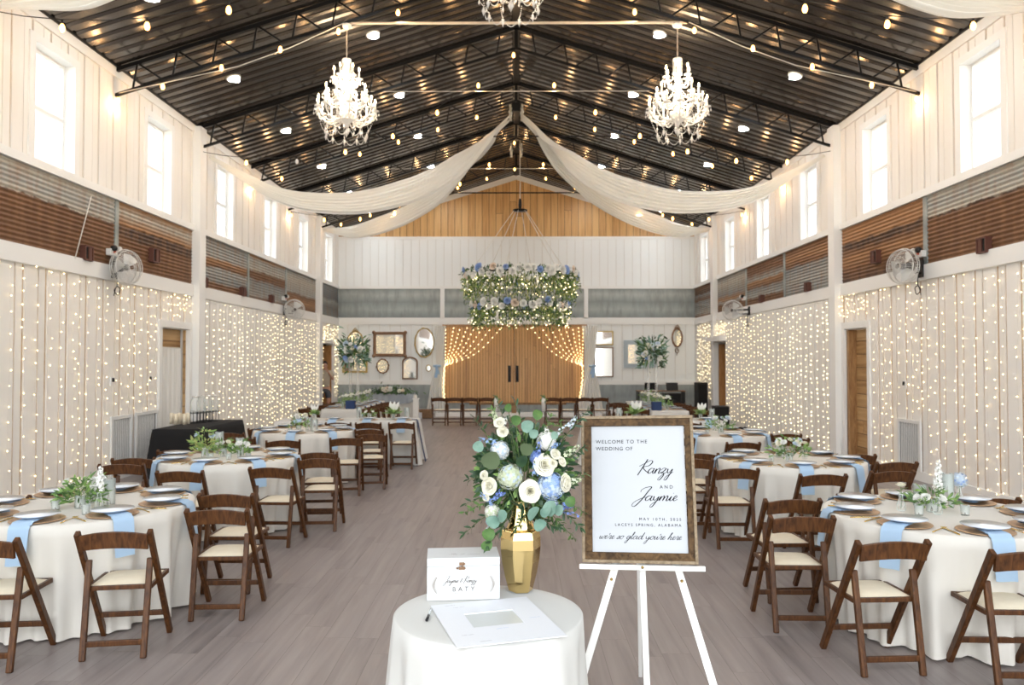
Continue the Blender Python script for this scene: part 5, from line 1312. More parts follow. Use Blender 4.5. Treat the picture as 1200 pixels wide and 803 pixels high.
T = TABLES[5][0]
posy(tp(845, 508), 0.2, 'white and pale blue posy on ' + T, 39, ('petal_white', 'petal_pale'), ('green', 'green_light'), 110, nb=9, tall=1.6)
hurricane(tp(838, 505), 0.22, 'glass cylinder candle on ' + T); votive(tp(829, 510), 'clear votive left of the posy on ' + T, g)

# cross tables and long tables at the back
rect_cloth('rectangular_tablecloth', 2.44, 0.76, 0.76, 'long cream cloth over the left cross table behind the round tables', (-2.98, 13.72, 0), M['cloth_white'], 0.015, 0.012, 1, 0.16)
rect_cloth('rectangular_tablecloth', 2.40, 0.76, 0.76, 'long cream cloth over the right cross table behind the welcome sign', (2.42, 13.72, 0), M['cloth_white'], 0.015, 0.012, 2, 0.16)
rect_cloth('rectangular_tablecloth', 0.76, 3.5, 0.76, 'cream cloth over the long left table running away from the camera', (-3.82, 18.3, 0), M['cloth_white'], 0.02, 0.012, 3)
rect_cloth('rectangular_tablecloth', 0.76, 3.9, 0.76, 'cream cloth over the long right table running away from the camera', (3.22, 18.0, 0), M['cloth_white'], 0.02, 0.012, 4)
def runner(x, y0, y1, w, label):
    b = MB(); P = []
    prof = [(y0-0.16, 0.02), (y0-0.10, 0.35), (y0-0.02, 0.72), (y0, 0.768), ((y0+y1)/2, 0.768), (y1, 0.768), (y1+0.02, 0.72), (y1+0.10, 0.35), (y1+0.15, 0.02)]
    for i in range(7):
        u = i/6-0.5; P.append([(x+u*w+0.10*max(0, (0.76-z)/0.76), y, z) for y, z in prof])
    b.grid(P); return tag(b.build('table_runner', M['navy']), label, 'runner')
# runner falls over the right end of the left cross table
b = MB(); P = []
for i in range(6):
    u = i/5-0.5; y = 13.62+u*0.16; P.append([(-2.1, y, 0.767), (-1.77, y, 0.767), (-1.745, y, 0.74), (-1.70, y, 0.5), (-1.65, y-0.01, 0.25), (-1.60, y-0.02, 0.03)])
b.grid(P); tag(b.build('table_runner', M['navy']), 'navy ribbon runner falling over the right end of the left cross table', 'runner')
def rect_setting(x, y, rz, where, tn):
    d = Vector((math.cos(rz), math.sin(rz), 0)); p = Vector((x, y, ZC))
    inst('charger', ch_me, p, rz, 'wooden-toned charger on %s, %s' % (tn, where), 'charger', 'chargers on '+tn)
    inst('napkin', nap_rect, p, rz, 'light blue napkin on %s, %s' % (tn, where), 'napkin', 'napkins on '+tn)
    inst('dinner_plate', pl_me, p+Vector((0, 0, 0.026)), rz, 'white plate on %s, %s' % (tn, where), 'plate', 'plates on '+tn)
for k, x in enumerate((-3.8, -3.2, -2.6, -2.0)): rect_setting(x, 13.53, -PI/2, ['leftmost', 'second from left', 'second from right', 'rightmost'][k], 'the left cross table')
for k, x in enumerate((1.5, 2.15, 2.8, 3.35)): rect_setting(x, 13.53, -PI/2, ['leftmost', 'second from left', 'second from right', 'rightmost'][k], 'the right cross table')
for k in range(5):
    y = 16.95+0.62*k
    rect_setting(-3.63, y, 0, '%s on the aisle side' % o4[k], 'the long left table'); rect_setting(-4.01, y, PI, '%s on the wall side' % o4[k], 'the long left table')
    rect_setting(3.03, y-0.5, PI, '%s on the aisle side' % o4[k], 'the long right table'); rect_setting(3.41, y-0.5, 0, '%s on the wall side' % o4[k], 'the long right table')
Z7 = 0.7605
def lily(p, label, seed, s=1.0):
    o = thing('flower_posy', label, 'flowers', p); b = MB(); b.lathe([(0.03, 0), (0.036, 0.1), (0.033, 0.1), (0.028, 0.01), (0, 0.01)], 12); b.build('glass', M['glass'], o)
    b = MB(); rg = random.Random(seed)
    for i in range(26):
        t = rg.uniform(0, 2*PI); b.leaf((0, 0, 0.08), (math.cos(t), math.sin(t)*.8, rg.uniform(0.2, 1.6)), (0, -.3, 1), 0.17*s*rg.uniform(.7, 1.1), 0.05*s, 0)
    b.build('leaves', M['green_light'], o)
    b = MB()
    for i in range(3): b.leaf((0.03*i-0.02, 0, 0.16), (0.3*i-0.2, -0.3, 1), (0, -1, .3), 0.14*s, 0.06*s, 0, 0.5)
    b.build('flower', M['petal_white'], o)
lily((-2.2, 13.75, Z7), 'bright green lily leaves on the left cross table, right-hand one', 4, 1.2); lily((-3.62, 13.75, Z7), 'small green posy at the left of the left cross table', 5, 0.8)
hurricane((-1.98, 13.9, Z7), 0.2, 'glass candle cylinder at the right end of the left cross table'); hurricane((-2.85, 13.95, Z7), 0.2, 'glass candle cylinder in the middle of the left cross table')
posy((-2.62, 13.72, Z7), 0.10, 'low dark green posy between the green lilies on the left cross table', 44, ('petal_white',), nb=2, n=40)
lily((2.13, 13.8, Z7+0.0), 'bright green lily leaves showing above the welcome sign', 6, 1.3); lily((3.30, 13.8, Z7), 'green posy with white bloom at the right end of the right cross table', 7, 1.0)
hurricane((1.85, 13.85, Z7), 0.2, 'glass candle cylinder showing above the left part of the welcome sign'); hurricane((3.44, 13.55, Z7), 0.2, 'glass candle cylinder at the right end of the right cross table')
for x, y, lb in ((-3.34, 16.6, 'navy folded napkin box at the near end of the long left table'), (2.95, 16.15, 'navy folded napkin box at the near end of the long right table')):
    o = thing('napkin_box', lb, 'box', (x-0.25 if x < 0 else x, y+0.05, Z7-0.0)); b = MB(); b.box((0, 0, 0.085), (0.20, 0.14, 0.17)); b.build('box_body', M['navy'], o, bevel=0.01); b = MB(); b.box((0, 0, 0.175), (0.21, 0.15, 0.012)); b.build('lid', M['navy'], o, bevel=0.004)
for k in range(9):
    y = 16.9+0.36*k; posy((-3.82+0.05*math.sin(k*2.0), y, Z7), 0.11, 'white and green posy along the long left table, number %s from its near end' % ['one', 'two', 'three', 'four', 'five', 'six', 'seven', 'eight', 'nine'][k], 50+k, ('petal_white', 'rose'), ('green_light', 'green'), 45, 'posies along the long left table', 3, 2.0)
    posy((3.22+0.05*math.sin(k*2.0), y-0.45, Z7), 0.11, 'white and green posy along the long right table, number %s from its near end' % ['one', 'two', 'three', 'four', 'five', 'six', 'seven', 'eight', 'nine'][k], 70+k, ('petal_white', 'rose'), ('green_light', 'green'), 45, 'posies along the long right table', 3, 2.0)

# tall raised arrangements on clear stands
def raised(x, y, label, seed, pw=0.0):
    o = thing('raised_arrangement', label, 'flowers', (x, y, Z7)); h = at(600, 415, y).z-Z7
    b = MB(); b.box((0, 0, 0.006), (0.22, 0.22, 0.012))
    for sx in (-1, 1):
        for sy in (-1, 1): b.box((sx*0.09, sy*0.09, h*0.45), (0.02, 0.02, h*0.9))
    b.box((0, 0, h*0.9), (0.22, 0.22, 0.012)); b.build('clear_stand', M['acrylic'], o)
    b = MB(); rg = random.Random(seed)
    for i in range(420):
        t = rg.uniform(0, 2*PI); q = 0.30*rg.random()**0.6; z = h+0.05+rg.gauss(0, 0.15)-0.0
        b.leaf((q*math.cos(t), q*math.sin(t), z), (math.cos(t), math.sin(t), rg.uniform(-1, 1)), (rg.uniform(-1, 1), -1, rg.uniform(-1, 1)), rg.uniform(.08, .16), rg.uniform(.02, .05), rg.randrange(3))
    for i in range(12):
        t = rg.uniform(0, 2*PI); b.leaf((0.2*math.cos(t), 0.1*math.sin(t), h+0.15), (math.cos(t)*.7, -.2, rg.uniform(.4, 1.2)), (0, -1, .2), 0.3, 0.04, rg.randrange(3))
        b.leaf((0.2*math.cos(t), 0.1*math.sin(t), h-0.1), (math.cos(t)*.6, -.2, -1), (0, -1, .2), 0.25, 0.04, rg.randrange(3))
    tag(b.build('foliage', [M['green_dark'], M['green'], M['euc']], o), kind='stuff')
    for i in range(11):
        t = rg.uniform(0, 2*PI); q = rg.uniform(0.05, 0.2); m_ = ['petal_white', 'petal_blue', 'petal_white', 'petal_pale', 'rose'][i % 5]
        r_ = rose_mb(rg.uniform(.045, .075), 0, 4, i, .5).build('flower', M[m_], o); r_.location = (q*math.cos(t)*1.3, -0.24+abs(q)*.3, h+0.05+q*math.sin(t)*1.2); aim(r_, (math.cos(t)*.5, -1, math.sin(t)*.5))
raised((415-605)*18.2/900, 18.2, 'tall raised arrangement of blue and white flowers on the long left table', 8)
raised((764-605)*18.0/900, 18.0, 'tall raised arrangement of blue and white flowers on the long right table', 9)

# black-draped drinks table on the left
rect_cloth('rectangular_tablecloth', 0.70, 1.95, 0.76, 'black floor-length cloth over the side table by the left wall', (-5.22, 12.72, 0), M['cloth_black'], 0.03, 0.015, 5, 0.10)
for k, x in enumerate((201, 206, 210.5, 216, 220)):
    p = atz(x, 497+(k % 2), 0.76); o = thing('pillar_candle_glass', 'pale gold candle glass on the black table, %s of the row of five' % ['leftmost', 'second', 'middle', 'fourth', 'rightmost'][k], 'candle', (p.x, p.y, 0.762), 0, 'gold glasses on the black table')
    b = MB(); b.lathe([(0, 0), (0.032, 0), (0.032, 0.18), (0.028, 0.18), (0.028, 0.01), (0, 0.01)], 16); b.build('glass', M['cushion'], o); b = MB(); b.lathe([(0, 0.01), (0.026, 0.01), (0.026, 0.15), (0, 0.155)], 12); b.build('candle', M['wax'], o)
for k, (x, yy) in enumerate(((224.5, 494), (232, 493.5), (239.5, 492.5), (246.5, 491.5))):
    p = atz(x, yy, 0.80); o = thing('drink_dispenser', 'clear glass drink dispenser on a black stand on the black table, %s of four' % ['leftmost', 'second', 'third', 'rightmost'][k], 'dispenser', (p.x, p.y+0.15, 0.762), 0, 'drink dispensers on the black table')
    b = MB()
    for z in (0.0, 0.16): b.tube([(0.085*math.cos(t), 0.085*math.sin(t), z+0.006) for t in [2*PI*i/16 for i in range(16)]], 0.006, 0, 5, False, True)
    for i in range(4): t = PI/4+PI/2*i; b.tube([(0.085*math.cos(t), 0.085*math.sin(t), 0.0), (0.085*math.cos(t), 0.085*math.sin(t), 0.19)], 0.006, 0, 5)
    b.build('stand', M['black_plastic'], o)
    b = MB(); b.lathe([(0, 0.17), (0.07, 0.17), (0.078, 0.2), (0.078, 0.36), (0.05, 0.41), (0.05, 0.43), (0.046, 0.43), (0.046, 0.41), (0.074, 0.36), (0.074, 0.2), (0, 0.18)], 18); b.build('jar', M['glass'], o)
    b = MB(); b.lathe([(0, 0.43), (0.055, 0.43), (0.055, 0.45), (0.015, 0.455), (0.015, 0.47), (0, 0.47)], 14); b.build('lid', M['silver'], o)
    b = MB(); b.tube([(0, -0.07, 0.2), (0, -0.12, 0.2), (0, -0.12, 0.18)], 0.009, 0, 6); b.build('tap', M['silver'], o)

# sweetheart table with grey drape, crates, pillar
rect_cloth('rectangular_tablecloth', 1.5, 0.6, 0.76, 'white cloth over the small head table before the far left wall', (-3.85, 23.6, 0), M['cloth_white'], 0.05, 0.02, 7)
b = MB(); P = []
for i in range(60):
    u = i/59; x = -4.58+u*1.46; P.append([(x, 23.85, 0.772), (x, 23.30, 0.772), (x, 23.265-0.012*math.sin(u*50), 0.70), (x, 23.24-0.02*math.sin(u*50), 0.55-0.10*math.sin(u*PI))])
b.grid(P); tag(b.build('table_drape', M['cloth_grey']), 'grey gauzy drape lying across the head table at the far left', 'drape')
o = thing('flower_garland', 'long garland of white flowers and leaves on the grey-draped head table', 'flowers', (-3.8, 23.4, 0.775)); b = MB(); rg = random.Random(4)
for i in range(420):
    u = rg.gauss(0, 0.33); b.leaf((u, rg.gauss(0, .05), 0.05+abs(rg.gauss(0, .09))*(1-min(.8, abs(u)))), (rg.gauss(0, 1), rg.gauss(0, 1)-.3, rg.gauss(0, .7)), (0, -1, 1), .12, .035, rg.randrange(2))
tag(b.build('foliage', [M['green_dark'], M['green']], o), kind='stuff')
for i in range(14):
    u = rg.uniform(-.75, .75)*(1 if i > 6 else .35); q = rose_mb(.06, 0, 4, i).build('flower', M[['petal_white', 'rose', 'petal_blush'][i % 3]], o); q.location = (u, -.08, .09+.10*(1-abs(u))*rg.random()); aim(q, (rg.gauss(0, .4), -1, .5))
p = atz(486, 489, 0.0)
o = thing('pillar_stand', 'slim white pillar stand right of the head table', 'stand', (-2.95, 22.6, 0)); b = MB(); b.box((0, 0, 0.02), (0.22, 0.22, 0.04)); b.box((0, 0, 0.35), (0.16, 0.16, 0.62)); b.box((0, 0, 0.68), (0.2, 0.2, 0.03)); b.build('column', M['trim'], o, bevel=0.01)
b = MB(); b.lathe([(0, .695), (.035, .695), (.035, .78), (0, .78)], 10); b.build('top_candle', M['wax'], o)
def crate(x, y, w, label, rz=0):
    o = thing('wooden_crate', label, 'crate', (x, y, 0), rz); b = MB()
    for z in (0.06, 0.15, 0.24):
        for s in (-1, 1): b.box((0, s*0.16, z), (w, 0.018, 0.075)); b.box((s*w/2, 0, z), (0.018, 0.32, 0.075))
    for sx in (-1, 1):
        for sy in (-1, 1): b.box((sx*(w/2-0.02), sy*0.145, 0.15), (0.03, 0.03, 0.28))
    b.build('slats', M['crate'], o); b = MB(); b.box((0, 0, 0.02), (w-.02, 0.31, 0.02)); b.build('base', M['crate'], o)
crate(-2.86, 24.0, 0.44, 'brown wooden crate on the floor by the far left wall', 0.15)
o = thing('card_sign', 'small white card leaning by the wooden crate at the far left', 'sign', (-2.98, 23.72, 0)); b = MB(); b.box((0, 0, 0.10), (0.14, 0.02, 0.20), 0, (0.12, 0, 0)); b.build('card', M['paper'], o)

# DJ corner on the right
o = thing('equipment_table', 'low black equipment table with an open shelf at the far right', 'table', (4.72, 25.2, 0)); b = MB()
b.box((0, 0, 0.81), (1.55, 0.5, 0.03)); b.build('tabletop', M['crate'], o)
for sx in (-1, 1):
    b = MB(); b.box((sx*0.74, 0, 0.40), (0.04, 0.48, 0.78)); b.build('side_panel', M['black_plastic'], o)
b = MB(); b.box((0, 0.05, 0.45), (1.44, 0.4, 0.03)); b.build('shelf', M['black_plastic'], o)
for x, lb, ry in ((4.35, 'left', 0.0), (5.05, 'right', 0.0)):
    o = thing('laptop', 'open dark laptop on the equipment table, %s one' % lb, 'laptop', (x, 25.1, 0.83)); b = MB(); b.box((0, 0, 0.01), (0.36, 0.25, 0.02)); b.build('keyboard_base', M['silver'], o); b = MB(); b.box((0, -0.15, 0.13), (0.38, 0.015, 0.26), 0, (-0.35 if lb == 'right' else 0.3, 0, 0)); b.build('screen', M['black_plastic'], o)
def speaker(x, y, w, d, h, label, rz=0, z=0):
    o = thing('loudspeaker', label, 'speaker', (x, y, z), rz); b = MB(); b.box((0, 0, h/2), (w, d, h)); b.build('cabinet', M['black_plastic'], o, bevel=0.015)
    b = MB(); b.box((0, -d/2-0.006, h/2), (w*.86, 0.012, h*.9)); b.build('front_mesh', M['cloth_black'], o)
    b = MB(); b.lathe([(0, 0), (w*.3, 0), (w*.34, .008), (0, .008)], 20, (0, -d/2-0.02, h*.33), 0, True, None, Euler((PI/2, 0, 0)).to_matrix()); b.build('woofer', M['cord'], o)
speaker(4.62, 22.9, 0.50, 0.45, 0.50, 'black box speaker beside the equipment table', 0, 0.34)
o = thing('speaker_stand', 'low black plinth under the box speaker', 'stand', (4.62, 22.9, 0)); b = MB(); b.box((0, 0, .02), (.5, .45, .04)); b.box((0, 0, 0.18), (.34, .3, .3)); b.box((0, 0, .33), (.45, .4, .02)); b.build('plinth', M['black_plastic'], o)
speaker(5.78, 24.1, 0.32, 0.36, 1.12, 'tall black column speaker against the far right corner', 0.1)
speaker(5.35, 20.2, 0.40, 0.40, 0.62, 'black floor speaker near the far right doorway', -0.1)
b = MB(); rg = random.Random(6); P = []
for i in range(16):
    P.append([(5.75+0.55*(i/15-.5), 19.55+0.5*(j/9-.5), max(0.003, 0.11*math.sin(PI*i/15)*math.sin(PI*j/9)+0.03*math.sin(i*1.7+j)*math.sin(PI*i/15)*math.sin(PI*j/9))) for j in range(10)])
b.grid(P); tag(b.build('crumpled_cloth', M['cloth_black']), 'crumpled black cloth on the floor by the floor speaker', 'cloth')

# ================================================================== FAR WALL MIRRORS
def wallp(x, y): return at(x, y, D-0.03)
def ring_frame(b, cx, cz, rx, rz, w, th, y, n=40, bump=0.0, nb=12):
    P = []
    for i in range(n):
        t = 2*PI*i/n; k = 1+bump*math.sin(nb*t)
        P.append([((rx)*math.cos(t), y, rz*math.sin(t)), ((rx+w*.3)*math.cos(t), y-th, (rz+w*.3)*math.sin(t)), ((rx+w)*k*math.cos(t), y-th*.7, (rz+w)*k*math.sin(t)), ((rx+w*1.05)*k*math.cos(t), y+0.02, (rz+w*1.05)*k*math.sin(t))])
    b.grid(P, 0, True, True)
def oval_mirror(x0, x1, y0, y1, label, m, w=0.05, crest=False, name='wall_mirror', bump=0.02):
    a = wallp(x0, y1); c = wallp(x1, y0); rx = (c.x-a.x)/2-w; rz = (c.z-a.z)/2-w; o = thing(name, label, 'mirror', ((a.x+c.x)/2, D-0.045, (a.z+c.z)/2))
    b = MB(); ring_frame(b, 0, 0, rx, rz, w, 0.03, 0.0, 40, bump)
    if crest:
        for k in (-1, 0, 1): b.ball((k*0.06, -0.015, rz+w+0.02*(1-abs(k))), 0.035-abs(k)*.008, 0, 8, 6)
        b.tube(catmull([(-.1, -.01, rz+w*.6), (-.05, -.02, rz+w+.05), (0, -.02, rz+w+.10), (.05, -.02, rz+w+.05), (.1, -.01, rz+w*.6)], 4), .012, 0, 6)
    b.build('frame', m, o)
    b = MB(); n = 36; b.add([(0, -.006, 0)]+[(rx*1.02*math.cos(2*PI*i/n), -.006, rz*1.02*math.sin(2*PI*i/n)) for i in range(n)], [(0, 1+i, 1+(i+1) % n) for i in range(n)]); b.build('glass', M['mirror'], o)
    return o
def rect_mirror(x0, x1, y0, y1, label, m, w=0.07, ornate=False, arch=0.0, inner=None, muntin=False):
    a = wallp(x0, y1); c = wallp(x1, y0); hx = (c.x-a.x)/2; hz = (c.z-a.z)/2; o = thing('wall_mirror', label, 'mirror', ((a.x+c.x)/2, D-0.045, (a.z+c.z)/2)); b = MB()
    if not arch:
        for s in (-1, 1): b.box((s*(hx-w/2), -.01, 0), (w, .045, 2*hz-2*w)); b.box((0, -.01, s*(hz-w/2)), (2*hx, .045, w))
        for s in (-1, 1): b.box((s*(hx-w*.9), -.031, 0), (w*.18, .018, 2*hz-2*w)); b.box((0, -.031, s*(hz-w*.9)), (2*hx-1.62*w, .018, w*.18))
    else:
        top = [(-hx, hz-arch)]+[(-hx*math.cos(PI*i/12), hz-arch+arch*math.sin(PI*i/12)) for i in range(1, 12)]+[(hx, hz-arch)]
        path = [(-hx, -.01, -hz)]+[(p[0], -.01, p[1]) for p in top]+[(hx, -.01, -hz)]
        b.tube(path, w*.6, 0, 8, True, True)
    if ornate:
        n = 13
        for i in range(n+1):
            for s in (-1, 1):
                b.ball((-hx+2*hx*i/n, -.03, s*(hz-w*.3)), .034, 0, 7, 5, 1.3, .7, .8)
                if i < 9: b.ball((s*(hx-w*.3), -.03, -hz+2*hz*i/8), .034, 0, 7, 5, .8, .7, 1.3)
        for sx in (-1, 1):
            for sz in (-1, 1): b.ball((sx*(hx-.02), -.035, sz*(hz-.02)), .06, 0, 8, 6, 1, .6, 1)
    b.build('frame', m, o)
    b = MB(); pts = [(-hx+w*.7, -.004, -hz+w*.7), (hx-w*.7, -.004, -hz+w*.7), (hx-w*.7, -.004, hz-w*.7-arch), (0, -.004, hz-w*.7), (-hx+w*.7, -.004, hz-w*.7-arch)] if arch else [(-hx+w*.7, -.004, -hz+w*.7), (hx-w*.7, -.004, -hz+w*.7), (hx-w*.7, -.004, hz-w*.7), (-hx+w*.7, -.004, hz-w*.7)]
    b.add(pts, [tuple(range(len(pts)))]); b.build('glass', M['mirror'], o)
    return o
oval_mirror(407, 426, 388, 411, 'small round gilt mirror with a crest at the far left wall', M['gilt'], .045, True)
rect_mirror(401.5, 431, 412, 437, 'small gold-framed mirror behind the raised flowers on the left', M['gilt'], .06)
rect_mirror(437.5, 476, 389, 418, 'large rectangular mirror in an ornate bronze frame', M['bronze'], .10, True)
oval_mirror(485.5, 509, 384, 419.5, 'tall oval mirror in a gold frame left of the barn doors', M['gilt'], .05, False)
oval_mirror(441, 456, 420.5, 438, 'small shield-shaped mirror below the ornate bronze mirror', M['bronze'], .045, False, 'wall_mirror', 0.05)
rect_mirror(472, 489, 419, 444, 'arched mirror in a beaded frame beside the bronze mirror', M['bronze'], .045, False, .16)
oval_mirror(499, 505.5, 427.5, 435.5, 'tiny round mirror nearest the left door drape', M['gilt'], .03)
rect_mirror(696, 718.5, 388, 404.5, 'small upper mirror with a crest right of the barn doors', M['gilt'], .04)
rect_mirror(696, 718.5, 407, 442, 'tall lower mirror in a thin frame right of the barn doors', M['bronze'], .035)
rect_mirror(731, 769, 399, 431, 'mirror in a wide blue-grey frame behind the raised flowers on the right', M['bluegrey'], .14)
oval_mirror(787, 800, 384.5, 407, 'narrow oval mirror in a carved bronze frame, rightmost on the far wall', M['bronze'], .06, True)
o = thing('candle_sconce', 'carved bronze sconce arm below the rightmost oval mirror', 'sconce', wallp(793, 411)); b = MB(); b.tube(catmull([(0, -.02, .1), (-.06, -.05, .0), (0, -.08, -.08), (.06, -.05, 0), (0, -.02, .1)], 4), .014, 0, 6); b.tube([(0, -.05, -.08), (0, -.03, -.16)], .012, 0, 6); b.build('bracket', M['bronze'], o)
b = MB(); b.lathe([(0, 0), (.03, .0), (.02, .03), (0, .03)], 10, (0, -.09, 0)); b.build('cup', M['bronze'], o)

# door drapes, ties, fan of lights
for s, xt0, xt1, xk, xb0, xb1, lb in ((-1, -2.78, -2.38, -2.62, -3.05, -2.38, 'left'), (1, 2.22, 2.78, 2.52, 2.05, 2.95, 'right')):
    b = MB(); P = []; n = 50
    for i in range(n+1):
        u = i/n; f = 0.03*math.sin(u*40); tie_ = xk+(u-.5)*.18
        P.append([(lerp(xt0, xt1, u), D-.20-f, 2.98), (lerp(lerp(xt0, xt1, u), tie_, .35), D-.20-f, 2.4), (tie_, D-.20-f*.5, 1.62), (lerp(tie_, lerp(xb0, xb1, u), .55), D-.20-f, 1.0), (lerp(xb0, xb1, u), D-.21-f*1.3, 0.03)])
    b.grid(P); tag(b.build('door_drape', M['sheer']), 'white sheer drape tied back at the %s of the barn doors' % lb, 'drapery')
    o = thing('drape_tie', 'light blue ribbon bow on the %s door drape' % lb, 'ribbon', (xk+s*.05, D-.27, 1.62)); b = MB()
    b.tube([(-.12, 0, 0), (0, -.04, -.01), (.12, 0, 0)], .035, 0, 8); b.ball((s*.02, -.05, 0), .05, 0, 8, 6)
    P = [[(s*.02+u*.05+.02*math.sin(v*5), -.06+.01*math.sin(u*6), -.02-v*.38) for v in (0, .25, .5, .75, 1)] for u in (-1, -.3, .4, 1)]
    b.grid(P); P = [[(s*.02+u*.04-s*.08*v, -.05+.01*math.sin(u*6), -.02-v*.26) for v in (0, .25, .5, .75, 1)] for u in (-1, -.3, .4, 1)]; b.grid(P); b.build('bow', M['blue_ribbon'], o)
    o = thing('fan_lights', 'fan of warm fairy lights gathered at the %s side of the barn doors' % lb, 'string lights', (0, D-.24, 0)); kx = xk-s*.22 if s < 0 else xk-.25
    kx = -2.40 if s < 0 else 2.22
    tops = [-2.38, -2.12, -1.9, -1.66, -1.42, -1.15, -0.85, -0.5] if s < 0 else [2.26, 2.1, 1.9, 1.66, 1.42, 1.15, 0.85, 0.5]
    for j, xt in enumerate(tops):
        q = [(xt, 0, 2.90), (lerp(xt, kx, .45), 0, lerp(2.9, 1.66, .55)-.04*j*.6), (kx, 0, 1.62)]; C = catmull(q, 11)
        b = MB(); b.tube(C, .003, 0, 4)
        for p_ in C[::2] if j % 2 else C[1::2]: b.octa((p_.x, -.02, p_.z), .0165, 1)
        b.build('strand', [M['cord_white'], M['fairy']], o)
    b = MB()
    q = [(kx+s*0.02, 0, 1.62), (kx-s*.0+(-.05 if s < 0 else -.0), 0, 1.1), (kx+(-.03 if s < 0 else -.08), 0, .55)]; C = catmull(q, 9); b.tube(C, .003, 0, 4)
    for p_ in C: b.octa((p_.x+.02*math.sin(p_.z*40), -.02, p_.z), .018, 1)
    b.build('strand', [M['cord_white'], M['fairy']], o)
b = MB(); b.tube([(-.005+((605-605)), 0, 0), (0, 0, 2.4)], .003, 0, 4)
# ================================================================== FOREGROUND
FT = 'the small round table in the foreground'
round_cloth('round_tablecloth', 0.398, 0.76, 'white floor-length cloth over the small round table in the foreground', (-0.117, 3.25, 0), M['cloth_white'], 8, 0.055, 0.085, 21)

# handwriting strokes -------------------------------------------------------
GL = {
 'a': ([[(0.9, .85), (0.5, 1), (.12, .6), (.15, .1), (.5, .05), (.85, .6), (.95, .95), (.88, .3), (1.05, 0), (1.35, .3)]], 1.25),
 'n': ([[(-.1, .25), (0.12, .9), (.08, 0), (.25, .65), (.55, 1), (.72, .75), (.68, .1), (.85, 0), (1.1, .3)]], 1.05),
 'm': ([[(-.1, .25), (0.12, .9), (.08, 0), (.25, .65), (.5, 1), (.62, .7), (.6, 0), (.78, .65), (1.02, 1), (1.18, .75), (1.14, .1), (1.3, 0), (1.6, .3)]], 1.5),
 'z': ([[(-.1, .6), (.2, 1), (.65, .9), (.4, .4), (.1, .05), (.5, .1), (.6, -.4), (.25, -1.2), (-.1, -1.1), (.35, -.3), (1.0, .3)]], .95),
 'y': ([[(.05, .9), (.12, .3), (.42, .1), (.8, .85), (.72, 0), (.4, -1.15), (.05, -1.2), (.2, -.6), (1.1, .3)]], 1.05),
 'i': ([[(-.05, .25), (.22, .9), (.18, .2), (.35, 0), (.65, .3)], [(.3, 1.45), (.33, 1.55)]], .6),
 'e': ([[(-.05, .3), (.4, .55), (.5, .9), (.28, 1.0), (.08, .5), (.28, 0), (.75, .3)]], .75),
 'w': ([[(0, .9), (.08, .1), (.35, .1), (.5, .8), (.52, .1), (.85, .15), (1.0, .95), (1.2, .8)]], 1.2),
 'r': ([[(-.05, .25), (.2, 1.05), (.5, .88), (.42, .1), (.6, 0), (.85, .3)]], .75),
 's': ([[(-.1, .1), (.35, 1), (.42, .35), (.2, 0), (-.02, .12), (.6, .25)]], .62),
 'o': ([[(.5, 1), (.12, .7), (.15, .1), (.55, .02), (.75, .6), (.5, 1), (.75, .85), (1.0, .9)]], .95),
 'g': ([[(.8, .85), (.45, 1), (.1, .5), (.3, .05), (.7, .6), (.85, .95), (.7, 0), (.35, -1.1), (.0, -1.0), (.3, -.4), (1.0, .3)]], 1.0),
 'l': ([[(-.05, .25), (.45, 1.6), (.5, 2.1), (.32, 2.0), (.16, .5), (.32, 0), (.6, .3)]], .55),
 'd': ([[(.8, .85), (.4, 1), (.1, .5), (.25, .02), (.6, .3), (1.0, 2.1), (.8, .4), (.95, 0), (1.25, .3)]], 1.15),
 'u': ([[(-.05, .6), (.1, .95), (.08, .2), (.35, .03), (.72, .9), (.7, .15), (.9, .02), (1.15, .3)]], 1.05),
 'h': ([[(-.05, .25), (.45, 1.7), (.42, 2.15), (.25, 1.6), (.06, 0), (.3, .8), (.6, .85), (.58, .1), (.8, 0), (1.05, .3)]], .98),
 "'": ([[(.15, 1.7), (.05, 1.3)]], .15), ' ': ([], .6),
 'R': ([[(.75, 2.7), (.45, 1.3), (.05, -.35)], [(-.25, 1.35), (.5, 1.9), (1.3, 2.45), (1.75, 2.2), (1.4, 1.5), (.5, 1.2), (1.0, .6), (1.9, .0)]], 1.55),
 'J': ([[(.15, 1.7), (.1, 2.1), (.6, 2.6), (1.5, 2.75), (1.25, 1.8), (.85, .3), (.2, -1.1), (-.35, -1.0), (-.2, -.3), (.6, .4), (1.3, .7)]], 1.3),
 '&': ([[(1.0, .1), (.35, 1.2), (.5, 1.8), (.75, 1.4), (.1, .5), (.35, 0), (1.0, .7)]], 1.2),
 'M': ([[(0, 0), (.5, 1.9), (.6, .5), (1.2, 2.0), (1.2, .3), (1.5, 0)]], 1.6)}
def script_mb(s, x0, y0, width, hs, w0, slant=0.35, z=0.0, rot=0.0):
    tot = sum(GL[c][1] for c in s); sc = width/tot; b = MB(); x = 0
    for c in s:
        for st in GL[c][0]:
            C = catmull([(p[0]+x+slant*p[1], p[1], 0) for p in st], 6) if len(st) > 2 else [Vector((p[0]+x+slant*p[1], p[1], 0)) for p in st]
            pts = [Vector((q.x*sc, q.y*hs, 0)) for q in C]; cr_, sr_ = math.cos(rot), math.sin(rot); L = []; n = len(pts)
            for i, q in enumerate(pts):
                d = (pts[min(i+1, n-1)]-pts[max(i-1, 0)]).normalized(); nn = Vector((-d.y, d.x, 0)); ww = w0*(0.45+0.75*abs(d.y)) if d.y < 0 else w0*0.55
                for e in (1, -1):
                    v = q+nn*(ww/2*e); L.append((x0+v.x*cr_-v.y*sr_, y0+v.x*sr_+v.y*cr_, z))
            b.add(L, [(2*i, 2*i+1, 2*i+3, 2*i+2) for i in range(n-1)])
        x += GL[c][1]
    return b
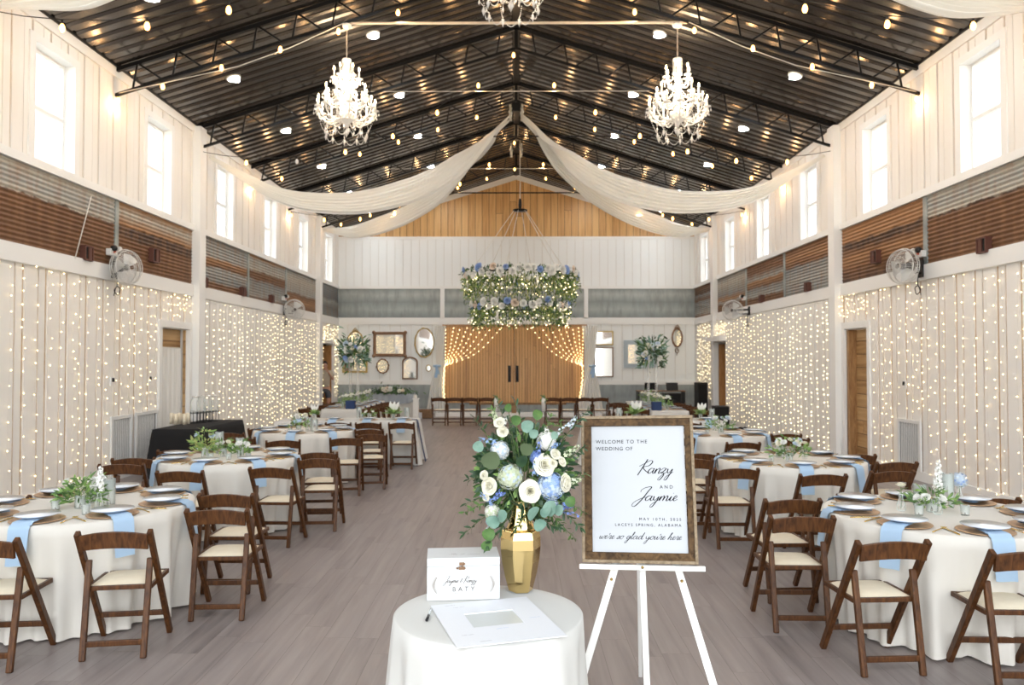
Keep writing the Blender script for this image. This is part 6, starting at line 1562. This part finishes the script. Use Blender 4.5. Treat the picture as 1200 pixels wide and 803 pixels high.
def fit_text(name, body, cap, width, m, parent, loc, align='LEFT', rot=(0, 0, 0), weight=0.0):
    o = text(name, body, cap/0.70, m, parent, loc, rot, 1.0, align, weight)
    bpy.context.view_layer.update(); w1 = o.dimensions.x; o.data.space_character = 1.5; bpy.context.view_layer.update(); w2 = o.dimensions.x
    o.data.space_character = max(0.7, 1.0+0.5*(width-w1)/max(1e-6, (w2-w1))); bpy.context.view_layer.update()
    me = bpy.data.meshes.new_from_object(o.evaluated_get(bpy.context.evaluated_depsgraph_get())); q = bpy.data.objects.new(name, me); COL.objects.link(q)
    q.parent = parent; q.location = loc; q.rotation_euler = rot; cu = o.data; bpy.data.objects.remove(o); bpy.data.curves.remove(cu); return q

# welcome sign on easel ---------------------------------------------------------
BL = at(682.8, 658.8, 3.60); BR = at(818.5, 661.7, 3.51); TL = at(680.7, 488.7, 3.74)
u = (BR-BL).normalized(); v = (TL-BL); v = (v-u*v.dot(u)).normalized(); nrm = u.cross(v); SW = (BR-BL).length; SH = (TL-BL).length
sign = thing('welcome_sign', 'framed wedding welcome sign in dark wood standing on the white easel', 'sign')
sign.matrix_world = Matrix.Translation(BL) @ Matrix((u, v, nrm)).transposed().to_4x4()
fwid = 0.047
b = MB()
for a, c in (((0, 0), (SW, fwid)), ((0, SH-fwid), (SW, SH)), ((0, fwid), (fwid, SH-fwid)), ((SW-fwid, fwid), (SW, SH-fwid))):
    b.box2((a[0]+0.008*(a[0] > 0) , a[1], -0.022), (c[0], c[1], 0.010))
b.build('frame', M['frame_wood'], sign, bevel=0.002)
b = MB(); e = 0.013
for a, c in (((0, 0), (SW, e)), ((0, SH-e), (SW, SH)), ((0, e), (e, SH-e)), ((SW-e, e), (SW, SH-e))): b.box2((a[0]-0.0005, a[1]-0.0005, -0.024), (c[0]+0.0005, c[1]+0.0005, 0.017))
tag(b.build('frame_edge', M['frame_edge'], sign, bevel=0.002), 'lighter weathered outer edge')
b = MB(); b.box2((fwid-.004, fwid-.004, -0.014), (SW-fwid+.004, SH-fwid+.004, -0.004)); b.build('print', M['board_print'], sign)
zt = -0.0034
def U(x): return (x-52)/318*SW
def V(y): return (463-y)/421*SH
fit_text('lettering', 'WELCOME TO THE', 0.0165, U(240)-U(93), M['ink'], sign, (U(93), V(122), zt))
fit_text('lettering', 'WEDDING OF', 0.0165, U(198)-U(93), M['ink'], sign, (U(93), V(142.5), zt))
fit_text('lettering', 'AND', 0.015, U(308)-U(272), M['ink'], sign, (U(272), V(253), zt))
fit_text('lettering', 'MAY 10TH, 2025', 0.0125, U(327)-U(212), M['ink'], sign, (U(212), V(344), zt))
fit_text('lettering', 'LACEYS SPRING, ALABAMA', 0.0125, U(327)-U(144), M['ink'], sign, (U(144), V(360.5), zt))
script_mb('Ranzy', U(212), V(210), U(308)-U(212), 0.0245, 0.0042, 0.38, zt).build('handwriting', M['ink'], sign)
script_mb('Jaymie', U(205), V(288), U(318)-U(205), 0.0230, 0.0042, 0.38, zt).build('handwriting', M['ink'], sign)
script_mb("we're so glad you're here", U(99), V(397), U(327)-U(99), 0.0150, 0.0028, 0.38, zt).build('handwriting', M['ink'], sign)
# easel
es = thing('easel', 'white wooden easel carrying the welcome sign', 'easel', (0, 0, 0))
lw = Vector((u.x, u.y, 0)).normalized(); ln = Vector((nrm.x, nrm.y, 0)).normalized()      # along the ledge, towards the viewer
lc = (BL+BR)/2; zl = lc.z-0.004
b = MB(); Rm = Matrix((lw, -ln, Vector((0, 0, 1)))).transposed(); tilt = math.asin(u.z)
lc2 = Vector((lc.x, lc.y, 0))+ln*0.0; b.bar(BL-u*0.012-v*0.018+nrm*0.0, BR+u*0.028-v*0.018, 0.075, 0.022, 0, v); b.build('ledge', M['easel'], es, bevel=0.002)
apex = (BL+BR)/2+v*(SH*0.97)-nrm*0.042
def leg_to(px, foot, name='leg'):
    b = MB(); b.bar(apex+lw*px*0.03, foot, 0.034, 0.022, 0, ln); return b.build(name, M['easel'], es, bevel=0.003)
base = (BL+BR)/2-v*0.0; back = -nrm
f_l = lc+Vector((0, 0, 0))
def foot(px_x, px_y, Yq):   # a leg line passes through an image point below the ledge at its own distance, continue to the floor
    q = at(px_x, px_y, Yq); d = (q-apex); t = apex.z/(-d.z); return apex+d*t
def plane_hit(x, y, back):   # on the sign's own leaning plane, `back` behind its face
    o_ = BL-nrm*back; d = ray(x, y); return CAM+d*((o_-CAM).dot(nrm)/d.dot(nrm))
def leg_line(xa, ya, xb, yb):
    p, q = plane_hit(xa, ya, 0.042), plane_hit(xb, yb, 0.042); d = (p-q).normalized(); top = q+d*((apex-q).dot(v)/d.dot(v)); return top, q-d*(q.z/d.z)
la, fl_ = leg_line(717, 678, 692, 762); ra, fr_ = leg_line(798, 678, 832, 790)
for a_, f_ in ((la, fl_), (ra, fr_)):
    b = MB(); b.bar(a_, f_, 0.034, 0.020, 0, nrm); b.build('leg', M['easel'], es, bevel=0.003)
ca, cf_ = leg_line(753, 670, 758, 799)
b = MB(); b.bar(ca, cf_, 0.028, 0.020, 0, nrm); b.build('centre_post', M['easel'], es, bevel=0.003)
rear = apex+(-ln)*0.75; rear.z = 0.0; b = MB(); b.bar(apex-nrm*0.02, rear, 0.03, 0.02, 0, lw); b.build('leg', M['easel'], es, bevel=0.003)
for x, y, bk in ((716.5, 679, 0.030), (799, 681, 0.030), (753, 665, -0.042)):
    b = MB(); p = plane_hit(x, y, bk); b.lathe([(0, -.006), (.006, -.006), (.007, .004), (0, .008)], 10, tuple(p), 0, True, None, Matrix((lw, Vector((0, 0, 1)), ln)).transposed()); tag(b.build('screw', M['brass'], es), 'brass screw')

# card box ---------------------------------------------------------------------------
A = atz(500.3, 705.0, 0.762); B_ = atz(585.8, 702.5, 0.762); ax = (B_-A).normalized(); ang = math.atan2(ax.y, ax.x); BW = (B_-A).length; BD = 0.19; BH = at(585.8, 653, B_.y).z-0.762
cb = thing('card_box', 'white wooden card box with a clasp standing on the small round table', 'box', (A.x, A.y, 0.7625), ang)
b = MB(); b.box2((0, 0, 0), (BW, BD, BH*0.80)); b.build('box_body', M['box_white'], cb, bevel=0.002)
b = MB(); b.box2((0, 0, BH*0.805), (BW, BD, BH)); b.build('lid', M['box_white'], cb, bevel=0.002)
b = MB(); cx = BW*0.475; b.box((cx, -.002, BH*.86), (.022, .004, .013)); b.box((cx, -.003, BH*.76), (.026, .004, .014)); b.tube([(cx-.014, -.006, BH*.77), (cx+.004, -.008, BH*.78), (cx+.006, -.008, BH*.88)], .003, 0, 6); b.ball((cx-.02, -.006, BH*.765), .005, 0, 8, 6); b.ball((cx+.012, -.005, BH*.86), .004, 0, 8, 6); b.ball((cx+.013, -.005, BH*.76), .004, 0, 8, 6)
tag(b.build('clasp', M['bronze'], cb), 'dark brass clasp')
R90 = Matrix.Rotation(PI/2, 4, 'X')
def facet(mb, name, m_):
    o = mb.build(name, m_, cb); o.rotation_euler = (PI/2, 0, 0); o.location = (0, -0.0012, 0); return o
facet(script_mb('Jaymie & Ranzy', BW*.235, BH*.42, BW*.44, .0105, .0021, .38), 'handwriting', M['ink_grey'])
fit_text('lettering', 'BATY', 0.020, BW*.30, M['ink_grey'], cb, (BW*.345, -.0012, BH*.215), rot=(PI/2, 0, 0))
fit_text('lettering', 'MAY 10, 2025', 0.0045, BW*.24, M['ink_grey'], cb, (BW*.38, -.0012, BH*.155), rot=(PI/2, 0, 0))
for s, x in ((1, .10), (-1, .90)):
    b = MB(); C = catmull([(BW*x+s*.012, BH*.16, 0), (BW*x-s*.002, BH*.30, 0), (BW*x-s*.002, BH*.42, 0), (BW*x+s*.010, BH*.56, 0)], 5); b.tube([(p.x, p.y, .0004) for p in C], .0007, 0, 4)
    for i in range(1, len(C)-1):
        for e in (-1, 1): b.leaf((C[i].x, C[i].y, .0008), (e*.8, .8, 0), (0, 0, 1), .011, .0026, 0, .02, 0)
    facet(b, 'laurel', M['ink_faint'])
o = script_mb('M', BW*.30, BD*.28, BW*.08, .0105, .0013, .3).build('handwriting', M['ink_grey'], cb); o.location = (0, 0, BH+.0012)
o = script_mb("r & mrs", BW*.37, BD*.28, BW*.36, .0095, .0013, .3).build('handwriting', M['ink_grey'], cb); o.location = (0, 0, BH+.0012)

# signing mat and pen --------------------------------------------------------------
c1 = atz(502.9, 711.1, .766); c2 = atz(539.3, 761.7, .766); c3 = atz(665.8, 744.8, .766); c4 = atz(619, 702, .766)
mc = (c1+c2+c3+c4)/4; du = ((c3-c2)+(c4-c1)).normalized(); du.z = 0; du.normalize(); ang = math.atan2(du.y, du.x)
LU = 0.43; LV = 0.505
mt = thing('signing_mat', 'white guest-signing picture mat lying on the small round table', 'picture mat', (mc.x-.005, mc.y+.012, .7625), ang)
b = MB(); hw, hh = .105, .085; ox, oy = .0, .02
for a, c in (((-LU/2, -LV/2), (LU/2, oy-hh)), ((-LU/2, oy+hh), (LU/2, LV/2)), ((-LU/2, oy-hh), (ox-hw, oy+hh)), ((ox+hw, oy-hh), (LU/2, oy+hh))): b.box2((a[0], a[1], 0.001), (c[0], c[1], 0.005))
b.build('mat_board', M['paper'], mt); b = MB(); b.box2((-LU/2+.01, -LV/2+.01, 0), (LU/2-.01, LV/2-.01, .001)); b.build('backing', M['photo_paper'], mt)
rg = random.Random(8)
for k, (x, y) in enumerate(((-.16, .225), (-.13, .19), (-.17, -.14), (-.12, -.22), (.14, -.02), (-.02, -.105))):
    o = script_mb(rg.choice(['anm', 'ue so', 'gan']), x, y, .045, .004, .0009, .3).build('signature', M['petal_blue'] if k > 3 else M['ink_grey'], mt); o.location = (0, 0, .0054)
p1 = atz(505.5, 713.5, .768); p2 = atz(500, 727, .768)
pen = thing('pen', 'black and clear pen lying left of the signing mat', 'pen', tuple(p2)); d = p1-p2
b = MB(); b.tube([(0, 0, 0), d*.4], .006, 0, 8); b.build('cap', M['black_plastic'], pen); b = MB(); b.tube([d*.38, d*.95, d*1.05], [.005, .005, .002], 0, 8); b.build('barrel', M['acrylic'], pen)

# ================================================================== PERSON in the far left doorway
def skinned(name, verts, edges, radii, m, parent, root=0, sub=2):
    me = bpy.data.meshes.new(name); me.from_pydata(verts, edges, []); o = bpy.data.objects.new(name, me); COL.objects.link(o); o.parent = parent
    me.materials.append(m); sk = o.modifiers.new('skin', 'SKIN'); sk.use_smooth_shade = True
    lay = me.skin_vertices[0].data if me.skin_vertices else None
    if lay is None:
        bpy.context.view_layer.objects.active = o; bpy.ops.mesh.customdata_skin_add(); lay = me.skin_vertices[0].data
    for i, r in enumerate(radii): lay[i].radius = (r, r) if not isinstance(r, tuple) else r
    for i in range(len(radii)): lay[i].use_root = (i == root)
    ss = o.modifiers.new('sub', 'SUBSURF'); ss.levels = sub; ss.render_levels = sub
    return o
per = thing('person', 'person in tan shirt and dark shorts standing in the far left doorway, hands raised', 'person', (-6.18, 24.75, 0), math.radians(20))
V_ = []; E_ = []; R_ = []
def jv(p, r, par=None):
    V_.append(p); R_.append(r); i = len(V_)-1
    if par is not None: E_.append((par, i))
    return i
pel = jv((0, 0, .95), (.15, .11)); wst = jv((0, 0, 1.10), (.14, .10), pel); chs = jv((0, .01, 1.28), (.17, .11), wst); sho = jv((0, .01, 1.42), (.13, .09), chs); nk = jv((0, 0, 1.50), .058, sho)
hd = jv((0, -.02, 1.58), (.075, .085), nk); hd2 = jv((0, -.02, 1.66), (.080, .095), hd); hd3 = jv((0, -.01, 1.72), (.06, .07), hd2)
for s in (-1, 1):
    hp = jv((s*.10, 0, .90), .10, pel); kn = jv((s*.12, -.02, .50), .062, hp); cf = jv((s*.12, .02, .34), .058, kn); an = jv((s*.12, .02, .09), .040, cf); ft = jv((s*.13, -.06, .04), (.042, .034), an); jv((s*.14, -.17, .03), (.036, .022), ft)
def hand(w, dr, parent):
    """palm with four fingers and a thumb curling in"""
    d = Vector(dr).normalized(); s = d.cross(Vector((0, 1, 0.2))).normalized(); n = s.cross(d); w = Vector(w)
    pm = jv(tuple(w+d*.05), (.034, .018), parent); ends = []
    for k, L in zip((-1.5, -.5, .5, 1.5), (.060, .075, .080, .070)):
        a = jv(tuple(w+d*.09+s*k*.017), .0085, pm); c = jv(tuple(w+d*(.09+L*.5)+s*k*.018+n*.012), .0080, a); jv(tuple(w+d*(.09+L*.75)+s*k*.018+n*.035), .0070, c)
    a = jv(tuple(w+d*.035+s*.040), .011, pm); jv(tuple(w+d*.07+s*.055+n*.02), .009, a)
sl = jv((-.19, .01, 1.42), .060, sho); el = jv((-.27, -.03, 1.14), .043, sl); wr = jv((-.18, -.24, 1.26), .029, el); hand((-.17, -.25, 1.27), (.35, -.05, .9), wr)
sr = jv((.19, .01, 1.42), .060, sho); er = jv((.26, -.06, 1.18), .043, sr); wrr = jv((.10, -.18, 1.42), .028, er); hand((.09, -.18, 1.43), (-.35, .2, .9), wrr)
skinned('body', V_, E_, R_, M['skin'], per)
skinned('shirt', [(0, 0, .90), (0, 0, 1.08), (0, .01, 1.28), (0, .01, 1.43), (0, 0, 1.47), (-.19, .01, 1.42), (-.245, -.02, 1.22), (.19, .01, 1.42), (.24, -.035, 1.25)], [(0, 1), (1, 2), (2, 3), (3, 4), (3, 5), (5, 6), (3, 7), (7, 8)], [(.185, .14), (.18, .135), (.20, .14), (.15, .11), .07, .085, .085, .085, .085], M['shirt'], per)
skinned('shorts', [(0, 0, .98), (0, 0, .90), (-.11, 0, .84), (-.12, -.01, .56), (.11, 0, .84), (.12, -.01, .56)], [(0, 1), (1, 2), (2, 3), (1, 4), (4, 5)], [(.165, .125), (.17, .13), .115, .10, .115, .10], M['shorts'], per)
b = MB(); b.ball((0, 0, 1.70), .096, 0, 14, 10, .95, 1.08, .85)
b.v = [(x, y+.02, z) if y > -.05 else (x, y*.55+.0, z+.03) for x, y, z in b.v]; b.build('hair', M['hair'], per)
b = MB(); b.ball((-.028, -.108, 1.645), .009, 0, 8, 6); b.ball((.028, -.108, 1.645), .009, 0, 8, 6); b.build('eye', M['cord'], per)
b = MB(); b.lathe([(0, .03), (.010, .01), (.016, -.012), (0, -.016)], 8, (0, -.115, 1.615)); b.ball((-.085, -.01, 1.62), .022, 0, 8, 6, .4, 1, 1.4); b.ball((.085, -.01, 1.62), .022, 0, 8, 6, .4, 1, 1.4); b.build('nose_and_ears', M['skin'], per)
b = MB(); b.box((0, -.108, 1.572), (.045, .012, .008)); b.build('mouth', M['reddish'], per)
for s in (-1, 1):
    b = MB(); b.ball((s*.135, -.06, .04), .055, 0, 10, 8, .85, 1.9, .7); b.build('shoe', M['shorts'], per)

# ================================================================== LIGHT
w = bpy.data.worlds.new('daylight'); scene.world = w; w.use_nodes = True
nt = w.node_tree; bg = nt.nodes['Background']; tc = nt.nodes.new('ShaderNodeTexCoord'); sp = nt.nodes.new('ShaderNodeSeparateXYZ'); cr = nt.nodes.new('ShaderNodeValToRGB')
nt.links.new(tc.outputs['Generated'], sp.inputs[0]); mr = nt.nodes.new('ShaderNodeMapRange'); mr.inputs[1].default_value = -1; mr.inputs[2].default_value = 1; nt.links.new(sp.outputs[2], mr.inputs[0]); nt.links.new(mr.outputs[0], cr.inputs[0])
e = cr.color_ramp.elements; e[0].position = 0.47; e[0].color = (0.55, 0.56, 0.50, 1); e[1].position = 0.56; e[1].color = (0.92, 0.96, 1.0, 1)
nt.links.new(cr.outputs[0], bg.inputs[0]); bg.inputs[1].default_value = 2.75
# daylight sampled at the windows and the camera end, left unwalled to admit light
def portal(loc, rot, sx, sy):
    l = bpy.data.lights.new('daylight_opening', 'AREA'); l.shape = 'RECTANGLE'; l.size = sx; l.size_y = sy; l.cycles.is_portal = True
    o = bpy.data.objects.new('daylight_opening', l); COL.objects.link(o); o.location = loc; o.rotation_euler = rot
portal((0, Y0, 3.5), (PI/2, 0, 0), 12.4, 7.4)
for s in (-1, 1):
    for y in WIN_ALL: portal((s*(W+0.24), y, 5.11), (0, s*PI/2, 0), 1.55, 0.95)
scene.view_settings.view_transform = 'Standard'; scene.view_settings.look = 'None'; scene.view_settings.gamma = 1.0; scene.view_settings.use_curve_mapping = False
scene.view_settings.exposure = 0.77
c = scene.cycles
c.use_denoising = True; c.max_bounces = 8; c.diffuse_bounces = 4; c.glossy_bounces = 4; c.transmission_bounces = 6; c.transparent_max_bounces = 12; c.sample_clamp_indirect = 6.0; c.caustics_reflective = False; c.caustics_refractive = False
for m_ in (M['fairy'], M['fairy_far']): m_.cycles.emission_sampling = 'NONE'
for o in list(scene.objects):
    if o.type == 'EMPTY' and o.get('label') == 'x': print('unplaced chair')
